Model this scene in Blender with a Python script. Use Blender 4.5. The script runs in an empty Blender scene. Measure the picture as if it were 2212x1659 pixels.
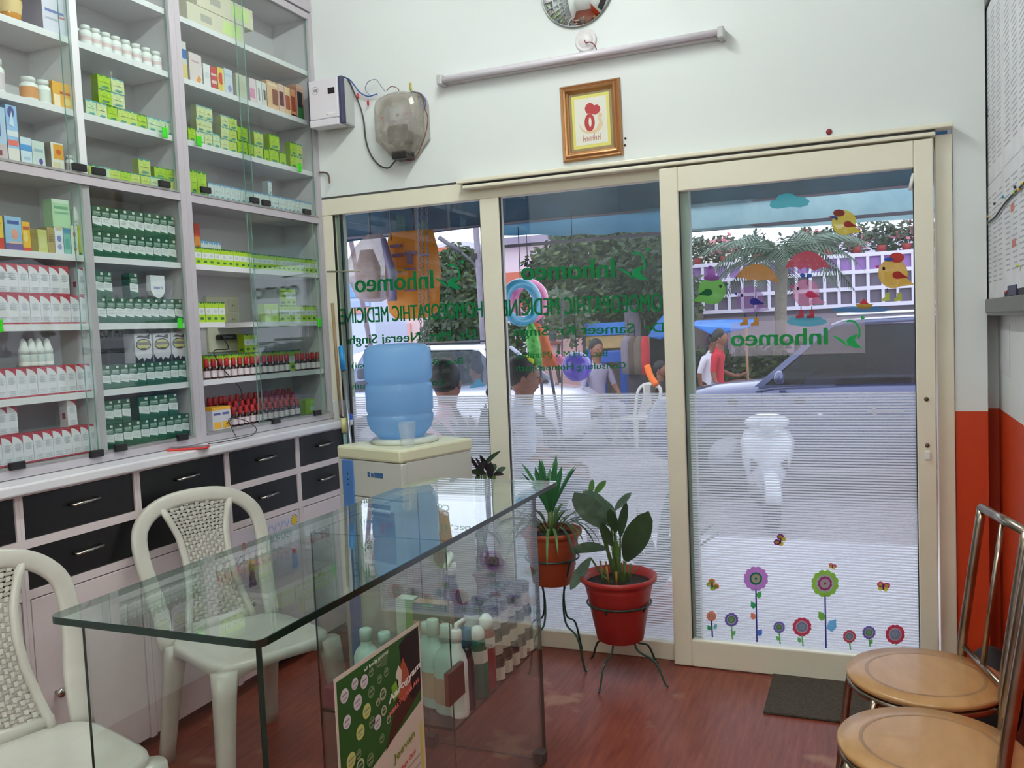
import bpy, bmesh, math, random
from mathutils import Vector, Matrix
random.seed(7)
PI = math.pi
S = bpy.context.scene
COL = S.collection

# ------------------------------------------------------------------ camera
F_PX = 1860.06
yaw, pit, rol = 0.39153597, -0.06137737, 0.04279703
CAM = Vector((0, -3.465, 1.39))
RM = Matrix.Rotation(yaw, 3, 'Z') @ Matrix.Rotation(pit, 3, 'X') @ Matrix.Rotation(rol, 3, 'Y')
cd = bpy.data.cameras.new('camera'); co = bpy.data.objects.new('camera', cd); COL.objects.link(co)
cd.sensor_fit = 'HORIZONTAL'; cd.sensor_width = 36.0; cd.lens = 36.0 * F_PX / 2212.0
cd.clip_start = 0.02; cd.clip_end = 400
rt, fw, up = RM @ Vector((1, 0, 0)), RM @ Vector((0, 1, 0)), RM @ Vector((0, 0, 1))
cm = Matrix((rt, up, -fw)).transposed().to_4x4(); cm.translation = CAM
co.matrix_world = cm
S.camera = co
# ------------------------------------------------------------------ view + world
S.view_settings.view_transform = 'Standard'; S.view_settings.look = 'None'
S.view_settings.gamma = 1; S.view_settings.use_curve_mapping = False
S.view_settings.exposure = 0.0
SKY = 2.45
w = bpy.data.worlds.new('overcast_sky'); S.world = w; w.use_nodes = True
bg = w.node_tree.nodes['Background']; bg.inputs[0].default_value = (0.87, 0.86, 1.0, 1); bg.inputs[1].default_value = SKY
TUBE_W = 178.0

# ------------------------------------------------------------------ projection helpers (pixel -> point on a real plane)
def ray(px, py):
    return RM @ Vector(((px - 1106) / F_PX, 1, -(py - 829.5) / F_PX))
def atp(px, py, ax, v):
    d = ray(px, py); return CAM + d * ((v - CAM[ax]) / d[ax])
def AX(px, py, v): return atp(px, py, 0, v)
def AY(px, py, v): return atp(px, py, 1, v)
def AZ(px, py, v): return atp(px, py, 2, v)
def prj(p):
    v = RM.transposed() @ (Vector(p) - CAM); return 1106 + F_PX * v.x / v.y, 829.5 - F_PX * v.z / v.y
def yat(px, x, z):
    a, b = -3.0, 0.2
    for _ in range(40):
        m = (a + b) / 2
        if prj((x, m, z))[0] < px: a = m
        else: b = m
    return (a + b) / 2

# ------------------------------------------------------------------ materials
def s2l(c):
    return tuple(((v / 255.0) / 12.92 if v / 255.0 <= .04045 else ((v / 255.0 + .055) / 1.055) ** 2.4) for v in c)
MC = {}
def mat(name, rgb=(200, 200, 200), rough=.5, metal=0.0, noise=0.0, scale=8.0, stretch=None, rgb2=None, bump=0.0, emit=0, coat=0, sub=0, alpha=1, spec=.5, trans=0):
    if name in MC: return MC[name]
    m = bpy.data.materials.new(name); m.use_nodes = True; nt = m.node_tree; b = nt.nodes['Principled BSDF']
    c = s2l(rgb) + (1,)
    b.inputs['Base Color'].default_value = c; b.inputs['Roughness'].default_value = rough; b.inputs['Metallic'].default_value = metal
    b.inputs['Specular IOR Level'].default_value = spec
    if coat: b.inputs['Coat Weight'].default_value = coat
    if emit: b.inputs['Emission Color'].default_value = c; b.inputs['Emission Strength'].default_value = emit
    if alpha < 1: b.inputs['Alpha'].default_value = alpha
    if trans:
        b.inputs['Subsurface Weight'].default_value = 0
        tr = nt.nodes.new('ShaderNodeBsdfTranslucent'); tr.inputs[0].default_value = c
        mx = nt.nodes.new('ShaderNodeMixShader'); mx.inputs[0].default_value = trans
        nt.links.new(b.outputs[0], mx.inputs[1]); nt.links.new(tr.outputs[0], mx.inputs[2]); nt.links.new(mx.outputs[0], nt.nodes['Material Output'].inputs[0])
    if noise or rgb2 or bump:
        tc = nt.nodes.new('ShaderNodeTexCoord'); mp = nt.nodes.new('ShaderNodeMapping'); nz = nt.nodes.new('ShaderNodeTexNoise')
        nz.inputs['Scale'].default_value = scale; nz.inputs['Detail'].default_value = 5; nz.inputs['Roughness'].default_value = .6
        if stretch: mp.inputs['Scale'].default_value = stretch
        nt.links.new(tc.outputs['Object'], mp.inputs[0]); nt.links.new(mp.outputs[0], nz.inputs['Vector'])
        if rgb2 or noise:
            c2 = s2l(rgb2) + (1,) if rgb2 else tuple(v * (1 - noise) for v in c[:3]) + (1,)
            rp = nt.nodes.new('ShaderNodeValToRGB'); rp.color_ramp.elements[0].position = .35; rp.color_ramp.elements[1].position = .68
            rp.color_ramp.elements[0].color = c2; rp.color_ramp.elements[1].color = c
            nt.links.new(nz.outputs['Fac'], rp.inputs[0]); nt.links.new(rp.outputs[0], b.inputs['Base Color'])
        if bump:
            bp = nt.nodes.new('ShaderNodeBump'); bp.inputs['Strength'].default_value = bump; bp.inputs['Distance'].default_value = .01
            nt.links.new(nz.outputs['Fac'], bp.inputs['Height']); nt.links.new(bp.outputs[0], b.inputs['Normal'])
    MC[name] = m; return m
def glass(name, tint=(1, 1, 1), rough=0.0, gain=1.0):
    """sheet glass: clear with a physical Fresnel mirror on each face"""
    if name in MC: return MC[name]
    m = bpy.data.materials.new(name); m.use_nodes = True; nt = m.node_tree; nt.nodes.clear()
    o = nt.nodes.new('ShaderNodeOutputMaterial'); t = nt.nodes.new('ShaderNodeBsdfTransparent'); g = nt.nodes.new('ShaderNodeBsdfGlossy')
    t.inputs[0].default_value = tuple(tint) + (1,); g.inputs['Roughness'].default_value = rough; g.inputs[0].default_value = (1, 1, 1, 1)
    ge = nt.nodes.new('ShaderNodeNewGeometry'); mi = nt.nodes.new('ShaderNodeMix'); mi.data_type = 'FLOAT'
    mi.inputs[2].default_value = 1.5; mi.inputs[3].default_value = 1 / 1.5
    nt.links.new(ge.outputs['Backfacing'], mi.inputs[0]); f = nt.nodes.new('ShaderNodeFresnel'); nt.links.new(mi.outputs[0], f.inputs[0])
    mm = nt.nodes.new('ShaderNodeMath'); mm.operation = 'MULTIPLY'; mm.inputs[1].default_value = gain; mm.use_clamp = True
    nt.links.new(f.outputs[0], mm.inputs[0])
    mx = nt.nodes.new('ShaderNodeMixShader'); nt.links.new(mm.outputs[0], mx.inputs[0]); nt.links.new(t.outputs[0], mx.inputs[1]); nt.links.new(g.outputs[0], mx.inputs[2])
    nt.links.new(mx.outputs[0], o.inputs[0]); MC[name] = m; return m
def film_mat(name, period, duty, solid, gap, z_full=None):
    """printed window film: fine white translucent lines with clear gaps"""
    m = bpy.data.materials.new(name); m.use_nodes = True; nt = m.node_tree; nt.nodes.clear(); L = nt.links.new
    o = nt.nodes.new('ShaderNodeOutputMaterial'); t = nt.nodes.new('ShaderNodeBsdfTransparent')
    tl = nt.nodes.new('ShaderNodeBsdfTranslucent'); tl.inputs[0].default_value = (.95, .95, .98, 1)
    df = nt.nodes.new('ShaderNodeBsdfDiffuse'); df.inputs[0].default_value = (.8, .82, .85, 1)
    a = nt.nodes.new('ShaderNodeMixShader'); a.inputs[0].default_value = .25; L(tl.outputs[0], a.inputs[1]); L(df.outputs[0], a.inputs[2])
    g = nt.nodes.new('ShaderNodeNewGeometry'); sx = nt.nodes.new('ShaderNodeSeparateXYZ'); L(g.outputs['Position'], sx.inputs[0])
    d = nt.nodes.new('ShaderNodeMath'); d.operation = 'DIVIDE'; d.inputs[1].default_value = period; L(sx.outputs[2], d.inputs[0])
    fr = nt.nodes.new('ShaderNodeMath'); fr.operation = 'FRACT'; L(d.outputs[0], fr.inputs[0])
    lt = nt.nodes.new('ShaderNodeMath'); lt.operation = 'LESS_THAN'; lt.inputs[1].default_value = duty; L(fr.outputs[0], lt.inputs[0])
    mr = nt.nodes.new('ShaderNodeMapRange'); mr.inputs[3].default_value = gap; mr.inputs[4].default_value = solid; L(lt.outputs[0], mr.inputs[0])
    mx = nt.nodes.new('ShaderNodeMixShader'); L(mr.outputs[0], mx.inputs[0]); L(t.outputs[0], mx.inputs[1]); L(a.outputs[0], mx.inputs[2]); L(mx.outputs[0], o.inputs[0])
    MC[name] = m; return m

def wood_mat(name, c1, c2, scale, rough, stretch):
    return mat(name, c1, rough, rgb2=c2, scale=scale, stretch=stretch, bump=.05)

# ------------------------------------------------------------------ mesh builder
ORG = {}
class MB:
    def __init__(s): s.v = []; s.f = []; s.m = []; s.sm = []
    def add(s, vs, fs, mi=0, smooth=False):
        n = len(s.v); s.v += [Vector(v) for v in vs]
        for f in fs: s.f.append([n + i for i in f]); s.m.append(mi); s.sm.append(smooth)
        return s
    def box(s, x0, y0, z0, x1, y1, z1, mi=0, bev=0):
        if bev:
            b = bmesh.new(); bmesh.ops.create_cube(b, size=1)
            for v in b.verts: v.co = Vector(((x0 + x1) / 2 + v.co.x * (x1 - x0), (y0 + y1) / 2 + v.co.y * (y1 - y0), (z0 + z1) / 2 + v.co.z * (z1 - z0)))
            bmesh.ops.bevel(b, geom=b.edges[:], offset=bev, segments=2, affect='EDGES', profile=.5)
            b.verts.index_update(); s.add([v.co.copy() for v in b.verts], [[v.index for v in f.verts] for f in b.faces], mi); b.free(); return s
        vs = [(x0, y0, z0), (x1, y0, z0), (x1, y1, z0), (x0, y1, z0), (x0, y0, z1), (x1, y0, z1), (x1, y1, z1), (x0, y1, z1)]
        return s.add(vs, [(0, 3, 2, 1), (4, 5, 6, 7), (0, 1, 5, 4), (1, 2, 6, 5), (2, 3, 7, 6), (3, 0, 4, 7)], mi)
    def lathe(s, prof, c=(0, 0, 0), n=16, mi=0, axis='Z', smooth=True, cap=True, sx=1, sy=1):
        vs = []; fs = []
        for r, h in prof:
            for i in range(n):
                a = 2 * PI * i / n; x, y = r * math.cos(a) * sx, r * math.sin(a) * sy
                p = (x, y, h) if axis == 'Z' else ((h, x, y) if axis == 'X' else (y, h, x))
                vs.append(Vector(c) + Vector(p))
        for j in range(len(prof) - 1):
            for i in range(n):
                k = (i + 1) % n; fs.append((j * n + i, j * n + k, (j + 1) * n + k, (j + 1) * n + i))
        if cap:
            fs.append(tuple(reversed(range(n)))); fs.append(tuple(range((len(prof) - 1) * n, len(prof) * n)))
        return s.add(vs, fs, mi, smooth)
    def tube(s, pts, r, n=8, mi=0, cap=True, closed=False):
        pts = [Vector(p) for p in pts]; R = r if isinstance(r, (list, tuple)) else [r] * len(pts)
        vs = []; fs = []; prev = None; N = len(pts)
        for i, p in enumerate(pts):
            if closed: d = pts[(i + 1) % N] - pts[i - 1]
            else: d = (pts[min(i + 1, N - 1)] - pts[max(i - 1, 0)])
            d = d.normalized() if d.length > 1e-9 else Vector((0, 0, 1))
            if prev is None:
                a = Vector((0, 0, 1)) if abs(d.z) < .9 else Vector((1, 0, 0)); u = d.cross(a).normalized()
            else:
                u = prev - d * prev.dot(d); u = u.normalized() if u.length > 1e-9 else d.orthogonal().normalized()
            prev = u; w2 = d.cross(u)
            for k in range(n):
                a = 2 * PI * k / n; vs.append(p + (u * math.cos(a) + w2 * math.sin(a)) * R[i])
        M2 = N if closed else N - 1
        for j in range(M2):
            for k in range(n):
                q = (k + 1) % n; jj = (j + 1) % N; fs.append((j * n + k, j * n + q, jj * n + q, jj * n + k))
        if cap and not closed:
            fs.append(tuple(reversed(range(n)))); fs.append(tuple(range((N - 1) * n, N * n)))
        return s.add(vs, fs, mi, True)
    def band(s, pts, wv, tv, mi=0, closed=False, smooth=True):
        """swept flat bar: at each point half-width vector wv and half-thickness tv (lists or single)"""
        pts = [Vector(p) for p in pts]; N = len(pts); vs = []; fs = []
        for i, p in enumerate(pts):
            a = Vector(wv[i] if isinstance(wv, list) else wv); b = Vector(tv[i] if isinstance(tv, list) else tv)
            vs += [p - a - b, p + a - b, p + a + b, p - a + b]
        for j in range(N if closed else N - 1):
            k = (j + 1) % N
            for q in range(4): fs.append((j * 4 + q, j * 4 + (q + 1) % 4, k * 4 + (q + 1) % 4, k * 4 + q))
        if not closed: fs.append((3, 2, 1, 0)); fs.append(tuple((N - 1) * 4 + q for q in range(4)))
        return s.add(vs, fs, mi, False)
    def prism(s, poly, ax, a, b, mi=0):
        """poly: list of 2D points in the other two axes; extruded along axis ax from a to b"""
        def mk(p, t): return (t, p[0], p[1]) if ax == 0 else ((p[0], t, p[1]) if ax == 1 else (p[0], p[1], t))
        n = len(poly); vs = [mk(p, a) for p in poly] + [mk(p, b) for p in poly]
        fs = [tuple(range(n)), tuple(reversed(range(n, 2 * n)))] + [(i, (i + 1) % n, n + (i + 1) % n, n + i) for i in range(n)]
        return s.add(vs, fs, mi)
    def ball(s, c, r, n=12, mi=0, sc=(1, 1, 1)):
        pr = [(max(r * math.sin(PI * j / (n // 2 + 1)), 1e-4), -r * math.cos(PI * j / (n // 2 + 1))) for j in range(n // 2 + 2)]
        k = len(s.v); s.lathe(pr, (0, 0, 0), n, mi, cap=False)
        for i in range(k, len(s.v)): s.v[i] = Vector((s.v[i].x * sc[0], s.v[i].y * sc[1], s.v[i].z * sc[2])) + Vector(c)
        return s
    def xf(s, M, k=0):
        for i in range(k, len(s.v)): s.v[i] = M @ s.v[i]
        return s
    def mesh(s, name, mats, org=Vector((0, 0, 0)), fix=True):
        me = bpy.data.meshes.new(name); me.from_pydata([tuple(v - org) for v in s.v], [], s.f)
        for m in (mats if isinstance(mats, (list, tuple)) else [mats]): me.materials.append(m)
        me.polygons.foreach_set('material_index', s.m); me.polygons.foreach_set('use_smooth', s.sm)
        if fix:
            b = bmesh.new(); b.from_mesh(me); bmesh.ops.recalc_face_normals(b, faces=b.faces); b.to_mesh(me); b.free()
        me.update(); return me
    def build(s, name, mats, parent=None, loc=None, local=False, fix=True, **props):
        if parent is not None:
            org = Vector((0, 0, 0)) if local else ORG[parent.name]
            o = bpy.data.objects.new(name, s.mesh(name, mats, org, fix)); o.parent = parent; ORG[o.name] = org
        else:
            if loc is None:
                xs = [v.x for v in s.v]; ys = [v.y for v in s.v]; zs = [v.z for v in s.v]
                loc = Vector(((min(xs) + max(xs)) / 2, (min(ys) + max(ys)) / 2, min(zs)))
            loc = Vector(loc); o = bpy.data.objects.new(name, s.mesh(name, mats, Vector((0, 0, 0)) if local else loc, fix)); o.location = loc; ORG[o.name] = loc.copy()
        COL.objects.link(o)
        for k, v in props.items(): o[k] = v
        return o
def thing(name, label, cat, loc, rz=0, group=None):
    o = bpy.data.objects.new(name, None); COL.objects.link(o); o.location = loc; o.rotation_euler = (0, 0, rz)
    o['label'] = label; o['category'] = cat; o.empty_display_size = .1
    if group: o['group'] = group
    ORG[o.name] = Vector(loc); return o
def tag(o, label, cat, group=None):
    o['label'] = label; o['category'] = cat
    if group: o['group'] = group
    return o
def struct_root(name, loc=(0, 0, 0)):
    o = bpy.data.objects.new(name, None); COL.objects.link(o); o.location = loc; o['kind'] = 'structure'; ORG[o.name] = Vector(loc); return o
def dup(o, loc=None, rz=None, parent=None, label=None):
    c = o.copy(); COL.objects.link(c); ORG[c.name] = ORG.get(o.name, Vector((0, 0, 0)))
    if loc is not None: c.location = loc
    if rz is not None: c.rotation_euler = (0, 0, rz)
    if parent is not None: c.parent = parent
    if label: c['label'] = label
    for ch in list(o.children): dup(ch, parent=c)
    return c
def lettering(name, body, mt, parent, org, u, v, W, H, bold=0.0, ext=.0004, nrm=None, local=False):
    cu = bpy.data.curves.new('t', 'FONT'); cu.body = body; cu.size = 1; bold_ = bold; bold = 0; cu.resolution_u = 3; cu.extrude = .01
    to = bpy.data.objects.new('t', cu); COL.objects.link(to); dg = bpy.context.evaluated_depsgraph_get(); dg.update()
    me = bpy.data.meshes.new_from_object(to.evaluated_get(dg)); bpy.data.objects.remove(to); bpy.data.curves.remove(cu)
    xs = [p.co.x for p in me.vertices]; ys = [p.co.y for p in me.vertices]; x0, x1, y0, y1 = min(xs), max(xs), min(ys), max(ys)
    u = Vector(u).normalized(); v = Vector(v).normalized(); n = Vector(nrm) if nrm else u.cross(v); og = Vector(org) - (Vector((0, 0, 0)) if local or parent is None else ORG[parent.name])
    for p in me.vertices:
        c = p.co.copy(); p.co = og + u * ((c.x - x0) / (x1 - x0) * W) + v * ((c.y - y0) / (y1 - y0) * H) + n * (c.z / .01 * ext)
    if bold_ > .004:
        n0 = len(me.vertices); sc = W / (x1 - x0) * bold_ * .9; vs = [p.co.copy() for p in me.vertices]; fs = [list(p.vertices) for p in me.polygons]
        V2 = [tuple(v + u * s_ * sc + n * (.00004 * k)) for k, s_ in enumerate((-1, 0, 1)) for v in vs]; F2 = [[i + n0 * k for i in f] for k in range(3) for f in fs]
        bpy.data.meshes.remove(me); me = bpy.data.meshes.new(name); me.from_pydata(V2, [], F2)
    me.materials.clear(); me.materials.append(mt)
    o = bpy.data.objects.new(name, me); COL.objects.link(o)
    if parent is not None: o.parent = parent; ORG[o.name] = Vector((0, 0, 0)) if local else ORG[parent.name]
    return o
def spline(P, n=8):
    P = [Vector(p) for p in P]; Q = [P[0] * 2 - P[1]] + P + [P[-1] * 2 - P[-2]]; out = []
    for i in range(1, len(Q) - 2):
        for k in range(n):
            t = k / n; a, b, c, d = Q[i - 1], Q[i], Q[i + 1], Q[i + 2]
            out.append(.5 * ((2 * b) + (c - a) * t + (2 * a - 5 * b + 4 * c - d) * t * t + (3 * b - 3 * c + d - a) * t ** 3))
    out.append(P[-1]); return out

# ------------------------------------------------------------------ palette
M_wall = mat('white_emulsion', (228, 232, 232), .6, rgb2=(223, 229, 228), scale=1.2)
M_ceil = mat('ceiling_white', (230, 232, 228), .8)
M_cream = mat('cream_powder_coated_aluminium', (238, 231, 212), .35, rgb2=(232, 225, 204), scale=3)
M_lam = mat('pinkish_white_laminate', (192, 185, 192), .35, rgb2=(184, 177, 184), scale=6); M_lam2 = mat('pink_white_laminate_lightened', (228, 213, 214), .35, rgb2=(221, 205, 207), scale=6)  # second laminate is lightened for the lower units, standing in for floor-level light
M_lamw = mat('white_laminate', (228, 226, 230), .35)
M_back = mat('grey_white_laminate', (205, 200, 204), .5)
M_dark = wood_mat('dark_wenge_laminate', (18, 17, 17), (12, 11, 11), 6, .35, (6, 6, .5))
M_chrome = mat('chrome', (200, 198, 190), .18, 1.0)
M_black = mat('black_plastic', (24, 20, 24), .35)
M_white = mat('white_plastic', (236, 236, 232), .35)
M_ivory = mat('ivory_plastic', (222, 220, 200), .35)
M_mono = mat('glossy_white_resin', (202, 200, 190), .28, rgb2=(190, 186, 176), scale=5)
M_glass = glass('window_glass', (.90, .95, .95))
M_cabglass = glass('sliding_cabinet_glass', (.95, .975, .965), gain=.45)
M_topglass = glass('thick_counter_glass', (.90, .96, .94))
M_casglass = glass('counter_side_glass', (.93, .965, .955))
M_gedge = mat('green_glass_edge', (12, 38, 32), .12)
M_gedge2 = mat('pale_green_glass_edge', (120, 165, 150), .2)
# ================================================================== ROOM SHELL
def two_tone():
    m = bpy.data.materials.new('white_over_orange_paint'); m.use_nodes = True; nt = m.node_tree; b = nt.nodes['Principled BSDF']; L = nt.links.new
    g = nt.nodes.new('ShaderNodeNewGeometry'); s = nt.nodes.new('ShaderNodeSeparateXYZ'); L(g.outputs['Position'], s.inputs[0])
    c = nt.nodes.new('ShaderNodeMath'); c.operation = 'LESS_THAN'; c.inputs[1].default_value = 1.033; L(s.outputs[2], c.inputs[0])
    mx = nt.nodes.new('ShaderNodeMix'); mx.data_type = 'RGBA'; L(c.outputs[0], mx.inputs[0])
    mx.inputs[6].default_value = s2l((226, 229, 229)) + (1,); mx.inputs[7].default_value = s2l((196, 60, 16)) + (1,)
    L(mx.outputs[2], b.inputs['Base Color']); b.inputs['Roughness'].default_value = .5; return m
M_two = two_tone()
XL, XR, YB, ZC = -2.60, .445, -6.2, 3.25
mf = bpy.data.materials.new('red_brown_vinyl'); mf.use_nodes = True
def floor_nodes(m):
    nt = m.node_tree; b = nt.nodes['Principled BSDF']; L = nt.links.new
    tc = nt.nodes.new('ShaderNodeTexCoord')
    def noise(sc, st, det=5):
        mp = nt.nodes.new('ShaderNodeMapping'); mp.inputs['Scale'].default_value = st; n = nt.nodes.new('ShaderNodeTexNoise'); n.inputs['Scale'].default_value = sc; n.inputs['Detail'].default_value = det
        L(tc.outputs['Object'], mp.inputs[0]); L(mp.outputs[0], n.inputs['Vector']); return n
    def ramp(n, p0, c0, p1, c1):
        r = nt.nodes.new('ShaderNodeValToRGB'); r.color_ramp.elements[0].position = p0; r.color_ramp.elements[0].color = c0; r.color_ramp.elements[1].position = p1; r.color_ramp.elements[1].color = c1
        L(n.outputs['Fac'], r.inputs[0]); return r
    g = ramp(noise(7, (9, .8, 1)), .3, s2l((120, 52, 38)) + (1,), .7, s2l((148, 76, 58)) + (1,))
    f = ramp(noise(30, (14, .6, 1)), .4, (.82, .82, .82, 1), .6, (1, 1, 1, 1))
    m1 = nt.nodes.new('ShaderNodeMix'); m1.data_type = 'RGBA'; m1.blend_type = 'MULTIPLY'; m1.inputs[0].default_value = 1; L(g.outputs[0], m1.inputs[6]); L(f.outputs[0], m1.inputs[7])
    sc = ramp(noise(4.5, (1, 1, 1), 9), .63, (0, 0, 0, 1), .70, (1, 1, 1, 1))
    m2 = nt.nodes.new('ShaderNodeMix'); m2.data_type = 'RGBA'; m2.inputs[7].default_value = s2l((178, 132, 104)) + (1,)
    mm = nt.nodes.new('ShaderNodeMath'); mm.operation = 'MULTIPLY'; mm.inputs[1].default_value = .55; L(sc.outputs[0], mm.inputs[0]); L(mm.outputs[0], m2.inputs[0])
    L(m1.outputs[2], m2.inputs[6]); L(m2.outputs[2], b.inputs['Base Color'])
    b.inputs['Roughness'].default_value = .36; b.inputs['Specular IOR Level'].default_value = .45
floor_nodes(mf)
MB().box(XL - .1, YB - .1, -.12, XR + .1, .12, 0).build('floor', mf, kind='structure')
MB().box(XL - .1, YB - .1, ZC, XR + .15, .22, ZC + .1).build('ceiling', M_ceil, kind='structure')
MB().box(XL - .1, YB, 0, XL, .2, ZC).build('wall_left', M_wall, kind='structure')
MB().box(XR, YB, 0, XR + .1, .22, ZC).build('wall_right', M_two, kind='structure')
MB().box(XL - .1, YB - .1, 0, XR + .1, YB, ZC).build('wall_back', M_wall, kind='structure')
fw_ = MB().box(XL, 0, 2.052, .294, .10, ZC).box(.294, 0, 0, .398, .10, ZC).box(.294, .10, 0, .46, .2, ZC).box(XL, 0, 0, -2.357, .10, 2.052)
fw_.build('wall_front', M_two, kind='structure')
# thin strip above the frame, coloured dark in place of a shadow gap
MB().box(-2.357, -.004, 2.046, .294, .0, 2.053).build('trim_1', mat('shadow_gap_dark', (70, 72, 68), .8), kind='structure')

# ---- storefront frames
YG, YD = .018, -.030            # fixed glass plane, sliding door glass plane
fr = struct_root('window_1', (-1.5, 0, 0))
def bar(nm, x0, z0, x1, z1, y0=-.002, y1=.045, parent=fr, m=M_cream, b=.004):
    return MB().box(x0, y0, z0, x1, y1, z1, bev=b).build(nm, m, parent)
bar('jamb', -2.357, .075, -2.302, 1.967)
bar('inner_jamb', -2.301, .075, -2.262, 1.967, .0245, .05, m=mat('grey_green_aluminium', (168, 176, 160), .4))
bar('head', -2.357, 1.968, .2365, 2.045)
bar('sill', -2.357, 0, -.69, .074, -.004, .05)
bar('mullion', -1.545, .074, -1.455, 1.968, -.008, .045)
bar('mullion', -.70, .0, -.640, 1.99, -.002, .045, m=mat('grey_green_aluminium', (168, 176, 160), .4))
bar('jamb', .237, 0, .292, 2.02, -.01, .06)
# door track with its grooves
bar('track', -1.625, 2.033, .292, 2.050, -.066, -.002)
bar('track_lip', -1.60, 2.010, .237, 2.024, -.060, -.004)
MB().box(-1.60, -.050, 2.022, .237, -.006, 2.034).build('track_groove', M_black, fr)
for x in (-2.303, -2.262, -1.455, -1.546): MB().box(x - .003, -.001, .075, x + .003, .014, 1.967).build('seal', M_black, fr)
def pane(nm, x0, z0, x1, z1, y, parent, m=M_glass, t=.004):
    return MB().box(x0, y, z0, x1, y + t, z1).build(nm, m, parent)
pL = pane('pane', -2.300, .074, -1.545, 1.968, YG, fr); pM = pane('pane', -1.455, .074, -.69, 1.968, YG, fr)
M_film = film_mat('striped_frosted_film', .0105, .56, .93, .16)
MB().box(-2.300, YG - .0022, .076, -1.545, YG - .0016, 1.113).build('frosted_film', M_film, pL)
MB().box(-1.455, YG - .0022, .076, -.70, YG - .0016, 1.113).build('frosted_film', M_film, pM)

dr = struct_root('door_1', (-.25, 0, 0))
Y0, Y1 = -.052, -.012
def dbar(nm, *a): return MB().box(a[0], Y0, a[1], a[2], Y1, a[3], bev=.004).build(nm, M_cream, dr)
dbar('stile', -.745, .004, -.672, 2.003); dbar('stile', .166, .004, .229, 2.003)
dbar('top_rail', -.672, 1.908, .166, 2.003); dbar('bottom_rail', -.672, .004, .166, .112)
MB().box(-.674, YD - .006, .112, -.670, YD + .01, 1.908).box(.163, YD - .006, .112, .167, YD + .01, 1.908).build('seal', M_black, dr)
MB().box(-.55, -.045, .0, -.50, -.02, .006).box(.05, -.045, .0, .10, -.02, .006).build('roller', mat('roller_steel', (150, 150, 150), .4, .8), dr)
pD = pane('pane', -.670, .112, .164, 1.908, YD, dr)
MB().box(-.655, YD - .0022, .120, .163, YD - .0016, 1.108).build('frosted_film', M_film, pD)
# screws and latch on the right stile, white bar at the top corner drawn as the tube's reflection
for q in ((2001, 862), (2003, 962)):
    p = AY(*q, Y0); MB().lathe([(.008, -.004), (.008, .0), (.004, .002)], (p.x, Y0, p.z), 10, axis='Y').build('latch_screw', mat('rusty_screw', (120, 96, 84), .5, .5), dr)
p = AY(2003, 985, Y0); MB().box(p.x - .008, Y0 - .01, p.z - .012, p.x + .010, Y0, p.z + .018, bev=.002).build('door_handle', M_white, dr)
p = AY(1968, 395, YD); MB().tube([(p.x + .008, YD - .006, p.z + .03), (p.x, YD - .014, p.z), (p.x - .004, YD - .01, p.z - .028)], .006).build('tube_reflection', M_white, dr)

# ---- mirrored lettering on the glass (read from the street)
M_let = mat('green_vinyl_lettering', (16, 150, 84), .5, trans=.5)
def put(body, px_r, py_r, px_l, py_l, hpx, parent, y, bold=.02, nm='lettering', m=M_let):
    """px_r/py_r = lower right corner of the mirrored line in the photo, px_l = lower left"""
    a = AY(px_r, py_r, y); b = AY(px_l, py_l, y); H = (AY(px_r, py_r - hpx, y) - a).length
    u = (b - a); return lettering(nm, body, m, parent, a, u, (0, 0, 1), u.length, H, bold, .0003, nrm=(0, -1, 0))
yl = YG - .004
put('Inhomeo', 936, 623, 768, 632, 40, pL, yl, .03)
put('HOMOEOPATHIC MEDICINE', 1043, 686, 737, 700, 36, pL, yl, .03)
put('Dr. Mrs. Neeraj Singh', 1028, 738, 756, 750, 27, pL, yl, .02)
put('Bsc, B.H.M.S (Mumbai)', 1000, 790, 760, 800, 18, pL, yl, .005)
put('Consulting Homoeopath', 958, 836, 762, 846, 18, pL, yl, .01)
put('Inhomeo', 1327, 600, 1127, 606, 42, pM, yl, .03)
put('HOMOEOPATHIC MEDICINE', 1452, 672, 1086, 684, 40, pM, yl, .03)
put('Dr. Sameer Kr. Singh', 1435, 724, 1112, 733, 28, pM, yl, .02)
put('Bsc, B.H.M.S (Mumbai)', 1312, 774, 1115, 778, 18, pM, yl, .005)
put('Consulting Homoeopath', 1352, 800, 1116, 806, 18, pM, yl, .01)
M_let2 = mat('bright_green_vinyl_lettering', (40, 180, 96), .5, trans=.5)
yd = YD - .004
MB().box(AY(1578, 700, yd).x, yd - .0002, AY(1578, 770, yd).z, AY(1868, 690, yd).x, yd + .0002, AY(1868, 684, yd).z).build('clear_label_film', mat('hazy_clear_film', (215, 205, 225), .3, alpha=.22), pD)
put('Inhomeo', 1787, 744, 1580, 748, 36, pD, yd - .001, .03, m=M_let2)
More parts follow.
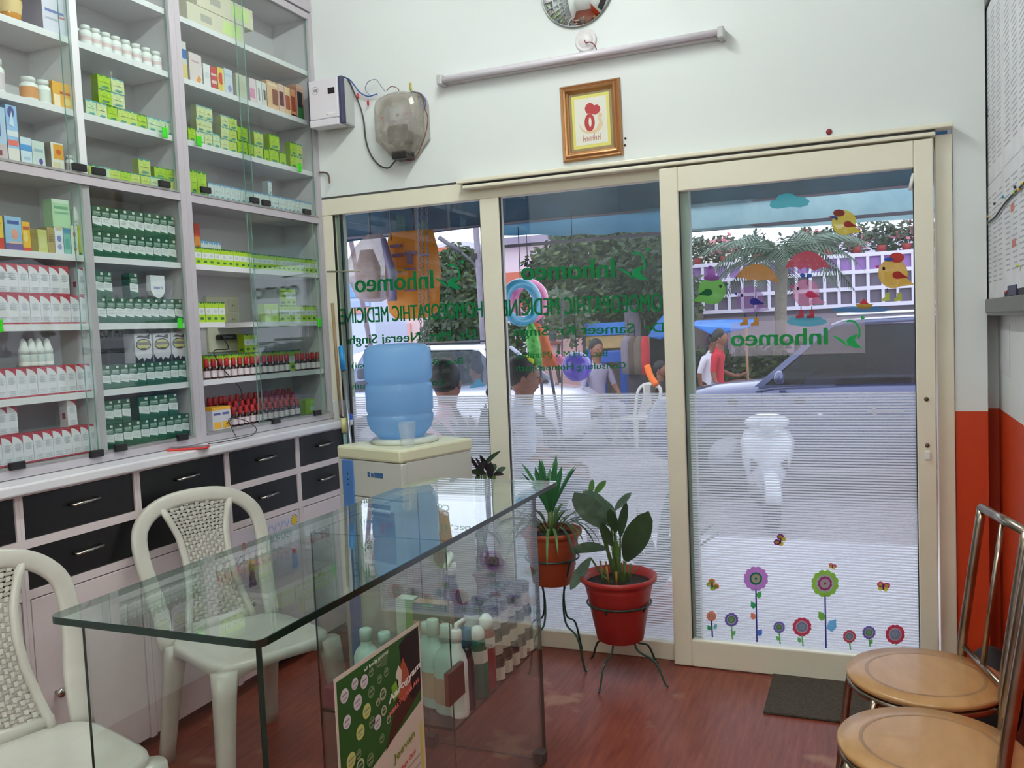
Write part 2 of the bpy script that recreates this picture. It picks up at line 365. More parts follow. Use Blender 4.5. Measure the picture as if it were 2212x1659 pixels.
def logo(parent, y, cx, cy, s, m):
    """two leaves, a bowed stem and a dot (mirrored)"""
    b = MB()
    def q(u, v): p = AY(cx + u * s, cy + v * s, y); return p
    def poly(pts): b.add([q(*t) for t in pts], [tuple(range(len(pts)))])
    poly([(-34, 2), (-20, 6), (-8, 14), (0, 26), (-4, 12), (4, 4), (16, 0), (10, 12), (0, 26), (-12, 24), (-26, 16)][:7] + [(0, 26)])
    poly([(2, 22), (8, 10), (20, -2), (14, 12), (22, 22), (30, 28), (14, 28)])
    arc = [(22 * math.cos(t) + 4, -18 + 26 * -math.sin(t) + 14) for t in [PI * (-.18 + .1 * i) for i in range(9)]]
    n = len(arc); inn = [(x * .80 + .8, yy * .80 - 1.6) for x, yy in arc]
    for i in range(n - 1): b.add([q(*arc[i]), q(*arc[i + 1]), q(*inn[i + 1]), q(*inn[i])], [(0, 1, 2, 3)])
    poly([(30 + 4 * math.cos(a), -34 + 4 * math.sin(a)) for a in [2 * PI * i / 12 for i in range(12)]])
    return b.build('logo', m, parent)
logo(pL, yl, 970, 598, .95, M_let); logo(pM, yl, 1368, 575, 1.05, M_let); logo(pD, yd - .001, 1832, 722, 1.05, M_let2)

# ---- stickers on the door glass
SM = {}
def sm(rgb, al=1):
    k = 'sticker_%d_%d_%d_%d' % (*rgb, int(al * 100))
    return MC[k] if k in MC else mat(k, rgb, .45, trans=.5 if al == 1 else 0, alpha=al)
class ST:
    def __init__(s): s.b = MB(); s.ms = []; s.k = 0
    def P(s, pts, rgb, al=1):
        m = sm(rgb, al)
        if m not in s.ms: s.ms.append(m)
        y = yd - .0004 - .0002 * s.k; s.k += 1
        s.b.add([AY(px, py, y) for px, py in pts], [tuple(range(len(pts)))], s.ms.index(m)); return s
    def E(s, cx, cy, rx, ry, rgb, al=1, n=20, a0=0, a1=2 * PI):
        return s.P([(cx + rx * math.cos(a0 + (a1 - a0) * i / n), cy + ry * math.sin(a0 + (a1 - a0) * i / n)) for i in range(n if a1 - a0 > 6.2 else n + 1)], rgb, al)
    def scal(s, cx, cy, r, n, rgb, al=1, amp=.1):
        return s.P([(cx + r * (1 + amp * abs(math.sin(n * t / 2)) - amp) * math.cos(t), cy + r * (1 + amp * abs(math.sin(n * t / 2)) - amp) * math.sin(t)) for t in [2 * PI * i / (n * 5) for i in range(n * 5)]], rgb, al)
    def done(s, nm): return s.b.build(nm, s.ms, pD, fix=False)
def C2(u, v): return 1440 + u * .3857, 840 + v * .3857
def C5(u, v): return 1440 + u * .3014, 380 + v * .3014
def flower(u, v, r, outer, ring, core, stem, vb, leaves=(), hollow=True):
    s = ST(); x, y = C2(u, v); R = r * .3857; xb, yb = C2(u + 6, vb)
    s.P([(x - 1.6, y + R * .8), (x + 1.6, y + R * .8), (xb + 1.6, yb), (xb - 1.6, yb)], stem)
    for (lu, lv, sx, rgb) in leaves:
        lx, ly = C2(lu, lv); d = sx
        s.P([(lx - d * .45, ly + 2), (lx - d * .2, ly - abs(d) * .6), (lx + d * .5, ly - abs(d) * .8), (lx + d * .55, ly + 1), (lx + d * .1, ly + abs(d) * .5)], rgb)
    s.scal(x, y, R, 12, outer)
    s.E(x, y, R * (.66 if hollow else .5), R * (.66 if hollow else .5), (228, 226, 238) if hollow else ring)
    s.scal(x, y, R * .52, 10, ring); s.E(x, y, R * .36, R * .36, core); s.E(x, y, R * .17, R * .17, (225, 235, 230)); s.E(x, y, R * .1, R * .1, ring)
    s.done('flower_sticker')
NV, GR, LG = (62, 58, 140), (120, 190, 110), (60, 170, 100)
flower(500, 1063, 70, (205, 140, 212), (60, 165, 140), (240, 230, 200), NV, 1418, [(515, 1158, 12, (90, 190, 100)), (488, 1216, -12, LG), (488, 1278, -12, (232, 140, 110)), (518, 1370, 12, (90, 130, 210))], False)
flower(887, 1090, 78, (150, 200, 80), (205, 80, 180), (235, 225, 235), NV, 1452, [(872, 1280, -16, (130, 190, 80)), (920, 1335, 22, (130, 195, 235))])
flower(251, 1273, 28, (235, 130, 90), (235, 150, 110), (240, 220, 210), NV, 1392, [(240, 1342, -9, LG), (270, 1335, 9, (130, 190, 180))])
flower(363, 1293, 39, (120, 105, 175), (110, 190, 120), (160, 210, 150), GR, 1404, [(375, 1370, 8, GR)])
flower(630, 1335, 33, (125, 110, 180), (110, 190, 120), (160, 210, 150), GR, 1430, [(624, 1400, -8, GR)])
flower(758, 1333, 54, (210, 70, 95), (150, 185, 225), (190, 210, 235), GR, 1442, [(746, 1410, -9, GR)])
flower(1024, 1387, 37, (205, 80, 90), (120, 170, 200), (180, 205, 225), GR, 1462)
flower(1133, 1365, 38, (125, 105, 175), (110, 190, 120), (160, 210, 150), GR, 1444, [(1142, 1420, 9, GR)])
flower(1280, 1375, 56, (208, 65, 90), (150, 185, 225), (190, 210, 235), GR, 1436)
def butterfly(u, v, r, c1, c2, rot):
    s = ST(); x, y = C2(u, v)
    for k, (a, rr) in enumerate(((-.6, 1), (.5, .8), (2.5, .8), (3.7, 1))):
        a += rot; cx, cy = x + math.cos(a) * r * .55 * rr, y + math.sin(a) * r * .55 * rr
        s.E(cx, cy, r * .5 * rr, r * .42 * rr, c1 if k in (0, 3) else c2); s.E(cx, cy, r * .28 * rr, r * .22 * rr, c2 if k in (0, 3) else (240, 225, 120))
    s.E(x, y, r * .12, r * .45, (90, 60, 110)); s.done('butterfly_sticker')
butterfly(638, 850, 15, (130, 40, 120), (225, 200, 80), -1.0); butterfly(928, 995, 9, (215, 80, 110), (235, 220, 130), .4)
butterfly(1213, 1110, 15, (205, 70, 120), (235, 235, 120), .2); butterfly(255, 1100, 15, (235, 140, 80), (130, 190, 90), .9)
s = ST(); s.P([C2(*q) for q in ((1122, 125), (1175, 98), (1175, 118), (1330, 118), (1330, 132), (1175, 132), (1175, 152))], (226, 228, 236)).done('arrow_sticker')
def chick(u, v, r, body, wing, face=-1, al=1, hat=None, boots=None, tail=True):
    s = ST(); x, y = C5(u, v); R = r * .3014
    if tail: s.P([(x - face * R * .6, y + R * .1), (x - face * R * 1.45, y + R * .75), (x - face * R * .9, y + R * .85), (x - face * R * .2, y + R * .9)], body, al)
    s.E(x, y, R, R * 1.02, body, al, 28)
    s.P([(x + face * R * .95, y - R * .55), (x + face * R * 1.25, y - R * .5), (x + face * R * .97, y - R * .3)], wing)
    s.E(x + face * R * .62, y - R * .32, R * .1, R * .13, (40, 40, 60), 1, 10)
    wx = x - face * R * .3 if wing else x
    s.E(wx, y + R * .12, R * .34, R * .26, wing, 1, 16); s.P([(wx - face * R * .2, y - R * .05), (wx - face * R * .75, y + R * .3), (wx - face * R * .1, y + R * .36)], wing)
    if boots:
        for d in (-.38, .42):
            bx = x + d * R
            s.P([(bx - 1, y + R), (bx + 1, y + R), (bx + 1, y + R * 1.4), (bx - 1, y + R * 1.4)], (70, 70, 80))
            s.P([(bx - 4, y + R * 1.3), (bx + 5, y + R * 1.3), (bx + 6, y + R * 1.85), (bx - 11, y + R * 1.9), (bx - 11, y + R * 1.72), (bx - 5, y + R * 1.6)], boots)
    if hat:
        for (hu, hv, rx, ry, rgb) in hat: hx, hy = C5(hu, hv); s.E(hx, hy, rx * .3014, ry * .3014, rgb)
    s.done('chick_sticker')
chick(1272, 335, 88, (196, 176, 52), (176, 58, 40), -1, .92, [(1235, 265, 42, 26, (150, 62, 50)), (1200, 295, 22, 9, (60, 90, 170))])
chick(325, 822, 98, (92, 160, 68), (20, 110, 66), 1, .95, [(322, 730, 58, 22, (150, 92, 172)), (318, 695, 34, 36, (160, 104, 180)), (312, 655, 14, 13, (140, 80, 165))])
s = ST(); s.P([C5(*q) for q in [(497, 728), (520, 690), (560, 655), (610, 635), (660, 628), (715, 645), (765, 685), (795, 735), (802, 772), (760, 752), (715, 745), (660, 752), (620, 742), (590, 755), (560, 735), (530, 730)]], (164, 112, 40), .92)
s.P([C5(*q) for q in ((638, 745), (644, 745), (640, 900), (634, 900))], (90, 80, 70)).done('umbrella_sticker')
chick(600, 888, 98, (140, 100, 168), (50, 46, 150), -1, .62, None, (190, 140, 70))
s = ST(); s.P([C5(*q) for q in [(847, 665), (870, 615), (915, 570), (970, 545), (1015, 538), (1070, 552), (1125, 595), (1160, 640), (1170, 662), (1130, 655), (1090, 662), (1060, 680), (1020, 660), (985, 655), (960, 672), (925, 652), (880, 655)]], (170, 52, 76), .92)
for i in range(11): cx, cy = C5(895 + 56 * (i % 5) + (i // 5) * 14, 600 + 34 * (i // 5)); s.E(cx, cy, 1.6, 1.6, (210, 150, 160), 1, 8)
s.P([C5(*q) for q in ((1003, 655), (1009, 655), (1009, 780), (1003, 780))], (90, 80, 90)).done('umbrella_sticker')
chick(1000, 838, 96, (208, 128, 172), (214, 60, 110), -1, .62, [(975, 712, 20, 15, (60, 100, 170)), (1025, 715, 20, 15, (60, 100, 170))], (184, 60, 78))
s = ST(); a, b_ = C5(1005, 1045); s.E(a, b_, 44, 10, (64, 160, 190), .85).E(a - 4, b_ - 8, 38, 5, (70, 165, 195), .7).done('puddle_sticker')
s = ST(); a, b_ = C5(1390, 957); s.E(a, b_, 64, 7, (60, 120, 176), .85).P([C5(*q) for q in ((1350, 918), (1482, 918), (1455, 952), (1378, 952))], (190, 150, 66)).P([C5(*q) for q in ((1415, 878), (1450, 918), (1380, 918))], (204, 60, 60)).done('boat_sticker')
chick(1622, 698, 106, (208, 166, 62), (196, 52, 44), -1, .95, [(1650, 585, 54, 36, (206, 70, 64)), (1592, 598, 34, 14, (60, 100, 200))], (196, 200, 92))
s = ST(); s.P([C5(*q) for q in [(738, 215), (745, 180), (780, 170), (800, 140), (850, 125), (900, 128), (935, 150), (985, 150), (1025, 180), (1010, 210), (960, 225), (880, 222), (800, 235), (760, 232)]], (40, 150, 170), .9).done('cloud_sticker')
# ================================================================== LEFT CABINETS
XF, XBK = -2.36, -2.572
ST_UP = [2.635, 2.405, 2.172]; ST_LO = [1.700, 1.475, 1.250]
def gpane(nm, parent, x, y0, z0, y1, z1, m=M_cabglass, t=.005):
    b = MB(); b.box(x - t, y0, z0, x, y1, z1); b.m = [0, 0, 1, 0, 1, 0]
    return b.build(nm, [m, M_gedge2], parent, fix=True)
def grip(parent, px, py, xg):
    p = AX(px, py, xg); MB().box(xg, p.y - .026, p.z - .012, xg + .014, p.y + .026, p.z + .012, bev=.003).build('finger_grip', M_black, parent)
def cabinet(nm, label, y0, y1, dividers, panes, lo_gap=None):
    t = thing(nm, label, 'cabinet', (XF, (y0 + y1) / 2, 1.01), 0, None)
    b = MB(); b.box(XBK - .02, y0, 1.012, XBK, y1, 2.895)                                   # back
    b.box(XBK, y0, 1.012, XF - .018, y0 + .018, 2.895).box(XBK, y1 - .018, 1.012, XF - .018, y1, 2.895)
    b.box(XBK, y0, 1.012, XF - .018, y1, 1.045).box(XBK, y0, 2.872, XF - .018, y1, 2.895).box(XBK, y0, 1.935, XF - .018, y1, 1.963)
    b.build('carcass', M_back, t)
    for (a_, b_) in ((y0, y0 + .027), (y1 - .03, y1)): MB().box(XF - .0175, a_ + .0003, 1.012, XF, b_ - .0003, 2.895).build('upright', M_lam, t)
    for (a_, b_) in ((2.866, 2.895), (1.930, 1.958), (1.012, 1.040)): MB().box(XF - .0175, y0 + .0273, a_, XF - .0005, y1 - .0303, b_).build('rail', M_lam, t)
    for (a_, b_) in ((1.9585, 1.966), (1.0405, 1.047)): MB().box(XF - .016, y0 + .028, a_, XF + .002, y1 - .031, b_).build('sliding_track', mat('grey_aluminium', (170, 168, 166), .35, .6), t)
    MB().box(XF, y0 + .0, 1.05, XF + .006, y0 + .018, 2.86).box(XF, y1 - .020, 1.05, XF + .006, y1 - .002, 2.86).build('edge_strip', M_chrome if nm == 'display_cabinet' else M_lam, t) if False else None
    segs = [(y0 + .018, y1 - .018)]
    for d in dividers:
        MB().box(XBK, d - .014, 1.045, XF - .012, d + .014, 1.935).build('divider', M_lamw, t); MB().box(XBK, d - .014, 1.963, XF - .012, d + .014, 2.872).build('divider', M_lamw, t)
        segs = [(y0 + .018, d - .014), (d + .014, y1 - .018)]
    for (a, c) in segs:
        for z in ST_UP + ST_LO:
            if lo_gap and z == 1.475:
                for (g0, g1) in lo_gap: MB().box(XBK, g0, z - .02, XF - .022, g1, z).build('shelf', M_lamw, t)
            else: MB().box(XBK, a, z - .021, XF - .022, c, z).build('shelf', M_lamw, t)
    ds = []
    for (z0, z1) in ((1.966, 2.866), (1.047, 1.93)):
        for k, (a, c) in enumerate(panes):
            if lo_gap and z0 < 1.5: a, c = ((-.535, -.075), (-.50, -.032))[k]
            ds.append(gpane('glass_door', t, XF - .004 - .008 * (k % 2), a, z0, c, z1))
    return t, ds
cabA, dA = cabinet('display_cabinet', 'white wall cabinet with four glazed bays over the paired black drawers, left of the post', -1.802, -.884, [-1.330], [(-1.775, -1.36), (-1.385, -.915)])
cabB, dB = cabinet('display_cabinet', 'white glazed medicine cabinet nearest the shop window, with sliding glass doors', -.884, 0.0, [], [(-.856, -.485), (-.525, -.032)], lo_gap=[(-.866, -.69), (-.53, -.018)])
cabC, dC = cabinet('display_cabinet', 'white glazed wall cabinet running out of the photo at its left edge', -2.72, -1.802, [-2.26], [(-2.69, -2.26), (-2.28, -1.83)])
for q, d in (((168, 362), dA[0]), ((210, 371), dA[1]), ((352, 398), dA[1]), ((33, 1006), dA[2]), ((205, 980), dA[2]), ((257, 967), dA[3]), ((391, 944), dA[3]),
             ((441, 411), dB[0]), ((547, 433), dB[0]), ((572, 439), dB[1]), ((660, 458), dB[1]), ((593, 909), dB[3]), ((683, 892), dB[3])): grip(d, q[0], q[1], XF - .003)
M_tab = mat('fluorescent_green_tab', (70, 225, 40), .5, trans=.3)
for q, d in (((356, 287), dA[1]), ((430, 305), dB[0]), ((647, 362), dB[1]), ((-2, 704), dA[2]), ((389, 699), dA[3]), ((690, 697), dB[3])):
    p = AX(q[0], q[1], XF); MB().box(XF - .003, p.y - .012, p.z - .02, XF + .004, p.y + .012, p.z + .02, bev=.0035).build('pull_tab', M_tab, d)
# loft cupboards above
for i, (a, c) in enumerate(((-2.72, -1.802), (-1.802, -.884), (-.884, 0.0))):
    t = thing('loft_cupboard', ['closed pinkish white loft cupboard above the cabinet cut off at the left', 'closed pinkish white loft cupboard above the middle bays', 'closed pinkish white loft cupboard in the top corner by the window wall'][i], 'cupboard', (XF, (a + c) / 2, 2.9))
    MB().box(XBK, a, 2.897, XF - .02, c, ZC - .002).build('carcass', M_lam, t)
    MB().box(XF - .018, a + .003, 2.905, XF + .0, (a + c) / 2 - .002, ZC - .01, bev=.002).build('door', M_lam, t); MB().box(XF - .018, (a + c) / 2 + .002, 2.905, XF, c - .003, ZC - .01, bev=.002).build('door', M_lam, t)
# worktop
tag(MB().box(XBK - .02, -2.72, .978, -2.248, -.004, 1.010, bev=.006).build('worktop', mat('glossy_white_worktop', (236, 234, 238), .2, rgb2=(222, 218, 226), scale=3)), 'long glossy white worktop between the drawers and the glazed cabinets', 'worktop')
# drawer units
DY = [-2.165, -1.722, -1.282, -.837, -.39, -.004]
XD = -2.29
unit_lab = ['drawer unit cut off at the left edge, behind the nearest white chair', 'drawer unit with two black drawers, behind the nearest white chair', 'drawer unit with two black drawers, directly behind the second white chair', 'drawer unit bearing a taped child drawing, behind the glass counter', 'narrow drawer unit nearest the shop window, behind the water dispenser']
for i in range(5):
    a, c = DY[i], DY[i + 1]
    t = thing('drawer_unit', 'pink-white ' + unit_lab[i], 'drawer unit', (XD, (a + c) / 2, 0))
    MB().box(XBK, a + .001, .05, XD - .019, c - .001, .976).box(XBK, a + .01, 0, XD - .06, c - .01, .05, mi=1).build('carcass', [M_lam2, mat('black_plinth', (20, 18, 18), .6)], t)
    for (a_, b_) in ((a + .0003, a + .013), (c - .012, c - .0003)): MB().box(XD - .0175, a_, .05, XD + .002, b_, .9765).build('upright', M_lam2, t)
    for (a_, b_) in ((.812, .838), (.662, .688), (.968, .9765)): MB().box(XD - .0175, a + .0133, a_, XD + .0015, c - .0123, b_).build('rail', M_lam2, t)
    for (z0, z1, zh) in ((.840, .967, .912), (.690, .811, .758)):
        d = MB().box(XD - .016, a + .015, z0, XD - .002, c - .014, z1, bev=.0015).build('drawer', M_dark, t)
        ym = (a + c) / 2 + (0 if i < 4 else .0); hx = XD + .022
        MB().tube([(XD - .002, ym - .048, zh), (hx, ym - .048, zh), (hx, ym + .048, zh + .004), (XD - .002, ym + .048, zh + .004)], .0048, 8).build('handle', M_chrome, d)
    d = MB().box(XD - .016, a + .017, .055, XD + .001, c - .016, .658, bev=.002).build('door', M_lam2, t)
    kx = XD + .001; ky = a + .075
    MB().lathe([(.006, 0), (.006, .012), (.014, .018), (.016, .024), (.012, .03), (.003, .032)], (kx, ky, .357), 14, axis='X').build('knob', M_chrome, d)
    MB().box(XD - .019, a + .013, .05, XD - .0165, a + .016, .66).build('shadow_gap', M_black, t) if i in (1, 2) else None

# ------------------------------------------------------------------ stock on the shelves
ORD = ['first', 'second', 'third', 'fourth', 'fifth', 'sixth', 'seventh', 'eighth', 'ninth', 'tenth', 'eleventh', 'twelfth', 'thirteenth', 'fourteenth', 'fifteenth', 'sixteenth', 'seventeenth', 'eighteenth', 'nineteenth', 'twentieth', 'twenty-first', 'twenty-second', 'twenty-third', 'twenty-fourth']
def pc(rgb): return mat('carton_%d_%d_%d' % rgb, rgb, .45)
KIND = {}
def carton_kind(k, w, d, h, base, patches, side=None, top=None, sidep=()):
    b = MB(); b.box(-d, -w / 2, 0, 0, w / 2, h); ms = [pc(base)]
    if top: ms.append(pc(top)); b.m[1] = 1
    if side: ms.append(pc(side)); b.m[2] = len(ms) - 1; b.m[4] = len(ms) - 1
    for i, (pts, rgb) in enumerate(patches):
        m = pc(rgb)
        if m not in ms: ms.append(m)
        b.add([(.0004 + .00025 * i, (u - .5) * w, v * h) for u, v in pts], [tuple(range(len(pts)))], ms.index(m))
    for i, (pts, rgb) in enumerate(sidep):
        m = pc(rgb)
        if m not in ms: ms.append(m)
        b.add([(-d + u * d, -w / 2 - .0004 - .0002 * i, v * h) for u, v in pts], [tuple(range(len(pts)))], ms.index(m))
    KIND[k] = (b.mesh(k, ms, fix=False), w, d, h)
def R_(u0, v0, u1, v1): return [(u0, v0), (u1, v0), (u1, v1), (u0, v1)]
def E_(cu, cv, ru, rv, n=14): return [(cu + ru * math.cos(2 * PI * i / n), cv + rv * math.sin(2 * PI * i / n)) for i in range(n)]
def txt(v, a=.15, b=.85, n=2, dv=.035, c=(178, 182, 190)): return [(R_(a + .06 * (i % 2), v - i * dv * 1.7, b - .09 * (i % 2), v - i * dv * 1.7 + dv * .55), c) for i in range(n)]
W_ = (224, 222, 228)
carton_kind('red_carton', .0355, .036, .092, W_, [(R_(0, 0, 1, 1), W_), ([(0, 1), (0, .955), (.25, .94), (.5, .9), (.72, .84), (.88, .77), (1, .70), (1, 1)], (176, 48, 66)), (R_(0, 0, 1, .055), (172, 52, 70)), (E_(.48, .60, .24, .13), (205, 207, 216))] + txt(.66, n=4) + txt(.22, n=3), (205, 202, 208), (170, 44, 60), [(R_(.35, .3, .75, .5), (150, 60, 70))])
G1 = (26, 84, 58)
carton_kind('green_carton', .0372, .036, .088, G1, [(R_(0, 0, 1, 1), G1), ([(0, .30), (1, .22), (1, .56), (0, .60)], (226, 230, 230)), (R_(.1, .62, .92, .80), (120, 148, 134)), (R_(.18, .73, .84, .76), (190, 205, 196)), (R_(.6, .86, .88, .96), (216, 214, 206)), ([(0, .22), (0, .30), (1, .22), (1, .14)], (38, 104, 74))] + txt(.5, n=3, c=(200, 205, 208)), (24, 74, 54), (30, 80, 58))
def lime(k, c, tl, w=.0285, h=.056):
    carton_kind(k, w, .03, h, c, [(R_(0, 0, 1, 1), c), ([(0, 1), (1, 1), (1, .93), (.72, .88), (.5, .97), (.3, .86), (0, .92)], tl), (R_(.3, .16, .82, .24), tl), ([(.1, .1), (.5, .05), (.9, .14), (.5, .18)], (90, 150, 130)), (R_(.16, .5, .84, .72), tuple(min(255, int(v * 1.08)) for v in c))] + txt(.66, .25, .75, 3, .05, tuple(int(v * .8) for v in c)), tuple(int(v * .72) for v in c), tl)
lime('lime_carton', (190, 206, 104), (70, 140, 130)); lime('pale_lime_carton', (206, 214, 160), (110, 165, 175)); lime('bright_lime_carton', (164, 200, 40), (60, 120, 60)); lime('mint_carton', (196, 214, 176), (96, 165, 175))
lime('pale_blue_carton', (206, 216, 216), (110, 160, 200), .0165, .062)
LW = (172, 208, 36)
def lw(k, w): carton_kind(k, w, .034, .085, LW, [(R_(0, 0, 1, 1), LW), (R_(.02, .38, .98, .70), (222, 228, 224)), (E_(.5, .54, .26, .1, 10), (196, 204, 204)), (R_(.28, .12, .76, .24), (52, 112, 52)), ([(0, 1), (.1, .9), (.3, .98), (.45, .88), (.7, .97), (.85, .9), (1, 1)], (50, 110, 60))], (150, 180, 30), (60, 110, 60), [(R_(.3, .1, .8, .22), (60, 120, 50))])
lw('white_labelled_lime_carton', .033)
carton_kind('slim_lime_carton', .03, .034, .078, LW, [(R_(0, 0, 1, 1), (186, 214, 90)), (R_(.1, .35, .9, .7), (216, 222, 190))], (140, 165, 30), (120, 160, 40))

cnt = {}
def one(kind, y, z, desc, where, cat='carton', sy=1, sz=1, sx=1, x=None, rz=None, group=None, nm=None):
    me, w, d, h = KIND[kind]
    o = bpy.data.objects.new(nm or 'medicine_carton', me); COL.objects.link(o)
    o.location = (x if x is not None else XF - .034 - random.random() * .002, y, z + .0004); o.scale = (sx, sy, sz)
    o.rotation_euler = (0, 0, rz if rz is not None else random.uniform(-.03, .03))
    o['label'] = (desc + ' ' + where).strip(); o['category'] = cat
    if group: o['group'] = group
    ORG[o.name] = o.location.copy(); return o
def row(kind, z, px0, px1, n, desc, where, group=None, zt=0, skip=(), sz=1, x=None, sx=1, start=0, extra_z=0):
    x = x if x is not None else XF - .036
    za = z + zt; y0, y1 = yat(px0, x, za), yat(px1, x, za); p = (y1 - y0) / n; me, w, d, h = KIND[kind]
    for i in range(n):
        if i in skip: continue
        one(kind, y0 + p * (i + .5), za, ORD[i + start] + ' ' + desc + ' from left,', where, sy=p / w * .975, sz=sz, sx=sx, x=x - random.random() * .002, rz=random.uniform(-.02, .02), group=group or (desc + 's ' + where))
    return y0, y1
UP = {'L': 'upper left bay', 'M': 'upper middle bay', 'R': 'upper right bay'}
# ---- red and white cartons, lower left bay
zr = .0925
row('red_carton', 1.475, -4, 196, 9, 'red-topped carton', 'lower tier, second shelf, lower left bay')
row('red_carton', 1.475, -6, 152, 7, 'red-topped carton', 'upper tier, second shelf, lower left bay', zt=zr)
one('red_carton', yat(181, XF - .036, 1.475 + zr), 1.475 + zr, 'red-topped carton alone at the right end,', 'upper tier, second shelf, lower left bay', x=XF - .036)
row('red_carton', 1.250, -8, 206, 10, 'red-topped carton', 'third shelf, lower left bay')
row('red_carton', 1.047, -16, 216, 11, 'red-topped carton', 'bottom shelf, lower left bay')
row('red_carton', 1.047, -4, 41, 2, 'red-topped carton', 'upper tier, bottom shelf, lower left bay', zt=zr)
one('red_carton', yat(158, XF - .036, 1.047 + zr), 1.047 + zr, 'lone red-topped carton standing on the', 'bottom row, lower left bay', x=XF - .036)
# ---- green cartons, lower middle bay
zg = .0885
row('green_carton', 1.700, 203, 383, 10, 'dark green carton', 'lower tier, top shelf, lower middle bay', sz=.97)
row('green_carton', 1.700, 201, 380, 10, 'dark green carton', 'upper tier, top shelf, lower middle bay', zt=zg * .97, sz=.97)
row('green_carton', 1.475, 212, 396, 10, 'dark green carton', 'lower tier, second shelf, lower middle bay')
row('green_carton', 1.475, 209, 245, 2, 'dark green carton', 'pair at left, upper tier, second shelf', zt=zg)
one('green_carton', yat(291, XF - .036, 1.475 + zg), 1.475 + zg, 'lone dark green carton standing on the', 'second shelf row, lower middle bay', x=XF - .036)
row('green_carton', 1.250, 221, 404, 10, 'dark green carton', 'third shelf, lower middle bay', sz=.93)
row('green_carton', 1.047, 229, 411, 10, 'dark green carton', 'lower tier, bottom shelf, lower middle bay', sz=.93)
row('green_carton', 1.047, 228, 284, 3, 'dark green carton', 'left trio, upper tier, bottom shelf', zt=zg * .93, sz=.93)
row('green_carton', 1.047, 302, 386, 4, 'dark green carton', 'right four, upper tier, bottom shelf', zt=zg * .93, sz=.93)
# ---- white pentagon box, silver boxes
b = MB(); b.prism([(-.034, .085), (.034, .085), (.034, .028), (.02, .008), (0, 0), (-.02, .008), (-.034, .028)], 0, -.022, 0); o = b.build('tablet_pack', pc((226, 228, 232)), None, loc=(0, 0, 0))
o.location = (XF - .04, yat(343, XF - .04, 1.564), 1.564); tag(o, 'white shield-shaped pack on the green cartons, second shelf', 'pack')
lettering('lettering', 'TABLETS', pc((90, 110, 180)), o, (.0006, -.022, .035), (0, 1, 0), (0, 0, 1), .044, .009, .01, nrm=(1, 0, 0), local=True)
carton_kind('silver', .068, .05, .105, (206, 202, 212), [(R_(0, 0, 1, 1), (206, 202, 212)), ([(0, .28), (.18, .1), (.42, .18), (.5, .04), (.62, .16), (.85, .1), (1, .26), (1, 0), (0, 0)], (44, 38, 46)), ([(.1, .86), (.3, .94), (.62, .9), (.9, .98), (.86, .8), (.5, .86)], (60, 54, 60)), (E_(.5, .62, .44, .2), (40, 36, 40)), (E_(.5, .62, .39, .165), (196, 188, 120)), (R_(.14, .6, .86, .7), (120, 116, 112)), ([(.3, .5), (.7, .5), (.5, .44)], (80, 60, 50))], (188, 184, 194))
zs = 1.250 + .0825
for i, (a, b_) in enumerate(((291, 329), (331, 369), (370, 405))):
    one('silver', yat((a + b_) / 2, XF - .045, zs), zs, ['left', 'middle', 'right'][i] + ' of three silver-grey oval-emblem boxes,', 'on the green cartons', sy=(yat(b_, XF - .045, zs) - yat(a, XF - .045, zs)) / .068 * .97, x=XF - .040, rz=0, group='silver boxes on the green cartons')
tag(MB().box(XBK + .03, yat(225, -2.50, zs), 1.251, XBK + .09, yat(285, -2.50, zs), 1.42, bev=.01).build('dark_parcel', mat('black_polythene', (30, 26, 34), .3)), 'dark wrapped parcel at the back beside the silver boxes', 'parcel')
# ---- four white dropper bottles
def parts_copy(proto, loc, lab, rz=0): return dup(proto, loc, rz, label=lab)
def bottle(nm, label, cat, loc, prof_body, m_body, prof_cap, m_cap, label_band=None, m_lab=None, n=14, group=None, sx=1, sy=1):
    t = thing(nm, label, cat, loc, 0, group)
    MB().lathe(prof_body, (0, 0, 0), n, sx=sx, sy=sy).build('body', m_body, t, local=True); MB().lathe(prof_cap, (0, 0, 0), n, sx=min(1, sx * 1.2), sy=min(1, sy * 1.2)).build('cap', m_cap, t, local=True)
    if label_band:
        r, z0, z1 = label_band; MB().lathe([(r, z0), (r, z1)], (0, 0, 0), n, cap=False, sx=sx, sy=sy).build('paper_label', m_lab or M_white, t, local=True)
    return t
zd = 1.250 + .093; M_capw = mat('matt_white_plastic', (224, 226, 224), .45); M_frost = mat('milky_plastic', (196, 204, 200), .4)
p = None
for i, px in enumerate((54, 71, 87, 105)):
    loc = (XF - .055, yat(px, XF - .055, zd), zd + .0006); lab = ORD[i] + ' of four white nozzle dropper bottles on the red cartons'
    if p is None: p = bottle('dropper_bottle', lab, 'bottle', loc, [(.0155, 0), (.0165, .002), (.0165, .034), (.015, .038)], M_frost, [(.0155, .038), (.016, .052), (.012, .062), (.009, .078), (.004, .086), (.001, .088)], M_capw, (.0168, .004, .014), group='dropper bottles on the red cartons'); 
    else: parts_copy(p, loc, lab)
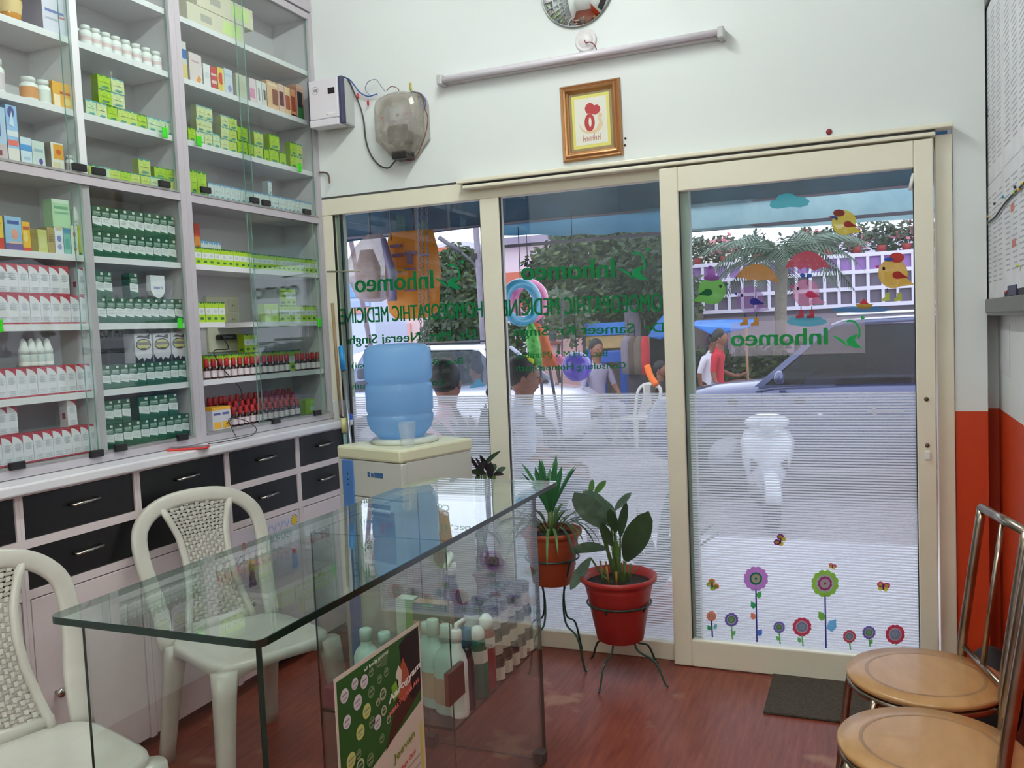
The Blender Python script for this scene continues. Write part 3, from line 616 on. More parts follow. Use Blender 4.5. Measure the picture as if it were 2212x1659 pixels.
# ---- lower left bay, top shelf: mixed boxes
def solid(k, w, d, h, base, patches=(), side=None, top=None): carton_kind(k, w, d, h, base, [(R_(0, 0, 1, 1), base)] + list(patches), side or tuple(int(v * .82) for v in base), top)
def put1(k, z, px0, px1, hpx_top, base, patches, label, side=None, top=None, d=.04, x=None, nm='medicine_carton', cat='carton', zt=0):
    """box whose front fills px0..px1 on the shelf and reaches row hpx_top of the photo"""
    x = XF - .036 if x is None else x; za = z + zt; y0, y1 = yat(px0, x, za), yat(px1, x, za); w = y1 - y0
    pm = (px0 + px1) / 2; h = AX(pm, hpx_top, x).z - za
    solid(k, w, d, h, base, patches, side, top); return one(k, (y0 + y1) / 2, za, label, '', cat, x=x, rz=0, nm=nm)
z = 1.700
put1('bx1', z, -18, 10, 466, (228, 190, 60), [(R_(0, 0, 1, .34), (200, 60, 50))] + txt(.75, n=2, c=(180, 110, 40)), 'yellow box with red base cut off at the left photo edge, lower left bay')
put1('bx2', z, 14, 50, 469, (150, 190, 222), [(R_(0, 0, 1, .2), (110, 92, 150)), (E_(.55, .48, .2, .16), (226, 160, 140)), (R_(.15, .78, .85, .88), (70, 90, 160)), (R_(.2, .2, .9, .26), (226, 190, 160))], 'light blue box with a pink emblem, top shelf, lower left bay')
put1('bx3', z, 51, 68, 480, (232, 178, 44), [(R_(0, 0, 1, .12), (210, 70, 50)), (E_(.4, .5, .3, .2), (236, 210, 120)), (R_(.1, .74, .9, .84), (190, 70, 50))], 'narrow orange-yellow box beside the light blue box')
put1('bx4', z, 69, 104, 496, (198, 200, 120), [(R_(0, 0, .42, 1), (138, 122, 60)), (R_(.5, .2, .9, .7), (206, 208, 140))], 'olive and lime box lying low on the top shelf, lower left bay', d=.07)
put1('bx5', z, 105, 120, 492, (170, 150, 96), txt(.7, n=5, c=(120, 100, 60)), 'narrow gold box between the olive and white boxes')
put1('bx6', z, 121, 139, 490, (222, 224, 232), [(R_(.1, .86, .9, 1), (196, 190, 150)), (E_(.5, .55, .25, .12), (120, 130, 190)), (E_(.5, .25, .25, .1), (150, 150, 200))], 'white box with violet marks beside the gold box')
put1('bx7', z, 140, 155, 494, (130, 190, 180), [(R_(0, .8, 1, 1), (90, 150, 180)), (R_(.2, .2, .8, .6), (100, 170, 160))], 'teal box on the top shelf, lower left bay')
put1('bx8', z, 156, 171, 488, (222, 222, 208), [(E_(.5, .7, .2, .1), (170, 110, 70)), (E_(.5, .4, .2, .08), (120, 170, 190)), (E_(.5, .2, .2, .08), (190, 110, 50))], 'white box with three coloured spots, top shelf, lower left bay')
put1('bx9', z, 172, 188, 490, (186, 208, 60), [(R_(0, 0, 1, .1), (70, 130, 60)), (E_(.5, .45, .2, .2), (70, 110, 50))], 'bright lime box against the divider, top shelf, lower left bay')
h4 = AX(128, 492, XF - .036).z - 1.700
put1('bx10', z, 115, 153, 432, (176, 214, 170), [(R_(.05, .86, .95, 1), (206, 226, 206)), (R_(.12, .66, .9, .76), (110, 170, 130)), (R_(.12, .5, .9, .56), (120, 176, 140))], 'large pale green box stacked on the small boxes, lower left bay', zt=h4 + .001, side=(150, 188, 146))
bottle('dropper_bottle', 'single white nozzle bottle beside the large pale green box', 'bottle', (XF - .05, yat(164, XF - .05, 1.79), 1.700 + AX(163, 489, XF - .036).z - 1.700 + .001), [(.012, 0), (.0125, .012), (.011, .014)], M_frost, [(.0115, .014), (.0115, .03), (.007, .05), (.003, .064), (.001, .066)], M_capw)
# ---- upper left bay
z = 2.405
MB_h = thing('honey_jar', 'round amber jar with dark lid, top shelf, upper left bay', 'jar', (XF - .075, yat(40, XF - .04, z), z + .0005))
MB().lathe([(.026, 0), (.03, .004), (.032, .03), (.036, .06), (.036, .085), (.03, .095)], n=20).build('body', mat('amber_honey_glass', (206, 140, 50), .15, coat=.5), MB_h, local=True)
MB().lathe([(.031, .095), (.031, .115), (.029, .117)], n=20).build('lid', mat('dark_brown_lid', (60, 44, 40), .4), MB_h, local=True)
MB().lathe([(.0322, .028), (.0364, .058), (.0364, .068)], n=20, cap=False).build('paper_label', mat('cream_gold_paper', (226, 196, 140), .5), MB_h, local=True)
o = put1('ub1', z, 94, 152, -20, (214, 210, 226), [(R_(.1, .46, .8, .52), (110, 120, 180)), (R_(.62, .38, .9, .43), (200, 130, 130)), (R_(.1, .3, .55, .34), (180, 180, 200))], 'large pale lilac box with printed blue name, top shelf, upper left bay', side=(150, 142, 160), d=.09)
z = 2.172
M_pillw = mat('white_pill_bottle', (232, 234, 232), .35)
def pill(loc, label, R=.022, H=.062, lab=None, mcap=None, n=16, group=None):
    t = bottle('pill_bottle', label, 'bottle', loc, [(R * .94, 0), (R, .003), (R, H * .72), (R * .72, H * .8), (R * .7, H * .82)], M_pillw, [(R * .8, H * .81), (R * .82, H), (R * .78, H * 1.02)], mcap or M_capw, (R * 1.01, H * .12, H * .6), lab or mat('white_print_label', (224, 224, 226), .5), n, group)
    return t
pill((XF - .07, yat(2, XF - .05, z), z + .0005), 'tall white pill bottle with red stripe cut off at left edge', .026, .105, mat('label_white_red', (214, 200, 206), .5))
pill((XF - .06, yat(64, XF - .06, z), z + .0005), 'white pill bottle with wide orange label, upper left bay', .026, .074, mat('orange_label', (206, 142, 84), .5))
pill((XF - .06, yat(95, XF - .06, z), z + .0005), 'white pill bottle with green line, right of the orange label', .023, .077, mat('white_green_label', (214, 222, 216), .5))
put1('ub2', z, 116, 166, 182, (232, 172, 60), [(R_(.04, .04, .3, .5), (246, 226, 190)), (R_(.3, .55, .9, .65), (200, 90, 50)), (E_(.6, .28, .16, .14), (236, 206, 120))], 'orange-yellow box beside the pill bottles, upper left bay', d=.06)
z = 1.966
put1('ub3', z, -12, 18, 232, (176, 200, 226), [(R_(0, 0, 1, .32), (206, 186, 190)), (R_(.3, .45, .6, .85), (90, 90, 160)), (R_(.1, .1, .6, .2), (130, 70, 80))], 'tall blue-white box cut off at the left, bottom shelf, upper left bay')
put1('ub4', z, 20, 44, 230, (150, 190, 232), [(R_(0, 0, 1, .26), (228, 220, 214)), (R_(.05, .3, .95, .4), (226, 110, 96)), (R_(0, .46, 1, .56), (222, 226, 232)), (E_(.45, .88, .3, .1), (80, 80, 140)), ([(.2, .66), (.5, .9), (.7, .62)], (206, 220, 240))], 'tall blue box with orange-red band, bottom shelf, upper left bay')
put1('ub5', z, 47, 71, 298, (206, 220, 232), [(R_(0, .52, 1, .74), (80, 150, 214)), (R_(.2, .2, .8, .3), (170, 190, 210))], 'small white box with blue band, upper left bay')
put1('ub6', z, 72, 99, 306, (206, 218, 214), [(E_(.65, .24, .16, .12), (90, 60, 150)), (R_(.15, .6, .85, .7), (160, 180, 190))], 'small pale box with violet spot, upper left bay')
put1('ub7', z, 113, 140, 310, (226, 224, 214), [(R_(.2, .42, 1, .95), (226, 160, 50)), (E_(.6, .68, .2, .1), (200, 90, 50)), (R_(.1, .1, .7, .3), (220, 206, 170))], 'small white and orange box, bottom shelf, upper left bay', side=(150, 140, 130), d=.05)
pill((XF - .05, yat(152, XF - .05, z), z + .0005), 'small grey-capped bottle at the divider, bottom shelf, upper left bay', .014, .058, mat('pinkgrey_label', (196, 180, 186), .5))
# ---- upper middle bay: white pill bottles in a row
z = 2.405; g = 'white pill bottles on the top shelf'; p = None
for r_ in range(2):
    for i in range(8):
        px = 186 + (338 - 186) * i / 7.0; x = XF - .058 - .046 * r_
        loc = (x, yat(px, XF - .058, z) + .012 * r_, z + .0005); lab = ORD[i] + ' white pill bottle from left, ' + ('front' if r_ == 0 else 'back') + ' row, top shelf, upper middle bay'
        if p is None:
            p = pill(loc, lab, .0205, .07, None, None, 14, g); MB().lathe([(.0209, .02), (.0209, .034)], n=14, cap=False).build('emblem', mat('pale_rose_emblem', (214, 190, 190), .5), p, local=True)
        else: parts_copy(p, loc, lab)
def lrow(kinds, z, px0, px1, n, desc, where, zt=0, skip=(), sz=1):
    x = XF - .036; za = z + zt; y0, y1 = yat(px0, x, za), yat(px1, x, za); p = (y1 - y0) / n
    for i in range(n):
        if i in skip: continue
        k = kinds[i % len(kinds)]; me, w, d, h = KIND[k]
        one(k, y0 + p * (i + .5), za, ORD[i] + ' ' + desc + ' from left,', where, sy=p / w * .97, sz=sz, x=x - random.random() * .002, rz=random.uniform(-.02, .02), group=desc + 's ' + where)
z = 2.172; L1 = 'second tier, third shelf, upper middle bay'
lrow(['mint_carton', 'pale_lime_carton', 'bright_lime_carton', 'lime_carton', 'lime_carton', 'bright_lime_carton', 'mint_carton', 'mint_carton', 'mint_carton'], z, 187, 378, 9, 'lime carton', 'third shelf, upper middle bay', sz=.94)
lrow(['bright_lime_carton', 'pale_lime_carton'], z, 213, 271, 2, 'lime carton', 'second tier, third shelf, upper middle bay', zt=.0535, sz=.86)
lrow(['bright_lime_carton', 'pale_lime_carton'], z, 212, 270, 2, 'lime carton', 'third tier, third shelf, upper middle bay', zt=.1025, sz=.86)
z = 1.966
lrow(['lime_carton', 'mint_carton', 'lime_carton', 'bright_lime_carton', 'lime_carton', 'lime_carton', 'mint_carton', 'lime_carton', 'lime_carton'], z, 192, 386, 9, 'lime carton', 'bottom shelf, upper middle bay', sz=.74)
lrow(['lime_carton'], z, 301, 327, 1, 'lime carton on top of the row,', 'bottom shelf, upper middle bay', zt=.0425, sz=1.0)
lrow(['bright_lime_carton', 'bright_lime_carton'], z, 334, 383, 2, 'lime carton', 'second tier, bottom shelf, upper middle bay', zt=.0425, sz=.7)
# ---- upper right bay
def flatbox(px0, px1, z0, h, lab, xoff=0):
    y0, y1 = yat(px0, XF - .05, z0), yat(px1, XF - .05, z0)
    t = thing('storage_box', lab, 'box', (XF - .05, (y0 + y1) / 2, z0 + .0005))
    MB().box(XBK + .01, y0, z0 + .0005, XF - .045, y1, z0 + h, bev=.002).build('body', mat('cream_card_box', (218, 210, 190), .6), t)
    yy = y0 + (y1 - y0) * .60
    MB().box(XF - .045, yy, z0 + h * .25, XF - .0445, yy + (y1 - y0) * .32, z0 + h * .85).build('sticker', mat('pale_lime_sticker', (206, 226, 150), .5), t)
    MB().box(XF - .045, y0 + (y1 - y0) * .22, z0 + h * .35, XF - .0445, y0 + (y1 - y0) * .4, z0 + h * .7).build('sticker', mat('grey_sticker', (180, 174, 164), .5), t)
flatbox(404, 528, 2.635, .082, 'cream cardboard box with lime label, lower of the stacked pair'); flatbox(424, 546, 2.718, .085, 'cream cardboard box with lime label, upper of the stacked pair')
z = 2.405
B = [(395, 406, 100, (206, 206, 200), [(R_(0, .55, 1, .8), (60, 110, 180)), (R_(0, 0, 1, .4), (222, 200, 120))], 'blue and yellow box beside the post, second shelf, upper right bay'),
 (411, 438, 118, (222, 206, 206), [([(.5, .1), (.7, .3), (.9, .2), (.8, .05), (.6, .04)], (226, 150, 70)), (R_(.2, .7, .8, .76), (190, 160, 170))], 'tall pink-white box with orange flower, upper right bay'),
 (441, 456, 140, (226, 226, 228), txt(.6, n=4), 'narrow white box beside the orange-flower box'),
 (457, 470, 146, (196, 70, 76), [(R_(.05, .6, .95, .7), (224, 200, 200)), (R_(.05, .25, .95, .4), (226, 190, 190))], 'red box with white bands, upper right bay'),
 (472, 486, 148, (226, 196, 90), [(E_(.5, .55, .4, .25), (200, 70, 60)), (R_(.7, 0, 1, 1), (226, 210, 150))], 'yellow box with red disc, upper right bay'),
 (487, 504, 151, (206, 214, 228), [(E_(.6, .25, .25, .14), (150, 150, 190)), (R_(.1, .7, .9, .8), (180, 200, 220))], 'white-blue box right of the yellow box, upper right bay'),
 (512, 535, 163, (216, 210, 190), [(R_(.15, .3, .85, .7), (206, 200, 176))], 'plain cream box behind the overlapping glass doors'),
 (541, 555, 171, (226, 206, 214), [(R_(0, .2, .8, .6), (214, 150, 180))], 'pink and white box left of the white pair'),
 (556, 567, 176, (228, 226, 226), [(R_(.3, .2, .6, .7), (150, 150, 150))], 'white box with grey figure right of the pink box'),
 (568, 577, 180, (222, 220, 216), [(R_(.3, .3, .8, .7), (90, 90, 90))], 'narrow white box left of the peach boxes'),
 (579, 603, 178, (226, 186, 146), [(R_(.45, .2, .95, .75), (140, 80, 60)), (R_(.1, .85, .9, .93), (240, 220, 190))], 'peach portrait box, first of the four, upper right bay'),
 (604, 616, 184, (232, 196, 180), [(R_(.1, .25, .9, .75), (110, 50, 60))], 'peach portrait box, second of the four, upper right bay'),
 (617, 629, 190, (236, 206, 160), [(R_(.1, .2, .9, .7), (180, 96, 70))], 'peach portrait box, third of the four, upper right bay'),
 (630, 641, 195, (222, 150, 120), [(R_(.1, .2, .9, .75), (170, 80, 60)), (R_(0, 0, 1, .1), (60, 50, 50))], 'peach portrait box, last of the four, upper right bay'),
 (643, 658, 186, (214, 160, 140), [(R_(.1, .0, .9, .45), (60, 120, 70)), (R_(.1, .35, .8, .8), (50, 50, 60))], 'peach, black and green box behind the inverter')]
for i, (a, b_, t_, base, pt, lab) in enumerate(B): put1('ur%d' % i, z, a, b_, t_ if i else 92, base, pt, lab, d=.05)
z = 2.172
def stack(px0, px1, n, tiers, kinds, nm_, h=.056, z=2.172):
    for t_ in range(tiers): lrow(kinds, z, px0, px1, n, 'lime carton', ORD[t_] + ' tier, ' + nm_, zt=t_ * (h + .0005) * 1.0, sz=h / .056)
stack(408, 425, 1, 1, ['bright_lime_carton'], 'far left, third shelf, upper right bay')
stack(425, 460, 2, 3, ['pale_lime_carton', 'pale_lime_carton'], 'left stack, third shelf, upper right bay', .050)
stack(461, 477, 1, 1, ['mint_carton'], 'between stacks, third shelf, upper right bay')
stack(478, 513, 2, 3, ['pale_lime_carton', 'lime_carton'], 'second stack, third shelf, upper right bay', .047)
stack(514, 536, 1, 2, ['bright_lime_carton'], 'bright stack, third shelf, upper right bay', .060)
stack(538, 549, 1, 1, ['bright_lime_carton'], 'mid gap, third shelf, upper right bay', .06)
stack(550, 570, 1, 2, ['lime_carton'], 'fourth stack, third shelf, upper right bay', .058)
stack(572, 582, 1, 1, ['bright_lime_carton'], 'small gap, third shelf, upper right bay', .054)
stack(583, 604, 1, 2, ['bright_lime_carton'], 'fifth stack, third shelf, upper right bay', .062)
stack(605, 619, 1, 1, ['bright_lime_carton'], 'right gap, third shelf, upper right bay', .058)
stack(628, 655, 2, 2, ['bright_lime_carton', 'lime_carton'], 'right stack, third shelf, upper right bay', .058)
z = 1.966
stack(412, 428, 1, 1, ['bright_lime_carton'], 'left end, bottom shelf, upper right bay', .10, z)
stack(429, 449, 1, 1, ['bright_lime_carton'], 'beside the post, bottom shelf, upper right bay', .10, z)
row('pale_blue_carton', z, 452, 675, 22, 'pale blue carton', 'bottom shelf, upper right bay')
one('pale_blue_carton', yat(586, XF - .036, z), z + .063, 'lone pale blue carton standing on the', 'bottom row, upper right bay', x=XF - .036, sy=1.5, sz=.95)
# ---- lower right bay
z = 1.700
row('white_labelled_lime_carton', z, 422, 544, 9, 'white-labelled lime carton', 'left half, top shelf, lower right bay', sz=.80)
row('white_labelled_lime_carton', z, 545, 686, 14, 'white-labelled lime carton', 'right half, top shelf, lower right bay', sz=.76)
row('pale_blue_carton', z, 437, 480, 4, 'pale carton', 'back row, top shelf, lower right bay', sz=1.7, x=XF - .10)
put1('lr0', z, 424, 436, 484, (216, 140, 60), [(R_(0, .7, 1, 1), (200, 70, 50)), (R_(.2, .2, .8, .5), (150, 90, 50))], 'orange and red box in the back row beside the post', x=XF - .10)
z = 1.475
row('white_labelled_lime_carton', z, 430, 488, 4, 'white-labelled lime carton', 'left group, second shelf, lower right bay', sz=.95)
row('slim_lime_carton', z, 573, 603, 2, 'slim olive-lime carton', 'second shelf, lower right bay')
row('white_labelled_lime_carton', z, 605, 684, 7, 'white-labelled lime carton', 'right group, second shelf, lower right bay', sz=.86)
row('white_labelled_lime_carton', z, 618, 640, 2, 'white-labelled lime carton', 'upper pair, second shelf, lower right bay', zt=.0735, sz=.9)
z = 1.250
row('white_labelled_lime_carton', z, 445, 652, 14, 'lime carton', 'back row, third shelf, lower right bay', x=XF - .13, sz=1.12)
row('white_labelled_lime_carton', z, 529, 557, 2, 'stacked lime carton', 'back row, third shelf, lower right bay', zt=.096, x=XF - .13, sz=.95)
M_mar = mat('dark_maroon_glass', (52, 16, 20), .2); M_redc = mat('red_ribbed_cap', (168, 26, 30), .4); M_pinkl = mat('pink_white_label', (222, 206, 212), .5)
red0 = None; g = 'red-capped bottles on the lower right shelves'
def red_row(px0, px1, n, z, x, where, skip=(), sc=1.0):
    global red0
    y0, y1 = yat(px0, x, z), yat(px1, x, z)
    for i in range(n):
        if i in skip: continue
        loc = (x, y0 + (y1 - y0) * (i + .5) / n, z + .0006); lab = ORD[i] + ' red-capped bottle from left, ' + where
        if red0 is None:
            red0 = bottle('medicine_bottle', lab, 'bottle', loc, [(.0125, 0), (.0132, .002), (.0132, .038), (.009, .046), (.008, .049)], M_mar, [(.0105, .048), (.0112, .052), (.0092, .076), (.0075, .080)], M_redc, (.0135, .007, .033), M_pinkl, 12, g)
        else: parts_copy(red0, loc, lab)
red_row(440, 692, 20, 1.250, XF - .052, 'front row, third shelf, lower right bay', (14,))
for r_ in range(3): red_row(500 - 10 * r_, 648 - 8 * r_, 12, 1.047 + .022 * r_, XF - .052 - .033 * r_, ['front', 'middle', 'back'][r_] + ' row, bottom shelf, lower right bay')
for r_ in (1, 2):
    x = XF - .052 - .033 * r_; a, c = yat(478, x, 1.05), yat(650, x, 1.05)
    tag(MB().box(x - .0155, a, 1.0455, x + .0155, c, 1.047 + .022 * r_, bev=.001).build('riser_block', M_lamw), ['low', 'high'][r_ - 1] + ' white riser under the ' + ['middle', 'back'][r_ - 1] + ' row of red-capped bottles', 'riser')
red_row(448, 484, 3, 1.047 + .044, XF - .118, 'back row behind the yellow-topped box')
x = XF - .118; tag(MB().box(x - .0155, yat(444, x, 1.05), 1.0455, x + .0155, yat(476, x, 1.05) , 1.090).build('riser_block', M_lamw), 'short white riser behind the yellow-topped box', 'riser')
# yellow and white carton + lime box by the window end
y0, y1 = yat(461, XF - .03, 1.047), yat(500, XF - .03, 1.047)
t = thing('medicine_box', 'large white box with yellow top and yellow panels, lower right bay', 'box', (XF - .03, (y0 + y1) / 2, 1.0465))
hh = AX(480, 878, XF - .03).z - 1.0465
MB().box(XF - .10, y0, 1.0465, XF - .03, y1, 1.0465 + hh * .86).build('body', pc((206, 206, 214)), t)
MB().box(XF - .10, y0, 1.0465 + hh * .86, XF - .03, y1, 1.0465 + hh).build('lid', pc((226, 168, 40)), t)
w_ = y1 - y0
for k in (0, 1):
    a = y0 + w_ * (.06 + .48 * k); MB().box(XF - .03, a, 1.0465 + hh * .06, XF - .0296, a + w_ * .40, 1.0465 + hh * .34).build('printed_panel', pc((236, 178, 40)), t); MB().box(XF - .03, a, 1.0465 + hh * .64, XF - .0296, a + w_ * .38, 1.0465 + hh * .74).build('printed_panel', pc((90, 90, 150)), t)
put1('lr9', 1.047, 661, 680, 862, (150, 190, 60), [(R_(.5, .2, 1, .5), (200, 216, 210)), (R_(.55, .55, 1, .95), (170, 220, 110))], 'single lime box at the window end, bottom shelf, lower right bay')
# switchboard at the back of the lower right bay, adapter and cables
def onback(px, py): p_ = AX(px, py, XBK + .012); return p_
a, c = onback(445, 640), onback(521, 748)
t = thing('switchboard', 'cream electrical switchboard at the back of the lower right bay', 'switchboard', (XBK + .006, (a.y + c.y) / 2, c.z))
MB().box(XBK + .0005, a.y, c.z - .02, XBK + .012, c.y, a.z, bev=.002).build('plate', mat('cream_switch_plate', (214, 214, 190), .4), t)
for (px, py) in ((503, 660), (503, 690)):
    q = onback(px, py); MB().box(XBK + .012, q.y - .03, q.z - .026, XBK + .0145, q.y + .03, q.z + .026, bev=.001).build('socket', mat('cream_socket', (206, 204, 182), .4), t)
    MB().box(XBK + .0146, q.y - .008, q.z - .004, XBK + .0150, q.y - .004, q.z + .004).box(XBK + .0146, q.y + .004, q.z - .004, XBK + .0150, q.y + .008, q.z + .004).build('socket_hole', M_black, t)
q = onback(480, 728); t = thing('power_adapter', 'black power adapter plugged into the cream switchboard', 'adapter', (XBK + .03, q.y, q.z))
MB().box(XBK + .016, q.y - .045, q.z - .012, XBK + .05, q.y + .05, q.z + .010, bev=.005).build('body', M_black, t)
pts = [(XBK + .05, q.y - .04, q.z), (XBK + .10, q.y - .07, q.z - .05), (XF - .05, yat(462, XF - .05, 1.36), 1.36), (XF - .032, yat(482, XF - .03, 1.29), 1.29), (XF - .028, yat(505, XF - .03, 1.24), 1.235), (XF - .026, yat(520, XF - .03, 1.19), 1.18), (XF - .022, yat(515, XF, 1.10), 1.10), (XF - .02, yat(498, XF, 1.06), 1.065)]
MB().tube(spline(pts), .0022, 6).build('cable', M_black, t)
tag(MB().tube(spline([(XF + .012, yat(505, XF, 1.014), 1.014), (XF + .02, yat(492, XF, 1.06), 1.05), (XF + .012, yat(490, XF, 1.09), 1.09), (XF + .016, yat(520, XF, 1.09), 1.075), (XF + .018, yat(545, XF, 1.04), 1.035), (XF + .03, yat(535, XF, 1.013), 1.0135), (XF + .06, yat(500, XF, 1.013), 1.0135), (XF + .07, yat(470, XF + .05, 1.012), 1.0135), (XF + .05, yat(445, XF + .04, 1.012), 1.0135)]), .0018, 6).build('charging_cable', M_black), 'thin black looped charging cable on the white worktop', 'cable')
a = AZ(377, 972, 1.0105); c = AZ(438, 968, 1.0105); t = thing('mobile_phone', 'flat dark phone in a red case lying on the worktop', 'phone', ((a.x + c.x) / 2, (a.y + c.y) / 2, 1.0105), math.atan2(c.y - a.y, c.x - a.x))
MB().box(-.07, -.035, 0, .07, .035, .008, bev=.003).build('case', mat('red_silicone', (206, 50, 44), .5), t, local=True); MB().box(-.064, -.030, .0078, .064, .030, .0086).build('screen', mat('dark_screen', (70, 60, 66), .15), t, local=True)
# ================================================================== WALL FITTINGS
# fluorescent batten (unlit) on the front wall
t = thing('tube_light', 'unlit fluorescent tube batten on the white wall above the picture', 'lamp', (-1.1, 0, 2.47))
a, c = AY(949, 176, -.03), AY(1566, 88, -.03)
MB().box(a.x + .02, -.028, a.z - .013, c.x - .02, -.0005, a.z + .024, bev=.003).build('batten', mat('aged_white_enamel', (214, 208, 214), .4), t)
MB().tube([(a.x + .01, -.048, a.z - .004), (c.x - .01, -.048, a.z + .004)], .0125, 14).build('glass_tube', mat('milky_tube_glass', (224, 216, 226), .25), t)
for x in (a.x, c.x - .025):
    MB().box(x, -.062, a.z - .022, x + .026, -.0005, a.z + .022, bev=.006).build('end_cap', mat('greyed_end_cap', (190, 188, 188), .4), t)
# ceiling rose plate with loose wire
q = AY(1266, 88, 0); t = thing('cable_outlet', 'round white outlet plate with a loose red wire below the mirror', 'outlet', (q.x, 0, q.z))
MB().lathe([(.046, 0), (.046, -.004), (.036, -.009), (.034, -.006), (.031, -.010), (.004, -.012)], (q.x, -.0005, q.z), 28, axis='Y').build('plate', mat('pinkish_white_plastic', (226, 220, 222), .4), t)
MB().tube(spline([(q.x - .004, -.010, q.z + .002), (q.x + .006, -.022, q.z - .016), (q.x + .026, -.028, q.z - .018), (q.x + .046, -.03, q.z - .036), (q.x + .052, -.03, q.z - .062)]), .0022, 6).build('wire', mat('red_wire', (130, 40, 48), .5), t)
# round mirror, partly above the frame
q = AY(1246, -24, 0); t = thing('wall_mirror', 'round mirror cut off by the top edge of the photo', 'mirror', (q.x, 0, q.z))
R = (AY(1324, -24, 0) - AY(1169, -24, 0)).length / 2
MB().lathe([(R, 0), (R, -.012), (R * .985, -.014)], (q.x, -.0005, q.z), 48, axis='Y').build('backing', mat('mirror_edge', (150, 160, 150), .3), t)
MB().lathe([(R * .99, 0), (R * .93, -.010), (R * .8, -.022), (R * .5, -.040), (R * .2, -.049), (.001, -.051)], (q.x, -.0145, q.z), 48, axis='Y', cap=False).build('mirror_face', mat('silvered_mirror', (226, 228, 226), .02, 1.0), t)
# framed picture
fc = [AY(*q, -.012) for q in ((1209, 187), (1338, 171), (1344, 336), (1216, 347))]
cx, cz = sum(p.x for p in fc) / 4, sum(p.z for p in fc) / 4; fw2, fh2 = .128, .1545
t = thing('picture_frame', 'small gold-brown framed red calligraphy picture on the front wall', 'picture', (cx, 0, cz)); t.rotation_euler = (0, math.radians(-.8), 0)
M_gold = mat('bronze_gold_moulding', (176, 128, 86), .28, .55); ring = [(0, -.010), (.006, -.020), (.014, -.016), (.020, -.026), (.026, -.024), (.030, -.014), (.034, -.012), (.038, -.006)]
def mould(w2, h2, prof, m, nm, par):
    b = MB(); n = len(prof)
    for i, (dd, y) in enumerate(prof):
        for sx, sz in ((-1, -1), (1, -1), (1, 1), (-1, 1)): b.v.append(Vector((sx * (w2 - dd), y, sz * (h2 - dd))))
    for i in range(n - 1):
        for k in range(4): b.f.append([i * 4 + k, i * 4 + (k + 1) % 4, (i + 1) * 4 + (k + 1) % 4, (i + 1) * 4 + k]); b.m.append(0); b.sm.append(False)
    return b.build(nm, m, par, local=True)
mould(fw2, fh2, [(0, -.001)] + ring, M_gold, 'moulding', t)
MB().box(-.091, -.006, -.118, .091, -.003, .118).build('mount', mat('gold_green_mount', (150, 130, 90), .5), t, local=True)
MB().box(-.080, -.0066, -.107, .080, -.006, .107).build('paper', mat('yellow_bordered_paper', (222, 214, 112), .5), t, local=True)
MB().box(-.068, -.0070, -.094, .068, -.0066, .094).build('paper', mat('white_paper', (228, 226, 214), .5), t, local=True)
b = MB(); y = -.0074
def blob(pts, mi, y=y): b.add([(u, y, v) for u, v in pts], [tuple(range(len(pts)))], mi)
blob([(-.052, -.012), (-.040, -.038), (-.018, -.050), (.010, -.052), (.036, -.042), (.050, -.020), (.044, .006), (.050, .022), (.036, .030), (.028, .012), (.034, -.010), (.020, -.034), (-.010, -.042), (-.034, -.032), (-.048, -.012)], 1, -.0072)
blob([(-.018, .066), (-.004, .074), (.010, .068), (.016, .060), (.030, .062), (.040, .052), (.042, .040), (.034, .028), (.020, .022), (.006, .026), (-.002, .030), (-.016, .032), (-.022, .042), (-.024, .054)], 0)
ou = [(-.006 + .022 * math.cos(a), -.006 + .036 * math.sin(a)) for a in [2 * PI * i / 20 for i in range(20)]]; iv = [(-.004 + .006 * math.cos(a), -.004 + .020 * math.sin(a)) for a in [2 * PI * i / 20 for i in range(20)]]
for i in range(20): j = (i + 1) % 20; b.add([(ou[i][0], y, ou[i][1]), (ou[j][0], y, ou[j][1]), (iv[j][0], y, iv[j][1]), (iv[i][0], y, iv[i][1])], [(0, 1, 2, 3)], 0)
b.build('calligraphy', [mat('crimson_ink', (176, 44, 48), .5), mat('cream_gold_ink', (222, 196, 160), .5)], t, local=True, fix=False)
b = MB()
for i, (u, h) in enumerate(((-.036, .026), (-.028, .014), (-.020, .018), (-.012, .014), (-.004, .018), (.006, .020), (.012, .030), (.020, .016), (.028, .018), (.036, .028))):
    b.box(u - .0013, -.0076, -.080, u + .0013, -.0072, -.080 + h); 
    if i % 2: b.box(u - .008, -.0076, -.070, u, -.0072, -.0675)
b.build('script_caption', mat('rose_ink', (196, 130, 120), .5), t, local=True)
for k, (px, py) in enumerate(((1351, 299), (1350, 314))):
    q = AY(px, py, 0); tag(MB().lathe([(.0045, 0), (.0045, -.003), (.001, -.004)], (q.x, -.0003, q.z), 10, axis='Y').build('wall_screw', mat('dark_red_screw', (60, 24, 24), .6)), ['upper', 'lower'][k] + ' of two dark screws beside the framed picture', 'screw')
q = AY(1791, 285, 0); tag(MB().lathe([(.011, 0), (.011, -.003), (.006, -.005), (.001, -.004)], (q.x, -.0003, q.z), 12, axis='Y').build('rosette', mat('dark_red_rosette', (130, 30, 46), .6)), 'small dark red rosette stuck above the sliding door', 'ornament')
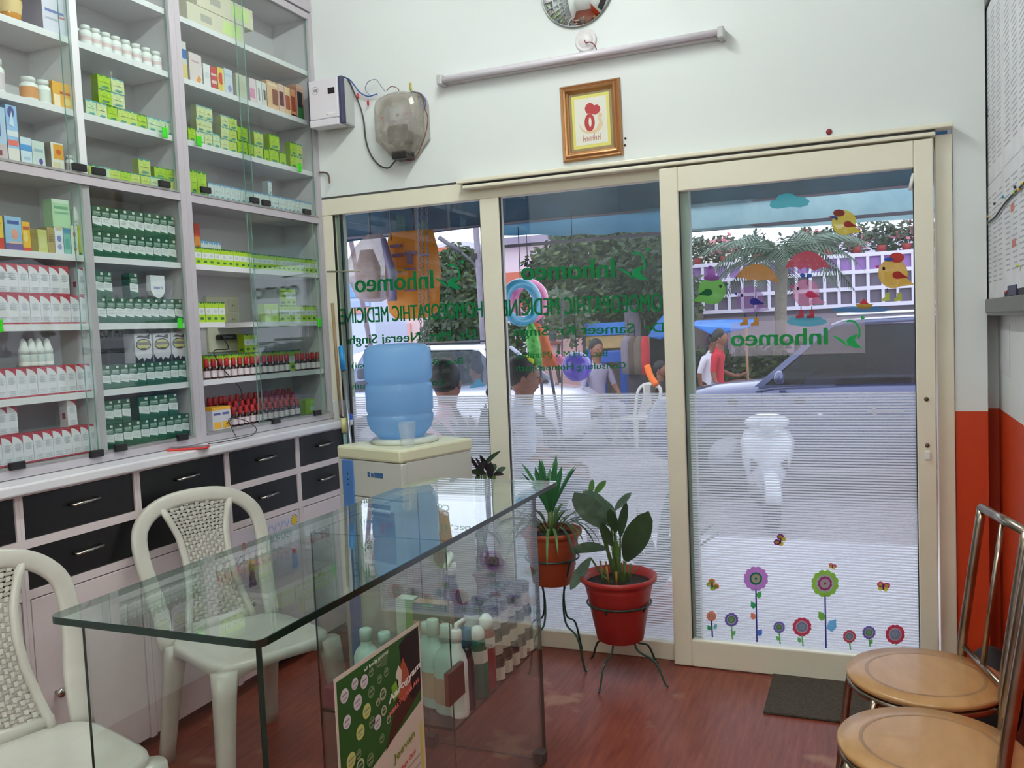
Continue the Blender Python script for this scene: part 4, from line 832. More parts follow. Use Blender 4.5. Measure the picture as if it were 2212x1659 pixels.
# inverter box
A, Bq = AY(660, 176, -.11), AY(735, 163, -.11); Cq = AY(742, 268, -.11)
t = thing('inverter', 'white and navy inverter box on the wall beside the cabinet', 'inverter', ((A.x + Bq.x) / 2, 0, Cq.z))
x0, x1, z0, z1 = A.x + .01, Bq.x, Cq.z, Bq.z
MB().box(x0 + .008, -.105, z0 + .01, x1 - .002, -.001, z1 - .004, bev=.006).build('body', mat('grey_box_side', (196, 198, 196), .4), t)
MB().box(x0 - .002, -.112, z0 + .008, x0 + .012, -.03, z1 - .004, bev=.003).build('edge_trim', mat('navy_trim', (62, 62, 92), .4), t); MB().box(x1 - .014, -.112, z0 + .008, x1 + .004, -.085, z1, bev=.003).build('edge_trim', mat('navy_trim', (62, 62, 92), .4), t)
MB().box(x0 + .010, -.120, z0 + .034, x1 - .014, -.104, z1 - .006, bev=.004).build('front_panel', mat('lilac_white_panel', (226, 220, 230), .35), t)
MB().box(x0 + .010, -.124, z0, x1 - .014, -.06, z0 + .032, bev=.004).build('front_panel', mat('lilac_white_panel', (226, 220, 230), .35), t)
MB().box(x0 + .112, -.1206, z1 - .075, x0 + .148, -.1196, z1 - .048).build('display', M_black, t)
MB().box(x0 + .10, -.121, z0 + .050, x0 + .15, -.119, z0 + .058, mi=0).box(x0 + .10, -.1214, z0 + .047, x0 + .104, -.121, z0 + .054, mi=1).build('indicator', [mat('glossy_white', (240, 240, 240), .1), mat('red_led_lens', (150, 40, 40), .3)], t)
b = MB(); cx_, cz_ = x0 + .045, z1 - .052
for i in range(18):
    a0, a1 = 2 * PI * i / 18, 2 * PI * (i + .6) / 18; b.tube([(cx_ + .017 * math.cos(a0), -.1206, cz_ + .017 * math.sin(a0)), (cx_ + .017 * math.cos(a1), -.1206, cz_ + .017 * math.sin(a1))], .0007, 4)
for k, hh in enumerate((.006, .012, .016, .012, .014)): b.box(cx_ - .008 + .004 * k - .001, -.1208, cz_ - hh / 2, cx_ - .008 + .004 * k + .001, -.1204, cz_ + hh / 2)
b.build('emblem', mat('dark_emblem', (60, 50, 60), .5), t)
# electricity meter under its clear cover
c0 = AY(865, 264, -.05); t = thing('electricity_meter', 'domed smoky plastic electricity meter with wires on the front wall', 'meter', (c0.x, 0, c0.z))
def octo(w, h, k, bot=.55):
    """rounded top, tapered bottom outline"""
    P = [(-w * bot * .75, -h), (-w, -h * .52), (-w, h * .45)]
    for i in range(1, 8): a = PI * (1 - i / 8.0); P.append((w * math.cos(a) * .98, h * .45 + h * .42 * math.sin(a) ** .7))
    return P + [(w, h * .45), (w, -h * .52), (w * bot * .75, -h)]
MB().prism([(c0.x + u, c0.z + v) for u, v in octo(.120, .156, 0)], 1, -.02, -.001).build('base', mat('grey_meter_base', (170, 168, 160), .5), t)
MB().prism([(c0.x - .008 + u, c0.z + .002 + v) for u, v in octo(.062, .085, 0)], 1, -.075, -.02).build('meter_body', mat('pale_meter_body', (190, 190, 196), .5), t)
MB().box(c0.x - .055, -.082, c0.z - .095, c0.x + .05, -.022, c0.z - .015, bev=.01).build('terminal_block', mat('dark_terminal_block', (58, 60, 60), .4), t)
MB().box(c0.x - .035, -.079, c0.z + .005, c0.x + .02, -.0745, c0.z + .06).build('dial_window', mat('white_dial', (216, 222, 226), .3), t)
MB().lathe([(.006, 0), (.006, -.004)], (c0.x + .005, -.079, c0.z + .025), 10, axis='Y').build('dial', M_black, t)
b = MB()
for j, (kk, y) in enumerate(((1, -.022), (1, -.075), (.93, -.095), (.80, -.105))):
    b.v += [Vector((c0.x - .004 + u, y, c0.z + v)) for u, v in octo(.109 * kk, .146 * kk, 0)]
n = len(octo(1, 1, 0))
for j in range(3):
    for i in range(n): k = (i + 1) % n; b.f.append([j * n + i, j * n + k, (j + 1) * n + k, (j + 1) * n + i]); b.m.append(0); b.sm.append(False)
b.f.append([3 * n + i for i in range(n)]); b.m.append(0); b.sm.append(False)
M_smoke = mat('smoky_clear_plastic', (200, 192, 182), .18, alpha=.5, rgb2=(150, 140, 130), scale=9)
b.build('clear_cover', M_smoke, t)
MB().box(c0.x - .035, -.085, c0.z - .165, c0.x + .045, -.01, c0.z - .128, bev=.005).build('cable_gland', M_black, t)
for dx in (-.068, .05): MB().box(c0.x + dx, -.098, c0.z + .012, c0.x + dx + .012, -.097, c0.z + .022).build('seal_mark', mat('red_seal_mark', (196, 60, 70), .5), t)
M_wr = mat('grey_black_wire', (62, 56, 56), .5); M_wb = mat('blue_wire', (60, 90, 160), .5); M_wbr = mat('brown_wire', (120, 70, 56), .5)
def wire(pts, r, m, lab):
    o = MB().tube(spline([AY(px, py, y) for px, py, y in pts]), r, 6).build('cable', m); return tag(o, lab, 'cable')
wire([(738, 166, -.10), (752, 172, -.05), (765, 200, -.02), (778, 230, -.015), (786, 262, -.012), (790, 300, -.012), (800, 332, -.012), (818, 356, -.012), (838, 363, -.02), (850, 352, -.04), (856, 345, -.05)], .0036, M_wr, 'long black cable looping from the inverter under the meter')
wire([(736, 164, -.09), (755, 172, -.05), (768, 188, -.03), (778, 200, -.02), (795, 208, -.02), (815, 203, -.02)], .003, M_wb, 'blue wire running from the inverter to the meter top')
wire([(800, 207, -.02), (789, 192, -.03), (796, 176, -.04), (812, 172, -.04), (822, 184, -.04), (832, 198, -.05)], .0022, mat('white_blue_wire', (150, 160, 180), .5), 'thin wire loop rising above the left of the meter')
wire([(835, 196, -.04), (845, 187, -.03), (858, 190, -.03), (862, 196, -.04)], .0018, M_wbr, 'thin brown wire arch on top of the meter')
wire([(892, 198, -.04), (910, 203, -.03), (920, 222, -.02), (914, 240, -.02), (908, 225, -.02), (904, 208, -.02)], .0026, M_wb, 'blue wire loop at the right shoulder of the meter')
wire([(896, 198, -.04), (912, 208, -.03), (918, 235, -.02), (924, 256, -.02), (919, 290, -.02), (906, 325, -.02), (890, 345, -.03), (876, 345, -.05)], .0026, M_wbr, 'brown and black wires hanging round the right of the meter')
wire([(886, 180, -.02), (887, 190, -.03), (890, 198, -.03)], .005, mat('yellow_green_sleeve', (170, 160, 60), .5), 'short yellow sleeved wire end above the meter')
for k, (px, py) in enumerate(((773, 207), (795, 222))):
    q = AY(px, py, -.02); tag(MB().lathe([(.003, 0), (.005, .004), (.005, .020), (.003, .024)], (q.x, -.02, q.z - .012), 10).build('wire_connector', mat('red_connector', (190, 30, 44), .35)), ['smaller red wire connector nearer the inverter', 'larger red wire connector nearer the meter'][k], 'connector')
# coat hook / cable end by cabinet, curtain rod stub
wire([(690, 372, -.01), (706, 374, -.02), (711, 384, -.03), (712, 396, -.03)], .0045, mat('rusty_iron', (110, 86, 76), .6), 'bent rusty hook on the wall under the inverter')
tag(MB().tube([AY(706, 587, -.03), AY(777, 586, -.03)], .004, 8).build('tie_rod', mat('grimy_steel_rod', (150, 146, 132), .5, .5)), 'thin horizontal steel rod across the left window jamb', 'rod')

# ---- notice board on the right wall
bx = .402
t = thing('notice_board', 'grey-framed notice board covered with papers on the right wall', 'notice board', (XR, -.9, 1.37))
MB().box(bx + .004, -2.1, 1.395, XR - .001, .088, 2.44).build('board', mat('dark_board_felt', (60, 58, 62), .8), t)
MB().box(bx - .004, -2.1, 1.372, XR - .001, .098, 1.398, bev=.002).box(bx - .004, -2.1, 2.435, XR - .001, .098, 2.462).box(bx - .004, .084, 1.372, XR - .001, .098, 2.462).build('frame', mat('grey_metal_frame', (108, 112, 110), .4, .4), t)
MB().box(bx - .010, -2.1, 1.385, bx - .001, .094, 1.43, bev=.002).build('ledge', mat('grey_metal_frame', (108, 112, 110), .4, .4), t)
M_pap = mat('notice_paper', (226, 226, 230), .6, rgb2=(212, 212, 218), scale=10); M_ink = mat('faint_print', (170, 172, 178), .6)
def paper(y0, y1, z0, z1, label, tilt=0, k=0, dark=False):
    x = bx + .0035 - .0008 * k
    o = thing('notice_sheet', label, 'paper', (x, (y0 + y1) / 2, z0))
    MB().add([(x, y0, z0), (x, y1, z0 + tilt), (x, y1, z1 + tilt), (x, y0, z1)], [(0, 1, 2, 3)]).add([(x + .0004, y0, z0), (x + .0004, y1, z0 + tilt), (x + .0004, y1, z1 + tilt), (x + .0004, y0, z1)], [(3, 2, 1, 0)]).build('sheet', mat('dark_poster', (70, 72, 84), .5) if dark else M_pap, o, fix=False)
    b = MB(); zz = z1 - .05
    while zz > z0 + .05 and not dark:
        for cc in range(3):
            ya = y0 + (y1 - y0) * (.08 + .30 * cc); L_ = (y1 - y0) * random.uniform(.14, .24); b.add([(x - .0003, ya, zz), (x - .0003, ya + L_, zz), (x - .0003, ya + L_, zz + .005), (x - .0003, ya, zz + .005)], [(0, 1, 2, 3)])
        zz -= .016
    if b.v: b.build('print', M_ink, o, fix=False)
    return o
s1 = paper(-.34, .076, 1.828, 2.43, 'large white printed sheet on the upper left of the board', 0, 0)
b = MB(); x = bx + .0025
for zz in (2.08, 2.06): b.add([(x, -.02, zz), (x, .02, zz + .012), (x, .022, zz + .018), (x, -.018, zz + .006)], [(0, 1, 2, 3)])
b.build('pen_mark', M_black, s1, fix=False)
s2 = paper(-.36, .074, 1.43, 1.825, 'white newspaper page with two red boxes on the lower board', .0, 1)
for (py, pz) in ((2187, 448), (2190, 525)):
    q = AX(py, pz, bx + .0015); MB().add([(bx + .0015, q.y - .035, q.z - .012), (bx + .0015, q.y + .035, q.z - .012), (bx + .0015, q.y + .035, q.z + .012), (bx + .0015, q.y - .035, q.z + .012)], [(0, 1, 2, 3)]).build('red_box_print', mat('faded_red_print', (196, 122, 112), .6), s2, fix=False)
paper(-.80, -.342, 1.832, 2.42, 'pale sheet pinned high at the right photo edge', 0, 1); paper(-.80, -.34, 1.45, 1.83, 'sheet beside the newspaper page at the right photo edge', 0, 2)
pts = [AX(px, py, bx - .003) for px, py in ((2133, 482), (2150, 468), (2170, 440), (2190, 418), (2212, 396))]; pts.append(pts[-1] + Vector((0, -.5, .02)))
tag(MB().tube(spline(pts), .003, 6).build('garland_string', mat('dark_green_tinsel', (40, 66, 62), .6)), 'dark tinsel string strung diagonally across the notice board', 'garland')
CL = [((2133, 468), (220, 170, 60)), ((2148, 440), (60, 50, 80)), ((2166, 425), (60, 150, 180)), ((2190, 416), (150, 190, 70)), ((2200, 410), (230, 180, 60)), ((2208, 396), (230, 200, 60)), ((2132, 648), (190, 70, 80)), ((2152, 646), (200, 110, 100)), ((2172, 631), (210, 80, 90)), ((2192, 404), (70, 60, 90)), ((2198, 574), (196, 206, 80)), ((2196, 648), (200, 190, 80))]
nmC = ['amber', 'dark violet', 'sky blue', 'leaf green', 'orange', 'lemon', 'crimson', 'coral', 'scarlet', 'plum', 'lime', 'mustard']
for i, ((px, py), rgb) in enumerate(CL):
    q = AX(px, py, bx - .006); tag(MB().ball((bx - .006, q.y, q.z), .007, 8, sc=(.6, 1.6, .7)).build('push_pin', mat('pin_%d' % i, rgb, .4)), nmC[i] + ' pin or bead on the notice board, ' + ('along the tinsel string' if py < 500 else 'near the bottom ledge'), 'pin')
tag(MB().box(bx - .002, AX(2196, 650, bx).y, 1.432, bx + .004, AX(2178, 650, bx).y, 1.462).build('navy_card', mat('navy_card', (44, 46, 84), .5)), 'small navy card resting on the board ledge', 'card')
q0, q1 = AX(2156, 700, XR), AX(2182, 815, XR)
t = thing('wall_paper_strip', 'plain white paper strip taped to the wall below the board', 'paper', (XR, (q0.y + q1.y) / 2, q1.z)); MB().box(XR - .0015, q1.y, q1.z, XR - .0005, q0.y, q0.z).build('sheet', M_pap, t)

# ================================================================== GLASS COUNTER
cx0, cx1, cy0, cy1, ct = -1.400, -.976, -2.287, -.945, .870
t = counter = thing('glass_counter', 'long clear glass display counter with thick green-edged top', 'counter', (-1.2, -1.55, 0))
# top with one rounded corner
def rrect(x0, y0, x1, y1, r, n=5):
    P = []
    for cx_, cy_, a0 in ((x1 - r, y0 + r, -PI / 2), (x1 - r, y1 - r, 0), (x0 + r, y1 - r, PI / 2), (x0 + r, y0 + r, PI)):
        for i in range(n + 1): a = a0 + PI / 2 * i / n; P.append((cx_ + r * math.cos(a), cy_ + r * math.sin(a)))
    return P
P = rrect(-1.457, -2.316, -.957, -.778, .022); b = MB(); n = len(P); b.prism(P, 2, ct + .0005, ct + .0145); b.m = [0, 0] + [2 if (P[i][0] + P[(i + 1) % n][0]) / 2 < -1.44 or (P[i][1] + P[(i + 1) % n][1]) / 2 > -.80 else 1 for i in range(n)]
b.build('glass_top', [M_topglass, M_gedge, mat('far_glass_edge', (120, 150, 140), .15, alpha=.5)], t)
def vp(nm, x0, y0, x1, y1, z0=.004, z1=ct, par=t, edge='y'):
    b = MB().box(x0, y0, z0, x1, y1, z1); thin_x = abs(x1 - x0) < abs(y1 - y0)
    b.m = [1, 1, 1, 0, 1, 0] if thin_x else [1, 1, 0, 1, 0, 1]
    return b.build(nm, [M_casglass, M_gedge], par)
front = vp('front_panel', cx1 - .012, cy0 + .0, cx1, cy1 - .0)
vp('end_panel', cx0, cy0, cx1 - .013, cy0 + .006); vp('end_panel', cx0, cy1 - .006, cx1 - .013, cy1); vp('partition_panel', cx0 + .006, -1.558, cx1 - .013, -1.550)
vp('back_panel', cx0, -1.549, cx0 + .005, cy1 - .006)
b = MB().box(cx0 + .006, -1.549, .372, cx1 - .013, cy1 - .007, .380); b.m = [0, 0, 1, 1, 1, 1]; b.build('glass_shelf', [M_casglass, M_gedge], t)
MB().box(cx1 - .035, cy1 - .035, .0, cx1 + .003, cy1 + .003, .04, bev=.003).box(cx1 - .035, cy0 - .003, 0, cx1 + .003, cy0 + .035, .04, bev=.003).box(cx0 - .003, cy0 - .003, 0, cx0 + .035, cy0 + .035, .04, bev=.003).box(cx0 - .003, cy1 - .035, 0, cx0 + .035, cy1 + .003, .04, bev=.003).build('corner_bracket', mat('dull_metal_bracket', (96, 88, 78), .4, .6), t)
MB().box(cx1 - .012, -1.60, .46, cx1 + .002, -1.51, .545, bev=.002).build('glass_clip', mat('brown_metal_clip', (110, 70, 60), .3, .3), t)
# poster on the front panel
def FX(u, v): return (cx1 + .0015, -2.083 + .349 * u, .724 - .46 * v)
t = thing('poster', 'green and white health poster standing against the counter front glass', 'poster', (cx1 + .001, -1.91, .264))
b = MB(); b.box(cx1 + .0003, -2.083, .264, cx1 + .001, -1.734, .724); b.build('sheet', mat('cream_poster_paper', (214, 206, 190), .45), t)
b = MB()
def pp(pts, mi, k=0): b.add([(cx1 + .0013 + .0002 * k, -2.083 + .349 * u, .724 - .46 * v) for u, v in pts], [tuple(range(len(pts)))], mi)
pp([(.02, .02), (.98, .02), (.98, .40), (.02, .60 - .02)], 0); pp([(.02, .02), (.98, .02), (.98, .36), (.02, .56)], 0, 1)
pp([(.50, .50), (.98, .34), (.98, .20), (.70, .24), (.60, .38)], 1, 2)
pp([(.72, .05), (.80, .03), (.98, .02), (.98, .34), (.86, .36), (.78, .28), (.74, .18)], 2, 3)
pp([(.68, .20), (.76, .12), (.82, .20), (.86, .30), (.76, .34), (.68, .30)], 3, 4); pp([(.66, .18), (.70, .14), (.74, .18), (.72, .26), (.68, .26)], 4, 5)
pp([(.60, .22), (.68, .20), (.70, .28), (.62, .30)], 5, 5)
pp([(.40, .03), (.60, .03), (.56, .10), (.44, .08)], 6, 2)
random.seed(3)
for k, (u, v, r, mi) in enumerate([(.09, .10, .042, 7), (.20, .08, .035, 7), (.30, .10, .042, 7), (.22, .17, .045, 7), (.10, .22, .04, 7), (.31, .24, .045, 8), (.23, .31, .045, 8), (.12, .40, .048, 8), (.42, .33, .045, 7), (.38, .08, .03, 9), (.37, .17, .038, 9), (.47, .06, .026, 9), (.47, .14, .03, 9), (.50, .22, .038, 10), (.44, .24, .024, 10), (.50, .30, .032, 10), (.55, .36, .026, 10), (.36, .31, .036, 9), (.21, .46, .045, 10), (.32, .47, .04, 9), (.11, .52, .038, 9), (.46, .42, .03, 9), (.55, .13, .03, 9), (.20, .40, .03, 9)]):
    pp([(u + r * math.cos(a), v + r * .76 * math.sin(a)) for a in [2 * PI * i / 18 for i in range(18)]], mi, 6)
    if mi in (9, 10): pp([(u + r * .7 * math.cos(a), v + r * .53 * math.sin(a)) for a in [2 * PI * i / 14 for i in range(14)]], 0, 7)
    pp([(u - r * .6, v - .008), (u + r * .6, v - .014), (u + r * .6, v - .004), (u - r * .6, v + .002)], 11, 8); pp([(u - r * .5, v + .014), (u + r * .5, v + .008), (u + r * .5, v + .014), (u - r * .5, v + .020)], 11, 8)
for i in range(5): pp([(.45, .70 + .045 * i), (.93, .66 + .045 * i), (.93, .667 + .045 * i), (.45, .707 + .045 * i)], 11, 1)
pp([(.94, .52), (.97, .50), (.97, .98), (.94, .98)], 12, 1)
b.build('poster_print', [mat('p%d' % i, c, .5) for i, c in enumerate([(36, 92, 34), (70, 34, 24), (26, 12, 14), (176, 84, 56), (226, 220, 200), (120, 170, 50), (84, 116, 78), (214, 208, 222), (196, 206, 120), (104, 146, 84), (186, 196, 160), (150, 150, 140), (206, 200, 90)])], t, fix=False)
ub, vb = (0, .349, .075), (0, -.02, .46)
def ptext(body, u, v, wu, hv, rgb, bold=.01, slope=0.14): 
    o = lettering('lettering', body, mat('poster_ink_%d_%d_%d' % rgb, rgb, .5), t, (cx1 + .0036, -2.083 + .349 * u, .724 - .46 * v), (0, 1, slope), (0, 0, 1), .349 * wu, .46 * hv, bold, nrm=(1, 0, 0)); return o
ptext('Inhomeo', .18, .66, .34, .055, (60, 80, 40), .02); ptext('Aarogyam', .56, .30, .42, .045, (236, 232, 226), .02, .20); ptext('HEALTH FOR ALL', .56, .35, .40, .02, (230, 120, 120), .01, .2)
ptext('Jeevan', .58, .60, .28, .05, (120, 136, 40), .0, .2); ptext('Health Privilege Card', .46, .69, .40, .028, (196, 70, 70), .0, .18); ptext('all body points', .30, .06, .28, .02, (216, 226, 206), .0, .05)

# ---- bottles and jars on the counter's glass shelf
zs = .3805
def cb(nm, label, cat, px, x, prof, m, cprof, mc, lab=None, ml=None, group=None, sx=1, sy=1, z=zs):
    return bottle(nm, label, cat, (x, yat(px, x, z), z), prof, m, cprof, mc, lab, ml, 18, group, sx, sy)
def sh(r, h, neck=.35, rc=.012, hc=.03): return [(r * .9, 0), (r, .006), (r, h * .74), (r * .8, h * .84), (rc * 1.1, h * .92), (rc, h)], [(rc * 1.15, h), (rc * 1.15, h + hc), (rc * .9, h + hc + .003)]
M_mint = mat('mint_white_plastic', (204, 222, 212), .35); M_teal = mat('teal_bottle', (24, 110, 90), .25); M_dk = mat('dark_syrup_bottle', (44, 30, 40), .2); M_red = mat('red_shampoo', (150, 50, 56), .25); M_blcap = mat('blue_cap', (20, 110, 150), .35); M_yel = mat('yellow_cap', (226, 180, 40), .4)
M_lbw = mat('white_bottle_label', (222, 220, 212), .5); M_lbp = mat('peach_label', (206, 170, 140), .5)
p_, c_ = sh(.030, .150); cb('shampoo_bottle', 'mint-white flat shampoo bottle, left front on the counter shelf', 'bottle', 925, -1.19, *(p_, M_mint), *(c_, M_mint), (.0305, .02, .08), M_lbw, sy=.8)
p_, c_ = sh(.040, .195, hc=.042, rc=.015); t1 = cb('lotion_bottle', 'large mint lotion bottle, left of the shelf corner in the counter', 'bottle', 943, -1.10, p_, M_mint, c_, M_mint, (.0405, .03, .10), M_lbp, sy=.7)
dup(t1, (-1.045, yat(972, -1.045, zs), zs), 0, label='large mint lotion bottle nearest the shelf corner in the counter')
p_, c_ = sh(.026, .20, hc=.03); t2 = cb('pump_bottle', 'white pump bottle standing at the shelf corner in the counter', 'bottle', 994, -1.01, p_, M_white, c_, M_white, (.0262, .02, .10), M_lbw)
MB().tube([(0, 0, .23), (0, 0, .245), (.0, .045, .243), (0, .05, .235)], .006).build('pump_spout', M_white, t2, local=True)
p_, c_ = sh(.020, .175, hc=.045, rc=.014); cb('syrup_bottle', 'dark bottle with blue cap at the shelf corner in the counter', 'bottle', 1013, -1.005, p_, M_dk, c_, M_blcap)
p_, c_ = sh(.026, .165, hc=.03, rc=.02); cb('shampoo_bottle', 'teal bottle with white round cap and white label in the counter', 'bottle', 1037, -1.01, p_, M_teal, [(.019, .16), (.021, .17), (.020, .185), (.012, .197), (.001, .2)], M_white, (.0265, .10, .135), M_lbw)
cb('shampoo_bottle', 'tall red bottle with white ball cap in the counter', 'bottle', 1056, -1.01, [(.02, 0), (.023, .006), (.023, .15), (.018, .175)], M_red, [(.019, .172), (.021, .185), (.019, .20), (.010, .212), (.001, .214)], M_white, (.0235, .12, .15), M_lbw)
p_, c_ = sh(.024, .150, hc=.03, rc=.017); cb('lotion_bottle', 'white bottle with yellow cap at the back left of the counter shelf', 'bottle', 922, -1.27, p_, M_white, c_, M_yel, (.0242, .02, .08), M_lbw)
p_, c_ = sh(.036, .17, hc=.03, rc=.015); t1 = cb('lotion_bottle', 'mint bottle seen behind the poster, left one of the pair', 'bottle', 750, -1.33, p_, M_mint, c_, M_mint, (.037, .02, .07), M_lbw)
t1.location = AZ(752, 1500, zs); t1.location = (-1.30, -1.46, zs); dup(t1, (-1.235, -1.47, zs), 0, label='mint bottle seen behind the poster, right one of the pair')
# big cartons at the back
def cbox(nm, x0, y0, x1, y1, h, base, patches, label):
    t = thing(nm, label, 'box', ((x0 + x1) / 2, (y0 + y1) / 2, zs)); MB().box(x0, y0, zs + .0004, x1, y1, zs + h).build('carton', pc(base), t); b = MB(); ms = []
    for i, (pts, rgb) in enumerate(patches):
        m = pc(rgb); ms.append(m) if m not in ms else None
        b.add([(x0 + (x1 - x0) * u, y0 - .0004 - .0002 * i, zs + h * v) for u, v in pts], [tuple(range(len(pts)))], ms.index(m))
    if b.v: b.build('print', ms, t, fix=False)
cbox('medicine_box', -1.36, -1.19, -1.30, -1.15, .20, (206, 218, 196), [(R_(.55, 0, 1, 1), (110, 170, 70)), (R_(.1, .0, .5, .35), (226, 206, 70)), (E_(.3, .2, .12, .04), (200, 60, 50))], 'white-green box with yellow corner at the back of the counter shelf')
cbox('medicine_box', -1.29, -1.21, -1.17, -1.17, .20, (186, 150, 120), [(R_(0, .72, 1, 1), (60, 92, 72)), (R_(.3, .92, .6, 1), (50, 130, 60)), (E_(.45, .42, .32, .26, 20), (214, 208, 206)), ([(.55, .8), (.8, .75), (1, .5), (1, .72)], (226, 196, 160)), (R_(.2, .38, .5, .42), (60, 50, 50))], 'large brown-green box with round white emblem on the counter shelf')
# jars in stacked rows
M_jb = mat('brown_jar', (62, 46, 40), .25); M_jl = mat('black_ribbed_lid', (50, 40, 38), .35); M_jlab = mat('cream_jar_label', (216, 210, 196), .5); M_jg = mat('green_bottom_label', (160, 180, 120), .5); M_pur = mat('purple_jar', (70, 54, 90), .25)
def jar(loc, label, mb, ml, mlab, R=.026, H=.05, group='jars on the counter shelf'):
    t = thing('medicine_jar', label, 'jar', loc, 0, group)
    MB().lathe([(R * .95, 0), (R, .003), (R, H * .95), (R * .9, H)], n=18).build('body', mb, t, local=True); MB().lathe([(R * 1.02, H), (R * 1.04, H + .002), (R * 1.04, H + .020), (R * .95, H + .023), (.003, H + .0235)], n=18).build('lid', ml, t, local=True)
    MB().lathe([(R * 1.012, .006), (R * 1.012, H * .86)], n=18, cap=False).build('paper_label', mlab, t, local=True); return t
jh = .0745; j0 = None; ys = [yat(px, -1.008, zs) for px in (1074, 1098, 1118, 1136, 1152, 1166)]; step = .058
y_first = ys[0]
for r_, (nm_, mats_) in enumerate((('bottom', (M_jb, M_jl, M_jlab)), ('second', (M_jb, M_jl, M_jlab)), ('third', (M_pur, mat('violet_black_lid', (54, 50, 66), .3), mat('lilac_white_label', (206, 206, 214), .5))))):
    pr_ = None
    for i in range(6 if r_ < 2 else 5):
        for col in range(2):
            y = y_first + step * i; x = -1.010 - .060 * col
            if y > cy1 - .03: continue
            loc = (x - .004 * r_, y, zs + jh * r_ + .0004); lab = ORD[i] + ' jar from the near end, ' + nm_ + ' layer, ' + ('front' if col == 0 else 'back') + ' row on the counter shelf'
            if pr_ is None: pr_ = jar(loc, lab, *mats_)
            else: parts_copy(pr_, loc, lab)
p = jar((-1.08, y_first - .075, zs), 'white jar standing just before the stacked jars', M_white, M_white, M_jlab, .026, .075)
p_, c_ = sh(.026, .11, hc=.04, rc=.015); cb('syrup_bottle', 'white-capped pale bottle behind the stacked jars, counter shelf', 'bottle', 1060, -1.16, p_, mat('pale_blue_white', (200, 206, 214), .35), c_, M_white, z=zs); 
b_ = bottle('spray_bottle', 'purple conical spray bottle with white cap in the counter', 'bottle', (-1.20, y_first + .11, zs), [(.04, 0), (.042, .01), (.040, .13), (.034, .17), (.018, .24), (.016, .27)], mat('purple_spray_bottle', (84, 70, 108), .2), [(.020, .27), (.020, .30), (.014, .305)], M_white, (.0425, .02, .12), mat('lilac_white_label', (206, 206, 214), .5), 20)
MB().tube([(0, 0, .30), (0, .0, .325), (.02, -.05, .322), (.02, -.07, .305)], [.012, .014, .01, .008]).build('trigger', M_white, b_, local=True)
tag(MB().box(-1.39, -1.545, zs, -1.33, -1.40, zs + .06, bev=.004).build('folded_pack', mat('maroon_pack', (140, 60, 76), .4)), 'maroon foil pack lying at the back of the counter shelf', 'pack')
